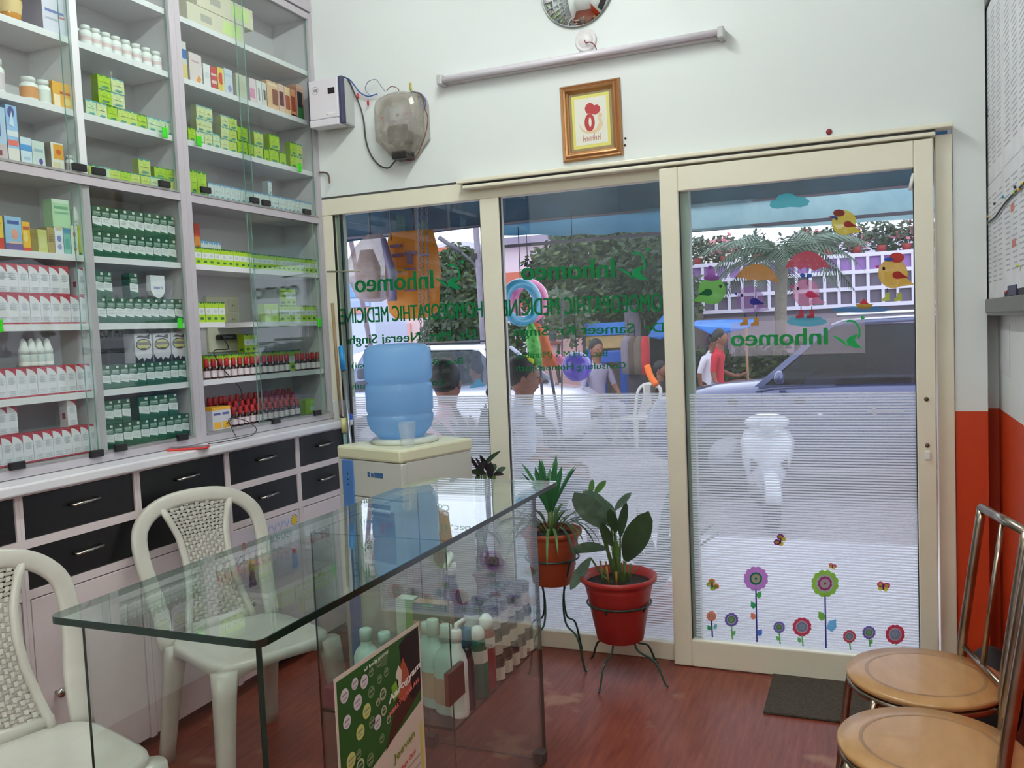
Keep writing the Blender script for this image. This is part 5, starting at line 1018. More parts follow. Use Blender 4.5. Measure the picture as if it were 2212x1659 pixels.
# ================================================================== WHITE RESIN CHAIRS
def osweep(b, pts, wv, tv, n=10, mi=0):
    pts = [Vector(p) for p in pts]; N = len(pts); vs = []; fs = []
    for i, p in enumerate(pts):
        a = Vector(wv[i] if isinstance(wv, list) else wv); t = Vector(tv[i] if isinstance(tv, list) else tv)
        for k in range(n):
            g = 2 * PI * k / n; c_, s_ = math.cos(g), math.sin(g); c_ = abs(c_) ** .7 * (1 if c_ > 0 else -1); s_ = abs(s_) ** .7 * (1 if s_ > 0 else -1); vs.append(p + a * c_ + t * s_)
    for j in range(N - 1):
        for k in range(n): q = (k + 1) % n; fs.append((j * n + k, j * n + q, (j + 1) * n + q, (j + 1) * n + k))
    fs.append(tuple(reversed(range(n)))); fs.append(tuple(range((N - 1) * n, N * n)))
    b.add(vs, fs, mi, True); return b
def resin_chair(label, loc, rz):
    t = thing('resin_chair', label, 'chair', loc, rz, 'white resin chairs')
    W, D, Z = .212, .205, .43
    b = MB(); N = 32; rings = []
    def outline(s, z, dz=0, k=1):
        P = []
        for i in range(N):
            a = 2 * PI * i / N; c_, s_ = math.cos(a), math.sin(a); e = .42
            x = abs(c_) ** e * (1 if c_ > 0 else -1) * W * s * (1 - .07 * (1 - s_) / 2); y = abs(s_) ** e * (1 if s_ > 0 else -1) * D * s
            cor = abs(math.sin(2 * a)) ** 2; P.append(Vector((x, y, z - dz * cor)))
        return P
    for s, z, dz in ((.02, Z - .016, 0), (.5, Z - .014, 0), (.8, Z - .006, 0), (.93, Z, 0), (.99, Z - .005, 0), (1.0, Z - .016, 0), (1.005, Z - .030, .028), (.975, Z - .032, .028)): rings.append(outline(s, z, dz))
    vs = [v for r_ in rings for v in r_]; fs = [tuple(range(N))]
    for j in range(len(rings) - 1):
        for i in range(N): k = (i + 1) % N; fs.append((j * N + i, j * N + k, (j + 1) * N + k, (j + 1) * N + i))
    b.add(vs, fs, 0, True).build('seat', M_mono, t, local=True)
    def yb(z): return -D + .012 - .15 * (z - Z) / .45
    L = []
    for x, z in ((-.192, .40), (-.196, .50), (-.208, .60), (-.218, .68), (-.216, .75), (-.196, .795), (-.150, .833), (-.085, .854), (0, .860)): L.append((x, z))
    full = L + [(-x, z) for x, z in reversed(L[:-1])]; pts = spline([(x, yb(z), z) for x, z in full], 3)
    wv = []; tv = []
    for i, p in enumerate(pts):
        d = (pts[min(i + 1, len(pts) - 1)] - pts[max(0, i - 1)]).normalized(); nn = Vector((0, 1, .33)).normalized(); wv.append(d.cross(nn).normalized() * (.027 if 5 < i < len(pts) - 6 else .030)); tv.append(nn * .012)
    osweep(MB(), pts, wv, tv, 12).build('back_frame', M_mono, t, local=True)
    def xin(z):
        K = [(.43, .118), (.50, .10), (.58, .083), (.66, .078), (.74, .086), (.79, .105), (.85, .13)]
        for (z0, a), (z1, c) in zip(K, K[1:]):
            if z <= z1: return a + (c - a) * max(0, (z - z0) / (z1 - z0))
        return K[-1][1]
    for s in (-1, 1):
        pp_ = [(s * xin(z), yb(z) + .004, z) for z in [.42 + .415 * i / 12 for i in range(13)]]
        osweep(MB(), pp_, (.013, 0, 0), (0, .009, 0), 8).build('back_slat', M_mono, t, local=True)
    # basket weave panel
    b = MB(); nu, nv = 13, 34; zt = [.44 + (.845 - .44) * j / nv for j in range(nv + 1)]
    for j in range(nv):
        z = (zt[j] + zt[j + 1]) / 2; hw = (zt[1] - zt[0]) * .33; X_ = xin(z) * (1 if z < .85 else .96); m_ = nu * 2
        for i in range(m_):
            u0, u1 = -1 + 2 * i / m_, -1 + 2 * (i + 1) / m_; o0 = .0022 * math.sin(PI * i / 2 + PI * j); o1 = .0022 * math.sin(PI * (i + 1) / 2 + PI * j)
            b.add([(u0 * X_, yb(z) + .004 + o0, z - hw), (u1 * X_, yb(z) + .004 + o1, z - hw), (u1 * X_, yb(z) + .004 + o1, z + hw), (u0 * X_, yb(z) + .004 + o0, z + hw)], [(0, 1, 2, 3)], 0, True)
    for i in range(nu):
        uc = -1 + 2 * (i + .5) / nu; hw = .66 / nu
        for j in range(nv):
            o0 = .0026 * (1 if (i + j) % 2 else -1)
            vs_ = []
            for (z, o) in ((zt[j], -o0 * .0), (zt[j + 1], 0)):
                X_ = xin(z); vs_ += [((uc - hw) * X_, yb(z) + .004 + o0, z), ((uc + hw) * X_, yb(z) + .004 + o0, z)]
            b.add([vs_[0], vs_[1], vs_[3], vs_[2]], [(0, 1, 2, 3)], 0)
    b.build('woven_panel', M_mono, t, local=True, fix=False)
    osweep(MB(), [(-.125, yb(.45) + .004, .440), (0, yb(.45) + .004, .442), (.125, yb(.45) + .004, .440)], (0, 0, .018), (0, .008, 0), 8).build('lower_rail', M_mono, t, local=True)
    for sx, sy in ((-1, 1), (1, 1), (-1, -1), (1, -1)):
        x0, y0 = sx * W * (.86 if sy > 0 else .80), sy * D * .86; x1, y1 = sx * W * (1.06 if sy > 0 else .92), sy * D * (1.10 if sy > 0 else 1.22)
        pts = []; wv = []; tv = []
        for i in range(7):
            k = i / 6; z = (Z - .02) * (1 - k); e = 1 - k; pts.append((x0 + (x1 - x0) * k, y0 + (y1 - y0) * k, z)); r_ = .026 + .012 * e ** 2; wv.append((r_, 0, 0)); tv.append((0, r_ * (.9 if sy > 0 else .75), 0))
        osweep(MB(), pts, wv, tv, 12).build('leg', M_mono, t, local=True)
    return t
rzc = math.atan2(-.927, -.375)
ch2 = resin_chair('white woven-back resin chair standing behind the middle of the glass counter', (-1.885, -1.245, 0), rzc)
ch1 = dup(ch2, (-1.800, -2.105, 0), rzc + math.radians(5), label='white woven-back resin chair nearest the camera, cut off at the bottom left corner')

# ================================================================== WATER DISPENSER
t = thing('water_dispenser', 'cream and grey floor-standing water dispenser by the left window', 'water dispenser', (-1.753, -.395, 0), math.radians(-17.8))
wd, dd, hd = .19, .197, .958; M_dsp = mat('warm_grey_plastic', (206, 206, 198), .4); M_dcr = mat('cream_plastic', (226, 224, 192), .4)
MB().box(-wd + .004, -dd + .03, .02, wd - .004, dd, hd - .05, bev=.006).build('body', M_dsp, t, local=True)
MB().box(-wd, -dd - .004, hd - .052, wd, dd + .004, hd, bev=.010).build('top_cover', M_dcr, t, local=True)
MB().lathe([(.135, hd), (.140, hd + .006), (.128, hd + .020), (.075, hd + .022)], n=32).build('bottle_collar', mat('grey_white_collar', (206, 210, 200), .4), t, local=True)
MB().box(-wd, -dd, .76, wd, -dd + .03, hd - .054, bev=.004).build('front_panel', M_dsp, t, local=True)
MB().box(-wd, -dd + .001, .02, wd, -dd + .03, .50, bev=.004).build('front_panel', M_dsp, t, local=True)
MB().box(-wd, -dd, .50, -.055, -dd + .03, .757, bev=.003).box(.135, -dd, .50, wd, -dd + .03, .757, bev=.003).box(-.055, -dd, .712, .135, -dd + .03, .757, bev=.003).build('front_panel', M_dsp, t, local=True)
MB().box(-.055, -dd + .029, .50, .135, -dd + .10, .713).build('dispensing_recess', mat('brown_grey_recess', (150, 132, 120), .5), t, local=True)
MB().box(-.035, -dd - .003, .722, .115, -dd + .0, .738).build('vent_slot', M_black, t, local=True)
MB().box(-.040, -dd - .012, .708, .120, -dd - .0, .720, bev=.003).build('slot_ledge', M_white, t, local=True)
for x, c in ((-.01, (60, 110, 190)), (.08, (190, 60, 50))): MB().tube([(x, -dd + .03, .655), (x, -dd - .01, .650), (x, -dd - .014, .632)], .010, 10).box(x - .012, -dd - .016, .655, x + .012, -dd + .02, .668).build('tap', mat('tap_%d' % c[0], c, .4), t, local=True)
MB().box(-.16, -dd - .006, .03, -.092, -dd + .002, hd - .055, bev=.003).build('blue_strip', mat('blue_trim_plastic', (86, 132, 200), .35), t, local=True)
b = MB()
for k in range(3): b.box(-.128, -dd - .0068, .800 + .022 * k, -.122, -dd - .006, .806 + .022 * k)
b.build('indicator', M_black, t, local=True)
b = MB().box(-.008, -dd - .0012, .842, .004, -dd + .0, .862).box(.012, -dd - .0012, .842, .026, -dd, .858).box(.032, -dd - .0012, .842, .082, -dd, .862)
b.build('maker_emblem', mat('blue_print', (60, 100, 150), .5), t, local=True)
# bottle
M_jug = mat('translucent_blue_polycarbonate', (180, 220, 255), .10, trans=.72, coat=.6)
z0 = hd + .012; P = [(.05, 0), (.09, .008), (.125, .045), (.137, .08), (.138, .10), (.130, .109), (.138, .120), (.139, .20), (.137, .223), (.127, .234), (.137, .245), (.139, .262), (.139, .345), (.134, .368), (.115, .384), (.07, .390), (.002, .386)]
tag(MB().lathe([(r * .985, h) for r, h in P], (0, 0, 0), 40, cap=True).build('water_bottle', M_jug, None, loc=(-1.765, -.40, z0), local=True), 'upturned translucent blue water bottle on top of the dispenser', 'water bottle')
q = AZ(846, 962, hd + .001); tag(MB().lathe([(.026, 0), (.036, .095), (.038, .097), (.0345, .094), (.0245, .003), (.001, .003)], (0, 0, 0), 20, cap=False).build('plastic_cup', mat('clear_plastic', (225, 232, 240), .15, alpha=.14), None, loc=(-1.655, -.545, hd + .0005), local=True), 'clear plastic cup on the dispenser top in front of the bottle', 'cup')
# ---- sticks and mop between cabinet and dispenser
def stick(name, label, pts, cat): 
    t = thing(name, label, cat, AY(*pts[-1], ) if False else (0, 0, 0)); return t
p0, p1 = AY(737, 752, -.10), AY(742, 800, -.10); pe = AZ(765, 1330, .0); pe = Vector((-2.10, -.20, .01))
t = thing('mop', 'mop with bright blue grip and grey steel pole leaning by the window jamb', 'mop', pe)
MB().tube([p0, p0 + (p1 - p0) * 1.0], .013, 12).ball(p0, .013, 10).build('grip', mat('bright_blue_grip', (40, 140, 205), .35), t)
MB().tube([p1, p1 + (pe - p1) * .92], .0085, 10).build('pole', mat('brushed_steel_pole', (150, 152, 160), .3, .7), t)
MB().box(pe.x - .07, pe.y - .03, .001, pe.x + .07, pe.y + .03, .05, bev=.012).build('mop_head', mat('blue_mop_head', (70, 110, 170), .8), t)
p0 = AY(718, 655, -.06); p1 = AY(736, 900, -.08)
pe = p1 + (p1 - p0) * 1.55; pe.z = .001
t = thing('broom', 'thin wooden stick with a pale yellow sleeve leaning beside the mop', 'broom', pe)
MB().tube([p0, p1], .0075, 8).build('wooden_stick', mat('worn_wood_stick', (156, 128, 96), .6), t)
q1, q2 = AY(742, 903, -.12), AY(744, 934, -.12); MB().tube([q1, q2], .013, 12).build('sleeve', mat('pale_yellow_sleeve', (214, 208, 140), .4), t)
MB().tube([q2, Vector((q2.x + .01, -.12, .02))], .008, 8).build('tube_end', mat('sea_green_tube', (110, 150, 146), .4), t); MB().tube([p1, q1], .006, 8).build('rod', M_black, t)
q = AY(756, 901, -.06); tag(MB().lathe([(.012, 0), (.014, .004), (.014, .022), (.010, .026)], (0, 0, 0), 12).build('bottle_cap', mat('royal_blue_cap', (30, 90, 200), .35), None, loc=(q.x, -.06, 1.0105), local=True), 'royal blue bottle cap on the worktop end by the window', 'cap')
q = AZ(722, 905, 1.011); tag(MB().lathe([(.030, 0), (.034, .09), (.036, .092), (.032, .088), (.028, .003), (.001, .003)], (0, 0, 0), 20, cap=False).build('plastic_container', mat('clear_plastic', (225, 232, 240), .15, alpha=.14), None, loc=(-2.285, -.06, 1.0105), local=True), 'clear plastic container at the window end of the worktop', 'container')

# ---- child's drawing taped on the drawer unit door
XP = XD + .003
A = AX(497, 1128, XP); Bp = AX(645, 1102, XP); Cp = AX(510, 1330, XP)
ya, yb_, zt_, zb_ = A.y, Bp.y - .004, .655, .40
t = thing('drawing', "child's colour drawing with balloon and sun taped to the drawer unit", 'drawing', (XP, (ya + yb_) / 2, zb_))
MB().box(XP - .0005, ya, zb_, XP, yb_, zt_).build('paper', mat('pale_pink_paper', (214, 204, 214), .6), t)
dm = [mat('crayon%d' % i, c, .6) for i, c in enumerate([(214, 70, 60), (226, 196, 40), (80, 160, 80), (40, 40, 60), (150, 170, 214), (120, 80, 130), (220, 190, 110)])]; b = MB()
def dp(pts, mi, k=0): b.add([(XP + .0004 + .0002 * k, ya + (yb_ - ya) * u, zb_ + (zt_ - zb_) * v) for u, v in pts], [tuple(range(len(pts)))], mi)
dp(E_(.16, .72, .03, .07), 0); dp([(.158, .5), (.164, .5), (.164, .65), (.158, .65)], 3)
for i in range(12): a = 2 * PI * i / 12; dp([(.93 + .045 * math.cos(a - .1), .86 + .08 * math.sin(a - .1)), (.93 + .07 * math.cos(a), .86 + .12 * math.sin(a)), (.93 + .045 * math.cos(a + .1), .86 + .08 * math.sin(a + .1))], 3)
dp(E_(.93, .86, .045, .08), 1, 1); dp(E_(.25, .44, .05, .05), 1); dp(E_(.25, .36, .045, .07), 2, 1); dp([(.2, .05), (.31, .05), (.28, .3), (.22, .3)], 5); dp([(.35, .0), (.42, .0), (.42, .25), (.35, .25)], 6); dp([(.85, .05), (.95, .05), (.94, .3), (.86, .3)], 4); dp([(.87, .3), (.93, .3), (.93, .38), (.87, .38)], 0)
for i in range(4): u = .45 + .1 * i; dp([(u, .86), (u + .03, .92), (u + .06, .80), (u + .09, .92), (u + .1, .9), (u + .06, .77), (u + .03, .88)], 4)
b.build('crayon_marks', dm, t, fix=False)['kind'] = 'stuff'
lettering('lettering', 'BON CREN', dm[3], t, (XP + .001, ya + (yb_ - ya) * .55, zb_ + (zt_ - zb_) * .62), (0, 1, .0), (0, 0, 1), (yb_ - ya) * .32, .03, 0, nrm=(1, 0, 0))

# ================================================================== STEEL AND WOOD CHAIRS
M_ply = mat('varnished_plywood', (194, 148, 98), .3, rgb2=(180, 134, 84), scale=7, stretch=(1, 3, 1), coat=.3)
M_ply2 = mat('worn_pressed_plywood', (168, 128, 86), .35, rgb2=(150, 110, 72), scale=9, stretch=(1, 3, 1), coat=.3); M_stl = mat('worn_chrome_tube', (176, 168, 158), .25, 1.0, rgb2=(150, 132, 112), scale=14)
def cafe_chair(label, loc, rz):
    t = thing('cafe_chair', label, 'chair', loc, rz, 'round wooden-seat steel chairs'); R = .193
    MB().lathe([(R - .012, .432), (R - .002, .436), (R, .444), (R - .004, .450), (.140, .4515), (.001, .4515)], n=48).build('seat', M_ply, t, local=True)
    MB().lathe([(.146, .4516), (.138, .4500), (.100, .4485), (.001, .4480)], n=48, cap=False).build('seat_dish', M_ply2, t, local=True)
    MB().lathe([(.146, .4517), (.141, .4522), (.137, .4517)], n=48, cap=False).build('seat_groove', M_ply2, t, local=True)
    ring = [(.182 * math.cos(a), .182 * math.sin(a), .421) for a in [2 * PI * i / 36 for i in range(36)]]; MB().tube(ring, .0095, 8, closed=True).build('seat_ring', M_stl, t, local=True)
    for s in (-1, 1):
        MB().tube(spline([(s * .11, .15, .422), (s * .125, .165, .36), (s * .15, .20, .0)], 4), .011, 8).build('leg', M_stl, t, local=True)
        MB().tube(spline([(s * .142, -.20, .0), (s * .142, -.150, .30), (s * .142, -.137, .45), (s * .142, -.160, .64), (s * .142, -.192, .860)], 5), .0125, 10).build('leg', M_stl, t, local=True)
    MB().tube([(-.142, -.192, .858), (.142, -.192, .858)], .0125, 10).build('top_rail', M_stl, t, local=True)
    MB().tube([(-.142, -.141, .475), (.142, -.141, .475)], .0075, 8).build('lower_rail', M_stl, t, local=True)
    for s in (0.0,): MB().tube([(s, -.141, .475), (s, -.165, .66), (s, -.192, .858)], .0075, 8).build('spindle', M_stl, t, local=True)
    MB().tube([(-.14, .19, .12), (.14, .19, .12)], .007, 8).build('stretcher', M_stl, t, local=True)
    return t
rzs = math.radians(103)
k1 = cafe_chair('steel-tube chair with round wooden seat, the one nearer the sliding door', (.128, -1.035, 0), rzs)
k2 = dup(k1, (.116, -1.44, 0), math.radians(82), label='steel-tube chair with round wooden seat, nearest the camera at the bottom right')
P4 = [AZ(*q, 0) for q in ((1698, 1452), (1650, 1537), (1810, 1567))]
tag(MB().box(P4[1].x, -.40, .0006, .22, -.006, .010, bev=.003).build('door_mat', mat('dark_brown_coir_mat', (84, 74, 62), .95, rgb2=(60, 52, 44), scale=90, bump=.6)), 'dark brown door mat on the floor before the sliding door', 'mat')
tag(MB().ball((0, 0, .16), .16, 16, sc=(.55, .8, 1)).build('helmet_bag', mat('black_cloth', (26, 22, 24), .8), None, loc=(.352, -.42, .001), local=True), 'black bag on the floor behind the wooden-seat chairs', 'bag')

# ================================================================== INDOOR PLANTS
M_pot = mat('red_plastic_pot', (164, 44, 40), .4); M_ter = mat('terracotta_plastic_pot', (170, 76, 44), .5); M_brn = mat('brown_pot', (120, 86, 78), .5); M_soil = mat('dark_soil', (40, 30, 24), .9); M_wire = mat('dark_green_wire', (28, 62, 50), .4)
def pot(nm, label, c, R, r, z0, z1, m, group=None):
    t = thing(nm, label, 'potted plant', (c[0], c[1], z0), 0, group); H = z1 - z0
    MB().lathe([(r * .9, 0), (r, .006), (R * .86, H * .80), (R * .88, H * .84), (R * .86, H * .86), (R * .94, H * .90), (R, H * .93), (R, H), (R * .95, H), (R * .84, H * .86)], n=36, cap=False).lathe([(r * .9, 0), (r * .5, .001), (.001, .001)], n=36, cap=False).build('pot', m, t, local=True)
    MB().lathe([(R * .86, H * .88), (.001, H * .90)], n=24, cap=False).build('soil', M_soil, t, local=True); return t
def leaf_mb(base, d, L_, W_, droop=.3, n=7, mi=0, up_=(0, 0, 1), cup=.15, shape=.9, b=None):
    b = b or MB(); d = Vector(d).normalized(); p = Vector(base); side = d.cross(Vector(up_)).normalized() if abs(d.z) < .97 else Vector((1, 0, 0)); vs = []; fs = []
    for i in range(n + 1):
        k = i / n; w_ = W_ * max(.0, math.sin(PI * min(1, k * shape + .04))) ** .8 * (1 if k < 1 else 0) + .0004
        nn = side.cross(d).normalized(); vs += [p - side * w_ + nn * w_ * cup, p, p + side * w_ + nn * w_ * cup]
        d = (d + Vector((0, 0, -droop / n))).normalized(); p = p + d * L_ / n
    for i in range(n):
        for q in (0, 1): fs.append((i * 3 + q, i * 3 + q + 1, i * 3 + q + 4, i * 3 + q + 3))
    b.add(vs, fs, mi, True); return b
def stand(label, c, R, zr, feet):
    t = thing('pot_stand', label, 'plant stand', (c[0], c[1], 0))
    MB().tube([(c[0] + R * math.cos(a), c[1] + R * math.sin(a), zr) for a in [2 * PI * i / 28 for i in range(28)]], .0042, 6, closed=True).build('ring', M_wire, t)
    for a, rf in feet:
        e = Vector((math.cos(a), math.sin(a), 0)); C_ = Vector((c[0], c[1], 0))
        MB().tube(spline([C_ + e * R + Vector((0, 0, zr)), C_ + e * R * .55 + Vector((0, 0, zr * .66)), C_ + e * R * .62 + Vector((0, 0, zr * .40)), C_ + e * rf * .8 + Vector((0, 0, zr * .30)), C_ + e * rf + Vector((0, 0, .02)), C_ + e * rf * 1.08 + Vector((0, 0, .004))], 6), .0042, 6).build('leg', M_wire, t)
    return t
M_lf = mat('dark_green_leaf', (66, 88, 58), .4, rgb2=(44, 64, 44), scale=12, trans=.25); M_lf2 = mat('mottled_grey_green_leaf', (112, 134, 112), .4, rgb2=(60, 86, 64), scale=26, trans=.3); M_lf3 = mat('fresh_green_leaf', (92, 132, 66), .45, trans=.35); M_lf4 = mat('bright_aloe_green', (60, 120, 74), .45, trans=.2); M_stem = mat('green_stem', (84, 104, 52), .5); M_dry = mat('dry_brown_stem', (170, 120, 60), .7); M_lfd = mat('dark_purple_leaf', (46, 38, 44), .4)
pc1 = (-.925, -.205)
stand('dark green wire stand holding the red pot', pc1, .127, .300, [(-.35, .20), (.9, .17), (2.5, .19), (-1.75, .19)])
t = pot('potted_plant', 'broad-leaved potted plant in the red plastic pot on a wire stand', pc1, .152, .092, .148, .408, M_pot)
rb = .392 - .148
def wl(px, py, y): return AY(px, py, y) - Vector((pc1[0], pc1[1], .148))
def bigleaf(base, tip, W_, m, roll=0, droop=.25, cup=.2, upv=(0, -1, .15)):
    A_, B_ = wl(*base), wl(*tip); d = B_ - A_; leaf_mb(A_, d.normalized() + Vector((0, 0, droop * .45)), d.length * 1.03, W_, droop, 8, up_=upv, cup=cup).build('leaf', m, t, local=True)
    MB().tube(spline([(random.uniform(-.02, .02), random.uniform(-.02, .02), rb - .03), (A_ * .55 + Vector((0, 0, rb * .3))), A_], 5), .0038, 6).build('stem', M_stem, t, local=True)
bigleaf((1352, 1212, -.22), (1398, 1106, -.24), .050, M_lf, upv=(.25, -1, 0))
bigleaf((1340, 1160, -.20), (1352, 1086, -.20), .018, M_lf)
bigleaf((1304, 1140, -.26), (1246, 1062, -.30), .050, M_lf2, droop=.5)
bigleaf((1318, 1120, -.22), (1262, 1060, -.20), .038, M_lf2, droop=.3)
bigleaf((1326, 1140, -.18), (1290, 1072, -.16), .040, M_lf2, droop=.7)
bigleaf((1328, 1102, -.22), (1362, 1064, -.22), .014, M_lf2); bigleaf((1330, 1150, -.24), (1318, 1100, -.26), .022, M_lf, droop=.1)
bigleaf((1276, 1066, -.14), (1280, 1036, -.14), .012, M_lf3); bigleaf((1284, 1068, -.14), (1308, 1038, -.15), .013, M_lf3)
bigleaf((1310, 1186, -.20), (1232, 1188, -.26), .030, M_lf, droop=.5, upv=(0, -.6, 1)); bigleaf((1276, 1205, -.24), (1232, 1272, -.28), .022, M_lf2, droop=.2)
bigleaf((1322, 1180, -.26), (1300, 1130, -.28), .020, M_lf); bigleaf((1334, 1210, -.24), (1330, 1165, -.26), .012, M_lf3)
for i in range(10):
    a = 2 * PI * i / 10; MB().tube([(.05 * math.cos(a) - .01, .05 * math.sin(a), rb - .02), (.062 * math.cos(a) - .01, .06 * math.sin(a), rb + random.uniform(.02, .07))], .004, 6).build('stub_stem', M_dry if i % 3 else M_lf3, t, local=True)
for i in range(5): a = 2 * PI * i / 5 + .4; leaf_mb((.04 * math.cos(a), .04 * math.sin(a), rb - .01), (math.cos(a) * .5, math.sin(a) * .5, 1), .07, .006, .6, 5).build('leaf', M_lf3, t, local=True)
# terracotta pot: aloe + spider plant
pc2 = (-1.225, -.14)
stand('dark green wire stand holding the terracotta pot', pc2, .112, .445, [(-.5, .17), (1.1, .15), (2.7, .17), (-1.9, .17)])
t = pot('potted_plant', 'spiky aloe and grassy plant in the terracotta pot behind the counter corner', pc2, .128, .085, .335, .560, M_ter)
rb = .225
random.seed(11)
for i in range(12):
    a = 2 * PI * i / 12 + .3; s_ = .5 if i % 2 else .22; leaf_mb((.01 * math.cos(a), .01 * math.sin(a), rb + .07), (math.cos(a) * s_, math.sin(a) * s_, 1), .20 + .02 * (i % 3), .012, .1 if i % 2 == 0 else .35, 6, cup=.5, shape=.75).build('leaf', M_lf4, t, local=True)
MB().tube([(0, 0, rb - .03), (0, 0, rb + .09)], .013, 8).build('stem', M_stem, t, local=True)
for i in range(44):
    a = random.uniform(0, 2 * PI); r0 = random.uniform(.02, .06); leaf_mb((r0 * math.cos(a), r0 * math.sin(a), rb - .01), (math.cos(a) * .55, math.sin(a) * .55, random.uniform(.8, 1.3)), random.uniform(.20, .30), .0055, random.uniform(1.9, 3.0), 7, cup=.3).build('leaf', [M_lf, M_lf3, M_lf][i % 3], t, local=True)
# dark plant behind the counter end
pc3 = (-1.55, -.17)
t = pot('potted_plant', 'dark drooping long-leaved plant behind the far end of the counter top', pc3, .125, .085, .18, .40, M_brn); rb = .22
for (tx, ty, px, py, w_, m) in ((985, 1020, 948, 998, .012, M_lfd), (1040, 1026, 1010, 978, .008, M_lfd), (1035, 1020, 1075, 973, .010, M_lf), (1050, 1024, 1018, 1016, .014, M_lf), (1046, 1022, 1030, 990, .007, M_lfd), (1058, 1026, 1040, 985, .012, M_lfd), (1060, 1020, 1070, 1002, .016, M_lf2), (1070, 1026, 1090, 1008, .011, M_lf2), (1066, 1026, 1086, 1022, .010, M_lfd), (1030, 1030, 1046, 996, .016, M_lfd), (1058, 1036, 1060, 1000, .018, M_lfd)):
    A_ = AY(tx, ty, -.17) - Vector((*pc3, .18)); B_ = AY(px, py, -.20) - Vector((*pc3, .18)); d = B_ - A_
    leaf_mb(A_, d.normalized() + Vector((0, 0, .25)), d.length * 1.1, w_, .55, 7, up_=(0, -1, .2)).build('leaf', m, t, local=True); MB().tube(spline([(0, 0, rb - .03), (A_.x * .5, 0, rb + .15), A_], 5), .004, 6).build('stem', M_stem, t, local=True)
for i in range(16):
    a = random.uniform(0, 2 * PI); leaf_mb((0, 0, rb + .10 + .02 * (i % 8)), (math.cos(a), math.sin(a), .8), random.uniform(.12, .18), .012, 2.2, 6).build('leaf', [M_lfd, M_lf][i % 2], t, local=True)
MB().tube([(0, 0, rb - .03), (.01, 0, .60)], .008, 8).build('stem', M_stem, t, local=True)
# red tub and bagged parcel on the floor behind the counter
q = Vector((-1.83, -.115, 0)); 
t = thing('plastic_tub', 'red plastic tub on the floor between dispenser and window', 'tub', (-1.42, -.30, 0)); MB().lathe([(.085, .002), (.10, .20), (.108, .205), (.104, .21), (.096, .20), (.082, .01), (.001, .01)], n=28, cap=False).build('tub', M_pot, t, local=True)
b = MB().ball((0, 0, .0), .085, 14, sc=(1.0, 1.0, .55)); 
for v in b.v: v.x += .012 * math.sin(v.z * 90); v.y += .012 * math.sin(v.x * 70)
tag(b.build('plastic_bag', mat('lilac_white_polythene', (206, 204, 222), .35, trans=.3), None, loc=(-1.42, -.30, .232), local=True), 'crumpled lilac-white plastic bag lying in the red tub', 'bag')
# ================================================================== OUTSIDE
GZ = -.30
MB().box(-40, 2.26, GZ - .1, 25, 60, GZ).build('road', mat('dusty_asphalt', (150, 142, 146), .9, rgb2=(132, 124, 128), scale=1.5), kind='structure')
MB().box(-9, .121, GZ - .02, 6, 2.25, -.02).build('porch', mat('white_marble_porch', (226, 224, 230), .35, rgb2=(206, 204, 214), scale=2), kind='structure')
# blue awning
def quad(nm, pts, th, m, parent, thick=(0, 0, 1)):
    b = MB(); T = Vector(thick) * th; v = [Vector(p) for p in pts] + [Vector(p) + T for p in pts]; b.add(v, [(0, 1, 2, 3), (7, 6, 5, 4), (0, 4, 5, 1), (1, 5, 6, 2), (2, 6, 7, 3), (3, 7, 4, 0)]); return b.build(nm, m, parent)
t = thing('awning', 'blue tarpaulin awning stretched over the shop porch outside', 'awning', (-1.5, .15, 2.3))
M_aw = mat('dark_blue_tarpaulin', (34, 84, 108), .6, rgb2=(16, 46, 66), scale=2.5, trans=.30); M_av = mat('pale_blue_valance', (176, 212, 214), .55, rgb2=(96, 146, 170), scale=5, trans=.5)
xs = [-4.2, -2.28, -1.0, .9]; 
quad('canopy', [(-4.6, .13, 2.75), (1.6, .13, 2.75), (1.6, 1.80, 2.09), (-4.6, 1.80, 2.10)], .006, M_aw, t)
def ragged(x0, x1, zt0, zt1, zb0, zb1, y, m, nm, n=14, seed=1):
    random.seed(seed); b = MB()
    for i in range(n + 1):
        k = i / n; x = x0 + (x1 - x0) * k; yy = y + .02 * math.sin(9 * k + seed)
        b.v += [Vector((x, yy, zt0 + (zt1 - zt0) * k)), Vector((x, yy + .02, (zt0 + zb0) / 2 * (1 - k) + (zt1 + zb1) / 2 * k)), Vector((x, yy, zb0 + (zb1 - zb0) * k + random.uniform(-.008, .008)))]
    for i in range(n):
        for q in (0, 1): b.f.append([i * 3 + q, i * 3 + q + 1, i * 3 + q + 4, i * 3 + q + 3]); b.m.append(0); b.sm.append(True)
    return b.build(nm, m, t, fix=False)
ragged(-4.6, -2.26, 2.12, 2.12, 2.06, 2.085, 1.80, M_aw, 'valance', seed=2)
ragged(-2.26, -1.06, 2.12, 2.115, 2.02, 1.945, 1.80, mat('mid_blue_valance', (84, 140, 170), .55, rgb2=(56, 90, 110), scale=3, trans=.45), 'valance', seed=3)
ragged(-1.06, 1.6, 2.10, 2.11, 1.95, 1.855, 1.80, M_av, 'valance', seed=4)
MB().tube([(-4.6, 1.80, 2.10), (1.6, 1.80, 2.09)], .012, 8).box(-2.35, 1.79, 1.935, 1.6, 1.80, 1.955).build('hem_rod', mat('violet_grey_rod', (92, 80, 96), .6), t)
for z, y in ((2.42, 1.0), (2.28, 1.4)): MB().tube([(-4.6, y, z), (1.6, y, z - .01)], .014, 8).build('rafter', mat('dark_rafter', (26, 44, 56), .7), t)

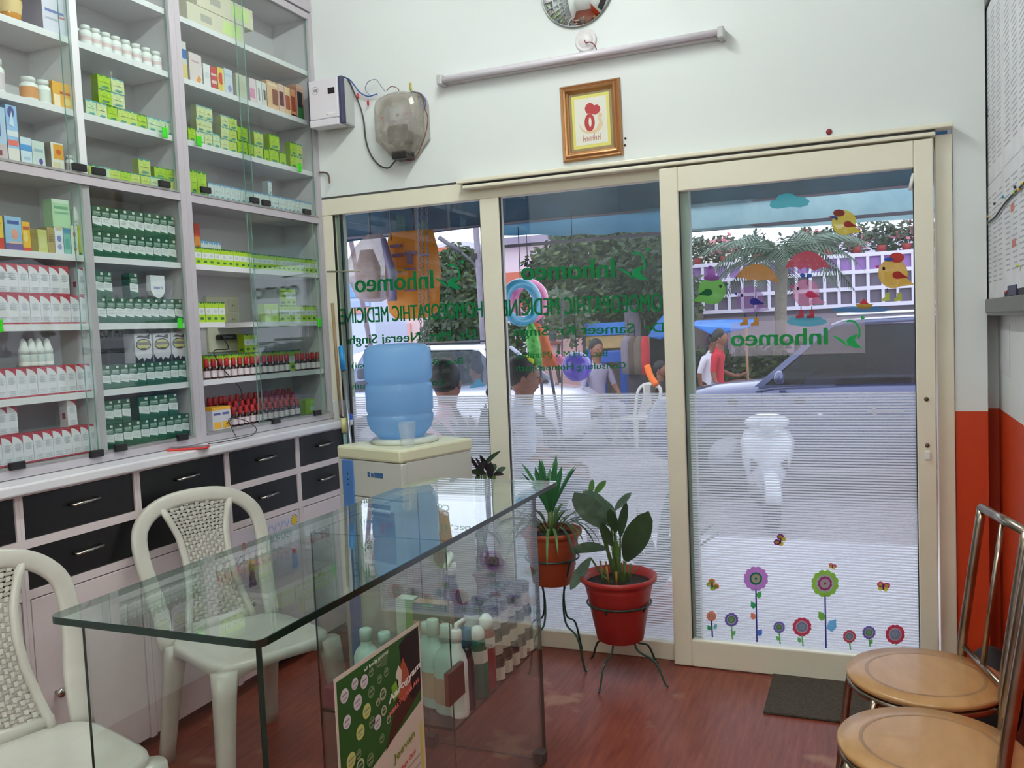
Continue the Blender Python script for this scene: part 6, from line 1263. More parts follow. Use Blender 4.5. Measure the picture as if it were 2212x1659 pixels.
# ---- cars
def loft(secs, mi=0, b=None, smooth=True, cap=True):
    b = b or MB(); n = len(secs[0]); vs = [p for s_ in secs for p in s_]; fs = []
    for j in range(len(secs) - 1):
        for i in range(n): k = (i + 1) % n; fs.append((j * n + i, j * n + k, (j + 1) * n + k, (j + 1) * n + i))
    if cap: fs += [tuple(reversed(range(n))), tuple((len(secs) - 1) * n + i for i in range(n))]
    return b.add(vs, fs, mi, smooth)
def car(label, paint, loc, rz, L, W, st, roof, wheels, m_in, glassm, H_wheel=.34, trims=True):
    """local: nose towards +X, wheels on z=0. st = lower body stations (x, z_bottom, z_belt, half width); roof = cabin outline (x, z) from windscreen base to tail"""
    t = thing('car', label, 'car', loc, rz)
    secs = []
    for x, zb, zt, hw in st:
        secs.append([Vector((x, -hw * .90, zb)), Vector((x, -hw, zb + .12)), Vector((x, -hw, (zb + zt) / 2)), Vector((x, -hw * .97, zt - .10)), Vector((x, -hw * .88, zt - .015)), Vector((x, 0, zt + .012)), Vector((x, hw * .88, zt - .015)), Vector((x, hw * .97, zt - .10)), Vector((x, hw, (zb + zt) / 2)), Vector((x, hw, zb + .12)), Vector((x, hw * .90, zb))])
    loft(secs).build('body', paint, t, local=True)
    x0, x1, x2, x3, zr, zbelt, hb, ht = roof      # windscreen base, roof front, roof rear, tail base
    # roof panel
    rs = []
    for x, z in ((x1, zr - .02), (x1 - .12, zr + .012), ((x1 + x2) / 2, zr + .03), (x2 + .12, zr + .012), (x2, zr - .02)):
        rs.append([Vector((x, -ht, z - .05)), Vector((x, -ht * .93, z - .008)), Vector((x, -ht * .5, z + .01)), Vector((x, ht * .5, z + .01)), Vector((x, ht * .93, z - .008)), Vector((x, ht, z - .05)), Vector((x, 0, z - .04))])
    loft(rs).build('roof', paint, t, local=True)
    # pillars
    def pil(xa, xb, w_, nm='pillar', m=paint):
        for s in (-1, 1): MB().band([(xa, s * hb * .985, zbelt - .03), (xb, s * ht * .99, zr - .03)], (w_, 0, 0), (0, .016, 0)).build(nm, m, t, local=True)
    pil(x0 - .02, x1 + .0, .04); xm = (x1 + x2) / 2 + .1; pil(xm, xm, .035, m=M_black); pil(x3 + .08, x2 + .04, .07)
    xq = (xm + x3) / 2 - .12; pil(xq, xq + .04, .03, m=M_black)
    # glass
    g = MB()
    for s in (-1, 1): g.add([(x0 - .04, s * hb * .975, zbelt - .02), (x3 + .1, s * hb * .975, zbelt - .02), (x2 + .05, s * ht * .985, zr - .05), (x1 - .01, s * ht * .985, zr - .05)], [(0, 1, 2, 3)])
    g.build('side_glass', glassm, t, local=True, fix=False)
    MB().add([(x0, -hb * .94, zbelt), (x0, hb * .94, zbelt), (x1, ht * .93, zr - .03), (x1, -ht * .93, zr - .03)], [(0, 1, 2, 3)]).build('windscreen', glassm, t, local=True, fix=False)
    MB().add([(x3, -hb * .94, zbelt), (x3, hb * .94, zbelt), (x2, ht * .93, zr - .03), (x2, -ht * .93, zr - .03)], [(0, 1, 2, 3)]).build('rear_glass', glassm, t, local=True, fix=False)
    # cabin interior: seats
    for x in (xm - .05, xq - .25):
        for s in (-.36, .36): MB().box(x - .10, s - .22, zbelt - .5, x + .02, s + .22, zbelt + .12, bev=.05).box(x - .08, s - .12, zbelt + .14, x, s + .12, zbelt + .30, bev=.04).build('car_seat', m_in, t, local=True)
    MB().box(x0 - .42, -hb * .9, zbelt - .2, x0 - .05, hb * .9, zbelt + .01, bev=.03).build('dashboard', M_black, t, local=True)
    for x in wheels:
        for s in (-1, 1):
            y = s * (W / 2 - .09); w_ = MB().lathe([(H_wheel * .62, -.10), (H_wheel * .95, -.10), (H_wheel, -.06), (H_wheel, .06), (H_wheel * .95, .10), (H_wheel * .62, .10)], (x, y, H_wheel), 28, axis='Y').build('wheel', mat('tyre_rubber', (30, 30, 34), .8), t, local=True)
            h = MB().lathe([(H_wheel * .60, -.104), (H_wheel * .5, -.09), (H_wheel * .12, -.105), (.01, -.106)] if s < 0 else [(H_wheel * .60, .104), (H_wheel * .5, .09), (H_wheel * .12, .105), (.01, .106)], (x, y, H_wheel), 20, axis='Y').build('hubcap', mat('silver_hub', (170, 170, 180), .3, .8), w_, local=True)
        for s in (-1, 1): MB().lathe([(H_wheel * 1.14, -.006), (H_wheel * 1.14, .006)], (x, s * (W / 2 + .0), H_wheel), 28, axis='Y').build('wheel_arch', M_black, t, local=True)
    for s in (-1, 1):
        MB().ball((x0 - .22, s * (hb + .13), zbelt + .06), .075, 12, sc=(.7, 1.0, .85)).box(x0 - .25, s * (hb + .05) - .06, zbelt + .0, x0 - .19, s * (hb + .05) + .06, zbelt + .04).build('wing_mirror', paint, t, local=True)
        for xh in (xm - .22, x3 + .55): MB().box(xh, s * (W / 2) - .018, zbelt - .17, xh + .16, s * (W / 2) + .018, zbelt - .14, bev=.006).build('door_handle', paint, t, local=True)
        for xl in (xm + .02, x0 - .05): MB().box(xl - .004, s * W / 2 * .998 - .004, .42, xl + .004, s * W / 2 * .998 + .004, zbelt - .06).build('door_seam', M_black, t, local=True)
    xn = st[-1][0]
    for s in (-1, 1): MB().ball((xn - .07, s * st[-1][3] * .78, st[-1][2] - .16), .11, 12, sc=(.7, 1.3, .8)).build('headlight', mat('headlight_lens', (210, 214, 224), .1), t, local=True)
    MB().box(xn - .02, -st[-1][3] * .5, st[-1][2] - .22, xn + .02, st[-1][3] * .5, st[-1][2] - .10, bev=.01).build('grille', M_black, t, local=True)
    return t
M_cblue = mat('metallic_slate_blue', (66, 72, 112), .22, .35, coat=1); M_cwhite = mat('white_car_paint', (232, 232, 242), .25, coat=1)
M_cg = glass('dark_car_glass', (.16, .17, .24), gain=.6); M_cg2 = glass('car_glass', (.66, .70, .76)); M_seat = mat('grey_car_upholstery', (120, 120, 134), .8)
# blue SUV, nose to the left; near side at y = 4.1
suv_st = [(-2.3, .32, .95, .80), (-2.2, .28, 1.02, .88), (-1.2, .25, 1.06, .91), (.2, .25, 1.06, .91), (1.05, .25, 1.04, .90), (1.65, .26, .99, .88), (2.15, .30, .90, .80), (2.28, .38, .78, .70)]
suv = car('slate-blue estate car parked on the street behind the sliding door', M_cblue, (.20, 5.75, GZ + .05), PI, 4.5, 1.82, suv_st, (1.16, .50, -1.75, -2.15, 1.60, 1.05, .86, .70), (-1.35, 1.42), M_seat, M_cg)
MB().tube([(.45, .62, 1.66), (-1.7, .62, 1.66)], .018, 8).build('roof_rail', M_chrome, suv, local=True); MB().tube([(.45, -.62, 1.66), (-1.7, -.62, 1.66)], .018, 8).build('roof_rail', M_chrome, suv, local=True)
wst = [(-1.85, .32, .85, .72), (-1.75, .26, .92, .80), (-.8, .24, .95, .83), (.5, .24, .95, .83), (1.1, .25, .93, .82), (1.6, .28, .86, .76), (1.85, .34, .70, .64)]
wcar = car('white hatchback car parked across the street, seen through the left window', M_cwhite, (-5.25, 7.6, GZ), math.radians(4), 3.7, 1.66, wst, (1.05, .45, -1.40, -1.75, 1.50, .95, .79, .62), (-1.15, 1.2), M_seat, M_cg2, .29)
for s in (-.55, .55): MB().tube([(.4, s, 1.56), (-1.3, s, 1.56)], .016, 8).build('roof_rail', M_black, wcar, local=True)

# ---- scooters
def scooter(label, loc, rz, m_body):
    """nose toward -Y, ground at z=0"""
    t = thing('scooter', label, 'scooter', loc, rz)
    sec = []
    for z, hw, y in ((.30, .08, -.36), (.40, .13, -.40), (.52, .18, -.43), (.68, .235, -.42), (.80, .25, -.38), (.90, .20, -.33)):
        sec.append([Vector((-hw, y + .10, z)), Vector((-hw * .8, y + .02, z)), Vector((0, y - .03, z)), Vector((hw * .8, y + .02, z)), Vector((hw, y + .10, z)), Vector((0, y + .14, z))])
    loft(sec).build('front_apron', m_body, t, local=True)
    for s in (-1, 1): MB().add([(s * .10, -.435, .60), (s * .17, -.40, .66), (s * .17, -.40, .50)], [(0, 1, 2)]).add([(s * .10, -.44, .60), (s * .17, -.405, .66), (s * .17, -.405, .50)], [(2, 1, 0)]).build('indicator', M_black, t, local=True, fix=False)
    MB().tube([(0, -.50, .30), (0, -.34, .80), (0, -.30, .92)], .03, 8).build('steering_column', M_black, t, local=True)
    secs = []
    for i in range(9):
        a = PI * (.08 + .78 * i / 8); y, z = -.55 - .285 * math.cos(a) * 1, .235 + .285 * math.sin(a)
        o = Vector((0, -math.cos(a), math.sin(a))) * .02; secs.append([Vector((-.075, y, z)) - o, Vector((-.06, y, z)) + o * .6, Vector((0, y, z)) + o * 1.3, Vector((.06, y, z)) + o * .6, Vector((.075, y, z)) - o])
    loft(secs).build('front_mudguard', m_body, t, local=True)
    for y in (-.55, .62):
        w_ = MB().lathe([(.15, -.06), (.215, -.065), (.25, -.03), (.25, .03), (.215, .065), (.15, .06)], (0, y, .24), 28, axis='X').build('wheel', mat('tyre_rubber', (30, 30, 34), .8), t, local=True)
        MB().lathe([(.15, -.03), (.05, -.04), (.05, .04), (.15, .03)], (0, y, .24), 20, axis='X').build('hub', mat('silver_hub', (170, 170, 180), .3, .8), w_, local=True)
    MB().ball((0, -.30, .98), .12, 14, sc=(1.75, .9, .72)).ball((0, -.34, .90), .10, 12, sc=(1.2, .7, .9)).build('headlamp_cowl', m_body, t, local=True)
    MB().lathe([(.075, -.02), (.06, -.05), (.001, -.055)], (0, -.42, .96), 16, axis='Y', cap=False).build('headlamp', mat('headlight_lens', (210, 214, 224), .1), t, local=True)
    MB().tube([(-.34, -.16, 1.02), (-.16, -.27, .98), (.16, -.27, .98), (.34, -.16, 1.02)], .016, 8).build('handlebar', M_black, t, local=True)
    for s in (-1, 1): MB().tube([(s * .22, -.24, 1.0), (s * .30, -.24, 1.15)], .006, 6).ball((s * .31, -.245, 1.17), .055, 12, sc=(1, .35, .8)).build('mirror', M_black, t, local=True)
    MB().box(-.17, -.30, .24, .17, .14, .30, bev=.02).build('footboard', M_black, t, local=True)
    sec = []
    for y, hw, z0, z1 in ((.10, .14, .30, .70), (.25, .19, .28, .76), (.55, .20, .32, .80), (.85, .15, .46, .80), (.98, .06, .62, .76)): sec.append([Vector((-hw * .8, y, z0)), Vector((-hw, y, (z0 + z1) / 2)), Vector((-hw * .8, y, z1)), Vector((hw * .8, y, z1)), Vector((hw, y, (z0 + z1) / 2)), Vector((hw * .8, y, z0))])
    loft(sec).build('side_panel', m_body, t, local=True)
    MB().box(-.14, .08, .76, .14, .88, .84, bev=.03).build('seat', M_black, t, local=True); return t
M_scw = mat('pearl_white_scooter', (220, 226, 234), .25, coat=1)
p_ = AZ(1636, 1146, GZ); scooter('white scooter parked facing the shop door, seen through the frosted film', (p_.x + .02, p_.y + .50, GZ), math.radians(11), M_scw).scale = (.87, .87, .87)
p_ = AZ(1270, 985, GZ); scooter('silver scooter parked side-on across the porch, behind the middle window', (-3.2, 3.7, GZ), math.radians(78), mat('silver_scooter', (186, 190, 206), .25, .5))

# ---- trees, palms and hedges
def blob_leaves(b, c, r, n, s, mi_n=2, sc=(1, 1, 1), droop=0):
    for _ in range(n):
        while True:
            p = Vector((random.uniform(-1, 1), random.uniform(-1, 1), random.uniform(-1, 1)))
            if .35 < p.length < 1: break
        p = Vector((p.x * r * sc[0], p.y * r * sc[1], p.z * r * sc[2])) + Vector(c); a = Vector((random.gauss(0, 1), random.gauss(0, 1), random.gauss(0, .6) - droop)).normalized(); q = a.orthogonal().normalized(); w_ = s * .28; L_ = s * random.uniform(.7, 1.3)
        b.add([p, p + a * L_ * .5 + q * w_, p + a * L_, p + a * L_ * .5 - q * w_], [(0, 1, 2, 3)], random.randrange(mi_n))
def tree(label, base, H, blobs, ms, trunk_r=.12, leaf=.22, n=700, sc=(1, 1, 1), droop=0, trunk=True, nm='tree', cat='tree', tm=None):
    t = thing(nm, label, cat, base); random.seed(hash(label) % 1000 if False else len(label) * 7 + int(abs(base[0]) * 10))
    if trunk:
        MB().tube(spline([(0, 0, 0), (.05, .03, H * .3), (-.03, 0, H * .6), (0, 0, H * .9)], 4), [trunk_r * (1 - .5 * i / 12) for i in range(13)], 8).build('trunk', tm or mat('grey_brown_bark', (92, 78, 72), .9, noise=.4, scale=12), t, local=True)
    b = MB()
    for (x, y, z, r) in blobs: blob_leaves(b, (x, y, z), r, int(n * r * r), leaf, len(ms), sc, droop)
    b.build('foliage', ms, t, local=True, fix=False); return t
M_f1 = mat('dark_tree_leaves', (56, 76, 48), .6, trans=.35); M_f2 = mat('mid_tree_leaves', (84, 104, 60), .6, trans=.35); M_f3 = mat('deepest_green_leaves', (36, 50, 40), .7, trans=.2); M_f4 = mat('grey_green_leaves', (96, 112, 92), .6, trans=.35)  # leaf greens of differing depth, mixed at random within each crown
def base_at(px, y): p_ = AY(px, 700, y); return (p_.x, y, GZ)
b0 = base_at(990, 13.5); tree('willowy green tree beside the street lamp post, left window', b0, 3.0, [(0, 0, 2.75, .75), (.12, 0, 2.0, .9), (-.1, 0, 1.2, .9), (.05, 0, 3.2, .42)], [M_f2, M_f1, M_f4], .1, .17, 2600, (1, 1, 1.1), .8)
b0 = base_at(1300, 12.0); tree('large dark spreading tree behind the middle window', b0, 3.4, [(-.1, 0, 3.0, 1.0), (.8, 0, 2.9, .85), (-1.0, .3, 2.75, .62), (.3, -.3, 2.3, .8), (-.35, .2, 2.25, .7), (1.1, .4, 2.2, .7), (.1, 0, 3.7, .6)], [M_f1, M_f3, M_f1, M_f2], .13, .16, 2900, (1, 1, .9), .3)
b0 = base_at(1118, 12.8); tree('small yellow-green shrub left of the pool rings', b0, 2.0, [(0, 0, 2.35, .34), (0, 0, 1.6, .40), (-.1, 0, .8, .5)], [M_f2, M_f4], .05, .18, 1500)
b0 = base_at(1205, 10.2); tree('yellow-green bush below the dark tree', b0, 1.6, [(0, 0, 1.95, .45), (.35, 0, 1.75, .35)], [M_f2, M_f4], .05, .16, 1500)
b0 = base_at(1372, 9.2); t = thing('tree', 'grey tree trunk behind the hanging coats, middle window', 'tree', b0); MB().tube([(0, 0, 0), (-.03, 0, 1.2), (-.05, 0, 2.0)], [.14, .12, .11], 10).build('trunk', mat('violet_grey_bark', (96, 88, 100), .9, noise=.3), t, local=True)
b = MB(); random.seed(5); blob_leaves(b, (.1, .2, 2.45), .62, 1100, .15, 2); b.build('foliage', [M_f1, M_f3], t, local=True, fix=False)
# palm
b0 = base_at(1684, 10.8)
t = thing('palm_tree', 'tall feathery palm in front of the lattice railing', 'palm', b0)
MB().tube([(0, 0, 0), (0, 0, 1.2), (.05, 0, 2.65)], [.11, .09, .10], 10).build('trunk', mat('grey_palm_trunk', (142, 132, 120), .9, noise=.3, scale=20), t, local=True)
random.seed(8); M_pl = mat('palm_green', (58, 84, 62), .5, trans=.25); M_pl2 = mat('pale_palm_green', (94, 116, 98), .5, trans=.25)
for i in range(19):
    a = 2 * PI * i / 19 + .2; el = (.95, .35, .62)[i % 3]; L_ = 1.55; d = Vector((math.cos(a), math.sin(a), el * 1.3)).normalized(); p = Vector((.05, 0, 2.65)); b = MB(); pts = [p.copy()]
    for k in range(12): d = (d + Vector((0, 0, -.15))).normalized(); p = p + d * L_ / 12; pts.append(p.copy())
    b.tube(pts, [.014 - .001 * k for k in range(13)], 5)
    for k in range(1, 13):
        for e in (0, .5):
            q = pts[k] * (1 - e) + pts[k - 1] * e; dd = (pts[k] - pts[k - 1]).normalized(); sd = dd.cross(Vector((0, 0, 1))).normalized(); ll = .50 * math.sin(PI * min(1, (k - e) / 13 + .12))
            for s in (-1, 1): tip = q + (sd * s * .8 + dd * .7 + Vector((0, 0, -.45))).normalized() * ll; b.add([q - dd * .022, q + dd * .022, tip], [(0, 1, 2)], 0)
    b.build('frond', M_pl if i % 3 else M_pl2, t, local=True, fix=False)
# low hedge and flower terrace above the lattice
random.seed(9)
yl_ = 14.0; A1 = AY(1484, 566, yl_); B1 = AY(2060, 540, yl_); A2 = AY(1484, 664, yl_); 
lt = thing('lattice_railing', 'white square lattice railing with violet panes on the building opposite', 'railing', (A1.x, yl_, A2.z))
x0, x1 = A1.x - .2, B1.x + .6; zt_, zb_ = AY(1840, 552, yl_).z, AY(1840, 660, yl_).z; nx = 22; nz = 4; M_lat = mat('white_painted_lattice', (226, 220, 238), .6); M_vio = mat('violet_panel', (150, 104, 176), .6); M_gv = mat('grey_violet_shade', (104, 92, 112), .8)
for j in range(nz): z = zb_ + (zt_ - zb_) * j / (nz - 1); MB().box(x0, yl_ - .05, z - .035, x1, yl_, z + .035).build('rail', M_lat, lt)
for i in range(nx + 1): x = x0 + (x1 - x0) * i / nx; MB().box(x - .028, yl_ - .045, zb_, x + .028, yl_ - .005, zt_).build('baluster', M_lat, lt)
for i in range(nx):
    for j in range(nz - 1):
        xa, xb = x0 + (x1 - x0) * i / nx, x0 + (x1 - x0) * (i + 1) / nx; za, zb2 = zb_ + (zt_ - zb_) * j / (nz - 1), zb_ + (zt_ - zb_) * (j + 1) / (nz - 1)
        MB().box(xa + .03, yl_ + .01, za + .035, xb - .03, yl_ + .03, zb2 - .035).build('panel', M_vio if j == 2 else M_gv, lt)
bd = thing('building', 'low building opposite, carrying the lattice railing and a planted terrace', 'building', ((x0 + x1) / 2, 16.5, GZ))
MB().box(x0, yl_ + .06, GZ, x1 + 3, 15.9, zb_ - .12).build('wall', mat('violet_grey_wall', (150, 136, 150), .8), bd)
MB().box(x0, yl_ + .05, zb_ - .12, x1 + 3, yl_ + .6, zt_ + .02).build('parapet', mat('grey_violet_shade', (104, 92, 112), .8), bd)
for i in range(5): xx = x0 + .4 + 1.5 * i; MB().box(xx, yl_ + .0, GZ, xx + .55, yl_ + .1, 1.25).build('shutter', mat('dusky_shutter%d' % (i % 2), [(112, 84, 110), (160, 140, 156)][i % 2], .7), bd)
for i, px in enumerate((1500, 1560, 1630, 1745, 1790, 1850, 1905, 1960, 2010)):
    p_ = AY(px, 545, 13.97); pt = thing('terrace_plant', ORD[i] + ' red-potted plant from left on the terrace above the lattice', 'potted plant', (p_.x, 14.25, zt_ + .02), 0, 'terrace plants')
    MB().lathe([(.06, 0), (.09, .13), (.095, .15), (.08, .15)], n=14).build('pot', mat('red_flower_pot', (190, 60, 70), .5), pt, local=True)
    b = MB(); blob_leaves(b, (0, 0, .36), .26, 120, .14, 3, (1.1, .8, .9)); b.build('foliage', [M_f1, M_f4, mat('pink_blossom', (206, 120, 140), .6) if i % 2 else M_f3], pt, local=True, fix=False)
b = MB(); 
for i in range(10): blob_leaves(b, (x0 + .3 + (x1 - x0) * i / 10, 14.5, zt_ + .22), .36, 120, .14, 2, (1.3, .6, .8))
tag(b.build('hedge', [M_f3, M_f1], None, fix=False), 'dark continuous hedge along the terrace top', 'hedge')
b = MB(); random.seed(21)
for i in range(9): blob_leaves(b, (AY(1500 + 40 * i, 760, 10.5).x, 10.5, .35 + .2 * (i % 2)), .55, 350, .16, 3, (1, .5, 1))
tag(b.build('bush_row', [M_f3, M_f2, M_f1], None, fix=False), 'low dark bushes on the far pavement behind the estate car', 'bushes')
# far houses
def house(label, px0, px1, ptop, y, rgb, roof=None, extra=()):
    a, c = AY(px0, ptop, y), AY(px1, ptop, y); t = thing('building', label, 'building', ((a.x + c.x) / 2, y + 2, GZ))
    MB().box(a.x, y, GZ, c.x, y + 1.6, a.z).build('wall', mat('wall_%d_%d_%d' % rgb, rgb, .8), t)
    if roof: MB().box(a.x - .15, y - .3, a.z, c.x + .15, y + 1.7, a.z + .22).build('roof', mat('roof_%d_%d_%d' % roof, roof, .8), t)
    for (q0, r0, q1, r1, col) in extra:
        e, f = AY(q0, r0, y), AY(q1, r1, y); MB().box(min(e.x, f.x), y - .06, f.z, max(e.x, f.x), y - .01, e.z).build('window' if col == (90, 84, 110) else 'cornice', mat('trim_%d_%d_%d' % col, col, .7), t)
    return t
house('pale pink house with terracotta bands behind the toy rings', 1062, 1200, 536, 19, (226, 206, 216), (150, 140, 160), [(1062, 592, 1200, 612, (206, 112, 88)), (1062, 655, 1150, 668, (196, 100, 84))])
house('peach-pink house wall with barred window, middle window', 1150, 1262, 664, 16, (222, 176, 176), (196, 112, 96), [(1186, 690, 1202, 735, (90, 84, 110)), (1190, 738, 1215, 744, (150, 84, 80))])
house('pale blue-white block far behind the lamp post', 940, 1010, 528, 26, (206, 208, 232)); house('pink gabled house behind the orange sack', 850, 975, 560, 21.5, (228, 196, 196), (206, 112, 88), [(852, 700, 890, 745, (226, 170, 160))])
house('cream block seen over the palm top', 1500, 1580, 520, 22, (226, 214, 196)); house('cream and grey block right of the palm crown', 1735, 1770, 500, 21, (222, 210, 196)); house('pale violet block at the far right of the door', 1772, 2100, 510, 24, (206, 200, 226))
house('white and sky-blue hoarding building at the far left of the left window', 700, 805, 600, 15, (206, 216, 240), None, [(700, 615, 800, 640, (120, 170, 220)), (700, 655, 800, 662, (170, 190, 226)), (724, 668, 800, 676, (220, 150, 140))])
house('dusky street shop behind the people, middle window', 1255, 1500, 668, 13, (96, 84, 80), None, [(1260, 655, 1300, 672, (140, 96, 70)), (1400, 720, 1440, 840, (52, 48, 54))])
# street lamp
pb = AY(1046, 740, 11.5); pt_ = AY(1028, 495, 11.5)
t = thing('lamp_post', 'grey street lamp post with a long slanting arm, left window', 'lamp post', (pb.x, 11.5, GZ))
MB().tube([(pb.x + .06, 11.5, GZ), pb, AY(1036, 600, 11.5), pt_, pt_ + Vector((0, 0, .7))], [.085, .075, .065, .055, .05], 10).build('pole', mat('weathered_concrete_pole', (150, 142, 156), .8, noise=.25), t)
MB().tube(spline([AY(1034, 585, 11.5), AY(1020, 565, 11.45), AY(996, 545, 11.4)], 4), .022, 8).tube([AY(996, 545, 11.4), AY(948, 513, 11.3)], [.035, .045], 8).build('lamp_arm', mat('grey_steel_arm', (96, 92, 104), .6), t)
MB().box(AY(1034, 560, 11.5).x - .12, 11.42, AY(1034, 560, 11.5).z, AY(1034, 560, 11.5).x, 11.5, AY(1034, 548, 11.5).z).build('insulator', M_black, t)

# ---- street stalls, furniture
def pbox(nm, label, cat, px0, py0, px1, py1, y, dep, m, par=None, bev=.01):
    a, c = AY(px0, py1, y), AY(px1, py0, y); b = MB().box(a.x, y, a.z, c.x, y + dep, c.z, bev=bev)
    if par: return b.build(nm, m, par)
    return tag(b.build(nm, m), label, cat)
M_bl = mat('bright_blue_tarp', (50, 130, 226), .5, rgb2=(90, 160, 232), scale=3, trans=.3)
yy = 10.2; a, c = AY(1265, 752, yy), AY(1355, 695, yy)
t = thing('stall', 'yellow stall board under a blue strip with a blue bench, middle window', 'stall', ((a.x + c.x) / 2, yy, GZ))
pbox('board', '', '', 1266, 724, 1350, 754, yy, .06, mat('mustard_board', (206, 170, 110), .7, noise=.2), t); pbox('blue_strip', '', '', 1262, 695, 1358, 726, yy - .05, .05, M_bl, t)
pbox('bench_top', '', '', 1296, 758, 1352, 784, yy - .6, .5, mat('blue_painted_wood', (40, 90, 180), .5), t)
for px in (1302, 1344): q = AY(px, 790, yy - .5); MB().box(q.x - .04, yy - .5, GZ, q.x + .04, yy - .42, q.z + .05).build('leg', mat('blue_painted_wood', (40, 90, 180), .5), t)
for px in (1268, 1350): q = AY(px, 740, yy); MB().box(q.x - .03, yy + .02, GZ, q.x + .03, yy + .08, q.z).build('leg', mat('blue_painted_wood', (40, 90, 180), .5), t)
def tarp(label, pts, y0, y1, m):
    t = thing('tarpaulin', label, 'tarpaulin', AY(*pts[0], y0)); b = MB(); n = len(pts) // 2
    vs = [AY(*p, y0 if i < n else y1) for i, p in enumerate(pts)]; b.add(vs, [tuple(range(len(pts)))]); b.add([v + Vector((0, .02, -.02)) for v in vs], [tuple(reversed(range(len(pts))))]); b.build('sheet', m, t, fix=False)
    for p in (vs[0], vs[n - 1]): MB().tube([p, (p.x, p.y, GZ)], .02, 6).build('post', mat('stall_pole', (150, 110, 84), .8), t)
    return t
tarp('blue tarpaulin sheltering the stall, upper left of the door glass', [(1494, 700), (1540, 722), (1612, 708), (1640, 690), (1570, 690), (1505, 692)], 8.6, 9.6, M_bl)
tarp('blue tarpaulin stall roof behind the right edge of the middle window', [(1400, 726), (1425, 730), (1470, 716), (1470, 660), (1440, 672), (1415, 700)], 9.4, 10.4, M_bl)
# hanging coats
for i, (px, rgb, w_) in enumerate(((1357, (130, 120, 132), .16), (1371, (96, 80, 72), .14), (1385, (108, 96, 84), .16), (1393, (190, 50, 60), .08))):
    q = AY(px, 735, 9.0 - .05 * i); t = thing('hanging_coat', ['mauve', 'brown', 'khaki', 'small red'][i] + ' garment hanging at the street stall, middle window', 'clothes', (q.x, q.y, q.z - .5)); h0 = .0 if i < 3 else .0
    sec = []
    for z, w2 in ((0, .9), (.15, .95), (.35, 1), (.48, .9), (.56, .45)): sec.append([Vector((-w_ * w2 * .7, -.04, z)), Vector((0, -.06, z)), Vector((w_ * w2 * .7, -.04, z)), Vector((w_ * w2 * .7, .04, z)), Vector((-w_ * w2 * .7, .04, z))])
    loft(sec).build('garment', mat('cloth_%d_%d_%d' % rgb, rgb, .9, noise=.25), t, local=True); MB().tube([(0, 0, .55), (0, 0, .80)], .006, 6).build('hanger', M_black, t, local=True)
p_ = AY(1370, 905, 8.2); ch3 = dup(ch2, (AY(1370, 850, 8.2).x, 8.2, GZ), math.radians(150), label='white plastic chair standing outside across the street')
if 'group' in ch3: del ch3['group']
# sack, plastic bag, chain hanging under the awning
yh = 1.45
def hang_loft(par, nm, m, prof, y, dep=.12):
    """prof: list of (py, pxl, pxr)"""
    sec = []
    for i, (py, pl_, pr_) in enumerate(prof):
        a, c = AY(pl_, py, y), AY(pr_, py, y); d = dep * (1 if 0 < i < len(prof) - 1 else .4); n = 10; s_ = []
        for k in range(n): g = 2 * PI * k / n; s_.append(Vector(((a.x + c.x) / 2 + (c.x - a.x) / 2 * math.cos(g) * (1 + .04 * math.sin(5 * g + i)), y + d * math.sin(g), (a.z + c.z) / 2)))
        sec.append(s_)
    return loft(sec).build(nm, m, par)
q = AY(895, 505, yh); t = thing('hanging_sack', 'big orange-yellow printed sack hanging under the awning, left window', 'sack', q)
M_or = mat('orange_yellow_polythene', (222, 150, 30), .4, rgb2=(206, 130, 24), scale=6, trans=.35); hang_loft(t, 'sack', M_or, [(500, 840, 935), (540, 836, 944), (590, 834, 951), (640, 836, 950), (672, 842, 946), (688, 856, 925)], yh)
MB().tube([q, (q.x, q.y, 2.75 - .377 * (q.y - .13))], .008, 6).build('cord', M_black, t)
b = MB(); yf = yh - .125
for (x0_, y0_, x1_, y1_) in ((842, 529, 866, 533), (846, 549, 868, 554), (872, 545, 898, 549), (878, 550, 890, 570), (872, 580, 896, 583), (872, 626, 898, 628), (858, 586, 866, 589), (905, 549, 925, 552)):
    e, f = AY(x0_, y0_, yf), AY(x1_, y1_, yf); b.box(e.x, yf - .002, f.z, f.x, yf + .02, e.z)
b.build('print', mat('violet_brown_print', (120, 90, 110), .6), t)
q = AY(800, 515, yh - .25); t = thing('plastic_bag', 'hanging clear plastic bag of wrapped goods, left window', 'bag', q)
hang_loft(t, 'bag', mat('clear_cloudy_plastic', (190, 170, 166), .2, rgb2=(150, 120, 112), scale=8, alpha=.6), [(506, 790, 826), (530, 772, 836), (560, 752, 845), (600, 750, 852), (640, 770, 846), (652, 790, 826)], yh - .25, .08)
hang_loft(t, 'goods', mat('brown_red_goods', (140, 80, 64), .6, rgb2=(80, 90, 60), scale=14), [(540, 778, 806), (580, 770, 822), (620, 778, 820), (645, 795, 822)], yh - .25, .05); MB().tube([q, (q.x, q.y, 2.75 - .377 * (q.y - .13))], .006, 6).build('cord', M_black, t)
q = AY(845, 520, yh - .3); t = thing('plastic_bag', 'narrow violet-grey bag hanging beside the clear bag', 'bag', q); hang_loft(t, 'bag', mat('violet_grey_bag', (110, 100, 128), .4), [(515, 822, 834), (560, 832, 846), (590, 838, 858), (620, 842, 856), (650, 838, 858)], yh - .3, .03); MB().tube([q, (q.x, q.y, 2.75 - .377 * (q.y - .13))], .004, 6).build('cord', M_black, t)
t = thing('chain', 'cluster of grey metal chains hanging under the awning, left window', 'chain', AY(915, 440, 1.2))
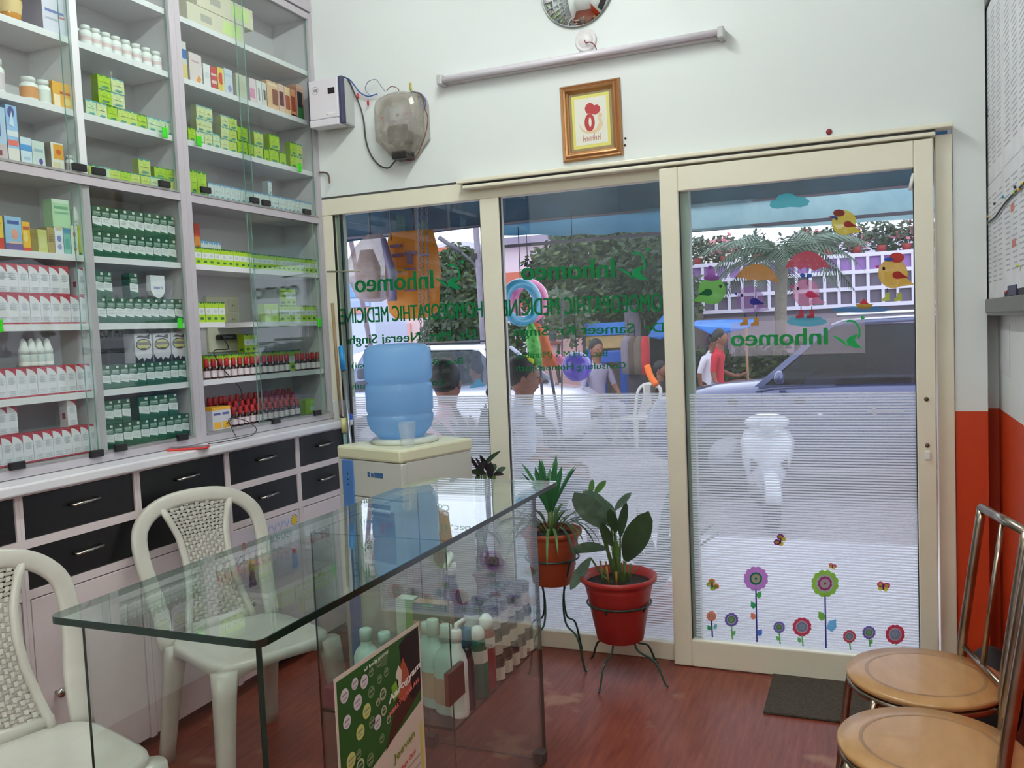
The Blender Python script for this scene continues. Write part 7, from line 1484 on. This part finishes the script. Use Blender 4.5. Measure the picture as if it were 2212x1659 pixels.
for k, (a_, b_) in enumerate((((905, 440), (912, 860)), ((914, 440), (918, 800)), ((923, 440), (928, 770)))):
    p0, p1 = AY(*a_, 1.2 + .01 * k), AY(*b_, 1.2 + .01 * k); p0.z = 2.34; n = int((p1 - p0).length / .022); b = MB()
    for i in range(n):
        c_ = p0 + (p1 - p0) * (i / n); h_ = .014; w_ = .007; pl_ = [(w_ * math.cos(g), h_ * math.sin(g)) for g in [2 * PI * j / 8 for j in range(8)]]
        b.tube([c_ + (Vector((u, 0, v)) if i % 2 else Vector((0, u, v))) for u, v in pl_], .0022, 4, closed=True)
    o = b.build('chain_links', mat('grey_chain_steel', (120, 116, 122), .4, .7), t); o['kind'] = 'stuff'
for lab, (a_, b_), rr, rgb in (('slanting grey pipe behind the hanging bags, left window', ((758, 520), (800, 745)), .022, (120, 104, 116)),):
    q_ = AY(808, 800, 3.2); tag(MB().tube([AY(*a_, 3.2), AY(*b_, 3.2), q_, (q_.x + .3, 3.2, GZ)], rr, 10).build('pipe', mat('grey_pipe', rgb, .6)), lab, 'pipe')
# toy rings, nets and ball
def ring_toy(label, cx, cy, ry, y, R2, rgb, rz):
    q = AY(cx, cy, y); t = thing('toy_ring', label, 'swim ring', (q.x, y, q.z - ry), rz); MB().tube([((ry - R2) * math.cos(a) * .98, 0, ry + (ry - R2) * math.sin(a)) for a in [2 * PI * i / 36 for i in range(36)]], R2, 12, closed=True).build('ring', mat('vinyl_%d_%d_%d' % rgb, rgb, .2, coat=.6), t, local=True)
    MB().tube([(0, 0, ry * 2), (0, 0, ry * 2 + .33)], .003, 5).build('cord', M_black, t, local=True); return t
ring_toy('light blue inflatable swim ring hanging outside, nearest the window post', 1126, 653, .155, 1.75, .032, (70, 170, 206), math.radians(52)); ring_toy('pink inflatable swim ring hanging behind the blue one', 1143, 650, .150, 1.95, .032, (236, 120, 170), math.radians(50))
t = thing('net_bag', 'bright green mesh net bag hanging under the swim rings', 'net', AY(1150, 790, 1.8)); hang_loft(t, 'net', mat('bright_green_net', (110, 220, 90), .5, rgb2=(60, 150, 50), scale=60), [(696, 1142, 1150), (715, 1136, 1160), (740, 1138, 1166), (765, 1140, 1170), (790, 1150, 1172)], 1.8, .04)
t = thing('hanging_toys', 'orange soft toys bunch hanging beside the green net', 'toys', AY(1180, 790, 1.95)); hang_loft(t, 'orange_bunch', mat('orange_plush', (226, 100, 36), .8, noise=.3, scale=30), [(698, 1152, 1166), (730, 1165, 1184), (765, 1168, 1194), (792, 1172, 1206)], 1.95, .04)
t = thing('hanging_toys', 'small yellow toy hanging at the left of the green net', 'toys', AY(1140, 785, 1.75)); hang_loft(t, 'yellow_toy', mat('acid_yellow_toy', (206, 216, 40), .6), [(768, 1132, 1142), (778, 1130, 1154), (788, 1140, 1152)], 1.75, .03)
t = thing('hanging_toys', 'pink plastic toy bundle right of the orange bunch', 'toys', AY(1212, 785, 2.0)); hang_loft(t, 'pink_toy', mat('candy_pink_toy', (236, 130, 176), .5), [(764, 1198, 1206), (775, 1196, 1222), (788, 1206, 1224)], 2.0, .03)
q = AY(1246, 792, 1.74); t = thing('play_ball', 'violet-blue play ball hanging outside, middle window', 'ball', (q.x, 1.74, q.z - .098)); MB().ball((0, 0, .098), .096, 20).build('ball', mat('violet_blue_vinyl', (84, 60, 190), .25, coat=.5), t, local=True); MB().tube([(0, 0, .19), (0, 0, 2.10 - q.z + .098)], .003, 5).build('cord', M_black, t, local=True)
t = thing('display_tripod', 'dark tripod of poles holding the hanging toys outside', 'tripod', AY(1190, 860, 2.1))
for (a_, b_) in (((1152, 600), (1215, 950)), ((1160, 680), (1178, 960)), ((1215, 640), (1213, 960))): p0, p1 = AY(*a_, 2.1), AY(*b_, 2.1); k_ = (-.02 - p0.z) / (p1.z - p0.z); MB().tube([p0, p0 + (p1 - p0) * k_], .011 if a_[0] != 1215 else .006, 8).build('pole', mat('slate_pole', (62, 64, 84), .5), t)
# potted palms on the porch behind the film
for i, (px, y, py0, h_, lab) in enumerate(((1035, .9, 1020, .55, 'leafy potted plant on the porch, hazy through the left film'), (1425, .55, 1380, .62, 'leafy potted plant on the porch, low right of the middle film'))):
    q = AY(px, py0, y); t = thing('porch_plant', lab, 'potted plant', (q.x, y, -.018)); zz = max(.15, q.z + .02)
    MB().lathe([(.09, 0), (.12, zz - .02), (.13, zz), (.11, zz)], n=18).build('pot', M_ter, t, local=True); random.seed(30 + i)
    for k in range(14):
        a = 2 * PI * k / 14 + .2; leaf_mb((0, 0, zz - .03), (math.cos(a) * .6, math.sin(a) * .4, 1), h_ * random.uniform(.7, 1), .028, .7, 7).build('leaf', M_f1 if k % 2 else M_f2, t, local=True)

# ================================================================== PEOPLE
M_sk = mat('brown_skin', (134, 86, 66), .55); M_hair = mat('black_hair', (28, 22, 24), .6)
def person(label, loc, rz, pose, cols, s=1.0, hairless=False, sit=False, arms=None, lean=0, headyaw=0):
    """continuous body grown on a skeleton; z=0 at the feet, facing -Y"""
    t = thing('person', label, 'person', loc, rz)
    J = {'pelvis': (0, 0, .95), 'waist': (0, .0, 1.08), 'chest': (0, -.0, 1.28), 'neckb': (0, .01, 1.45), 'neck': (0, -.01, 1.52), 'head': (0, -.02, 1.60), 'crown': (0, -.01, 1.72)}
    for s_, k in ((-1, 'l'), (1, 'r')):
        J['sh' + k] = (s_ * .17, .01, 1.42); J['el' + k] = (s_ * .22, .02, 1.15); J['wr' + k] = (s_ * .22, -.06, .92); J['ha' + k] = (s_ * .215, -.09, .85)
        J['hip' + k] = (s_ * .09, 0, .90); J['kn' + k] = (s_ * .10, -.02, .50); J['an' + k] = (s_ * .10, .02, .09); J['to' + k] = (s_ * .11, -.12, .03)
    if sit:
        d = .47
        for k in J:
            if not k[:2] in ('kn', 'an', 'to'): J[k] = (J[k][0], J[k][1] + .0, J[k][2] - d)
        for s_, k in ((-1, 'l'), (1, 'r')): J['kn' + k] = (s_ * .12, -.42, .48); J['an' + k] = (s_ * .12, -.42, .09); J['to' + k] = (s_ * .12, -.56, .03); J['wr' + k] = (s_ * .17, -.26, .62); J['ha' + k] = (s_ * .15, -.34, .58); J['el' + k] = (s_ * .24, -.04, .70)
    if pose: J.update(pose)
    if lean:
        zp = J['pelvis'][2]
        for k in ('waist', 'chest', 'neckb', 'neck', 'head', 'crown', 'shl', 'shr', 'ell', 'elr') + (('wrl', 'wrr', 'hal', 'har') if not pose else ()):
            x, y, z = J[k]; J[k] = (x, y - (z - zp) * math.sin(lean), zp + (z - zp) * math.cos(lean) + 0)
    Rr = {'pelvis': .13, 'waist': .115, 'chest': .14, 'neckb': .085, 'neck': .055, 'head': .082, 'crown': .062, 'sh': .062, 'el': .042, 'wr': .030, 'ha': .028, 'hip': .095, 'kn': .060, 'an': .042, 'to': .035}
    E_l = [('pelvis', 'waist'), ('waist', 'chest'), ('chest', 'neckb'), ('neckb', 'neck'), ('neck', 'head'), ('head', 'crown')]
    for k in 'lr': E_l += [('chest', 'sh' + k), ('sh' + k, 'el' + k), ('el' + k, 'wr' + k), ('wr' + k, 'ha' + k), ('pelvis', 'hip' + k), ('hip' + k, 'kn' + k), ('kn' + k, 'an' + k), ('an' + k, 'to' + k)]
    names = list(J); V = [Vector(J[k]) for k in names]; ix = {k: i for i, k in enumerate(names)}; E2 = [(ix[a], ix[b]) for a, b in E_l]; Rl = [Rr.get(k, Rr.get(k[:-1])) for k in names]
    for s_, k in ((-1, 'l'), (1, 'r')):   # fingers and thumb
        h = Vector(J['ha' + k]); d = (h - Vector(J['wr' + k])).normalized(); sd = d.cross(Vector((0, 1, .2))).normalized()
        for f in range(4):
            o = sd * (f - 1.5) * .018; a = len(V); V += [h + o + d * .035, h + o * 1.1 + d * (.085 - .008 * abs(f - 1.4)) + Vector((0, -.012, 0))]; Rl += [.010, .008]; E2 += [(ix['ha' + k], a), (a, a + 1)]
        a = len(V); V += [h - sd * .035 * s_ + d * .0, h - sd * .05 * s_ + d * .035]; Rl += [.012, .009]; E2 += [(ix['wr' + k], a), (a, a + 1)]
    me = bpy.data.meshes.new('sk'); me.from_pydata([tuple(v) for v in V], E2, []); o = bpy.data.objects.new('sk', me); COL.objects.link(o)
    m = o.modifiers.new('s', 'SKIN'); me.skin_vertices[0]; 
    for i, sv in enumerate(me.skin_vertices[0].data): sv.radius = (Rl[i], Rl[i] * (.78 if i < 3 else 1)); sv.use_root = (i == 0)
    m.use_smooth_shade = True; o.modifiers.new('ss', 'SUBSURF').levels = 1
    dg = bpy.context.evaluated_depsgraph_get(); dg.update(); bm_ = bpy.data.meshes.new_from_object(o.evaluated_get(dg)); bpy.data.objects.remove(o)
    top, bot = cols; ms = [M_sk, mat('cloth_top_%d_%d_%d' % top, top, .85), mat('cloth_leg_%d_%d_%d' % bot, bot, .85), mat('dark_shoe', (50, 40, 40), .6)]
    bm_.materials.clear(); [bm_.materials.append(x) for x in ms]
    seg = [(V[a], V[b], a, b) for a, b in E2]
    def kind(p):
        best = None
        for a, b, ia, ib in seg:
            ab = b - a; k = max(0, min(1, (p - a).dot(ab) / max(ab.length_squared, 1e-9))); d = (a + ab * k - p).length - (Rl[ia] * (1 - k) + Rl[ib] * k)
            if best is None or d < best[0]: best = (d, names[ib] if ib < len(names) else 'fi', k)
        n = best[1]
        if n in ('waist', 'chest', 'neckb', 'shl', 'shr') or (n in ('ell', 'elr')): return 1
        if n in ('hipl', 'hipr', 'knl', 'knr'): return 2
        if n in ('anl', 'anr'): return 2 if best[2] < .92 else 0
        if n in ('tol', 'tor'): return 3
        return 0
    for p in bm_.polygons: p.material_index = kind(p.center); p.use_smooth = True
    bo = bpy.data.objects.new('body', bm_); COL.objects.link(bo); bo.parent = t; ORG[bo.name] = Vector((0, 0, 0))
    hd_ = Vector(J['head']); cr = Vector(J['crown']); c_ = hd_ * .45 + cr * .55; upv = (cr - hd_).normalized()
    MB().ball(c_ + Vector((0, -.005, -.012)), .098, 16, sc=(.86, 1.02, 1.22)).build('head', M_sk, t, local=True)
    MB().ball(c_ + Vector((0, .022, .030)), .106, 16, sc=(.90, 1.0, 1.08)).build('hair', M_hair, t, local=True)
    fy = c_.y - .098; MB().ball((c_.x, fy - .008, c_.z - .03), .016, 8, sc=(.8, 1, 1.5)).build('nose', M_sk, t, local=True)
    for s_ in (-1, 1):
        MB().ball((c_.x + s_ * .032, fy + .012, c_.z - .008), .012, 8).build('eye', mat('dark_eye', (40, 30, 30), .3), t, local=True); MB().ball((c_.x + s_ * .086, c_.y + .0, c_.z - .02), .024, 8, sc=(.4, .7, 1.2)).build('ear', M_sk, t, local=True)
    MB().ball((c_.x, fy + .010, c_.z - .075), .022, 8, sc=(1, .4, .3)).build('mouth', mat('lip', (120, 60, 56), .5), t, local=True)
    t.scale = (s, s, s); return t
q = AY(963, 830, 1.25); person('person in a pink shirt sitting on the porch with back to the left window', (q.x, 1.25, q.z - 1.18), PI, None, ((232, 182, 190), (110, 100, 110)), 1.0, sit=True)
MB_s = tag(MB().box(q.x - .2, 1.02, -.018, q.x + .2, 1.42, q.z - 1.18 + .36, bev=.02).build('porch_stool', mat('dull_wood_stool', (120, 96, 80), .7)), 'low block stool under the pink-shirted person', 'stool')
q = AY(1108, 822, 1.6); person('person in a grey-blue shirt sitting outside at the left edge of the middle window', (q.x - .0, 1.75, q.z - 1.18), 1.9, None, ((176, 186, 210), (90, 90, 110)), 1.0, sit=True)
tag(MB().box(q.x - .24, 1.4, -.018, q.x + .14, 1.8, q.z - 1.18 + .36, bev=.02).build('porch_stool', mat('dull_wood_stool', (120, 96, 80), .7)), 'low block stool under the grey-blue-shirted person', 'stool')
def standing(label, px, pytop, y, rz, cols, pose=None, lean=0, s=None):
    q = AY(px, pytop, y); H = (q.z - GZ) / 1.775; return person(label, (q.x, y, GZ), rz, pose, cols, H, lean=lean)
standing('person in a red shirt and blue jeans walking across the street', 1546, 714, 8.4, 1.45, ((186, 30, 52), (104, 124, 164)), {'wrr': (.2, -.26, 1.05), 'har': (.18, -.32, 1.08)}, .08)
standing('person in a white shirt and maroon trousers beside the red-shirted one', 1520, 722, 8.9, 1.2, ((232, 230, 240), (96, 50, 56)), None, .25)
q = AY(1287, 740, 9.0); person('person in a mauve shirt seated by the yellow stall board', (q.x, 9.0, GZ), .8, None, ((160, 150, 172), (176, 170, 196)), (q.z - GZ) / 1.28, sit=True)
q = AY(1402, 778, 8.6); person('person in a dark top with orange scarf seated beside the white chair', (q.x + .1, 8.6, GZ), 1.3, None, ((70, 62, 58), (50, 56, 80)), (q.z - GZ) / 1.34, sit=True, lean=.1)
tag(MB().tube(spline([AY(1398, 790, 8.3), AY(1405, 812, 8.25), AY(1418, 832, 8.2)], 5), .045, 8).build('scarf', mat('orange_scarf', (230, 110, 36), .8)), 'orange scarf over the arm of the seated dark-clothed person', 'scarf')
person('driver in a teal shirt inside the white car', (wcar.location.x + .30, 7.28, GZ + .10), -PI / 2 - .07, None, ((20, 140, 160), (60, 60, 80)), .90, sit=True)

# ================================================================== LAMPS (outside the frame) AND DAYLIGHT
def tube_lamp(label, c, axis_y, L_, W_, facing):
    t = thing('tube_light', label, 'lamp', c)
    M_em = mat('lit_tube', (246, 255, 250), .5, emit=W_)
    a = Vector((0, L_ / 2, 0)); MB().tube([-a, a], .014, 12).build('glowing_tube', M_em, t, local=True)
    n = Vector(facing); zo = .04 if n.length < .1 else 0; MB().box(-.02 - .04 * n.x, -L_ / 2 - .02, -.02 + zo, .02 - .04 * n.x, L_ / 2 + .02, .02 + zo).build('batten', M_white, t, local=True)
    return t
tube_lamp('lit fluorescent tube high on the right wall behind the camera', (XR - .07, -3.85, 2.62), 1, 1.2, TUBE_W, (-1, 0, 0))
tube_lamp('lit fluorescent tube under the ceiling over the counter, above the frame', (-1.15, -1.3, 3.17), 1, 1.2, TUBE_W, (0, 0, 0))
tube_lamp('lit fluorescent tube under the ceiling behind the camera', (-1.2, -4.6, 3.12), 1, 1.2, TUBE_W, (0, 0, 0))
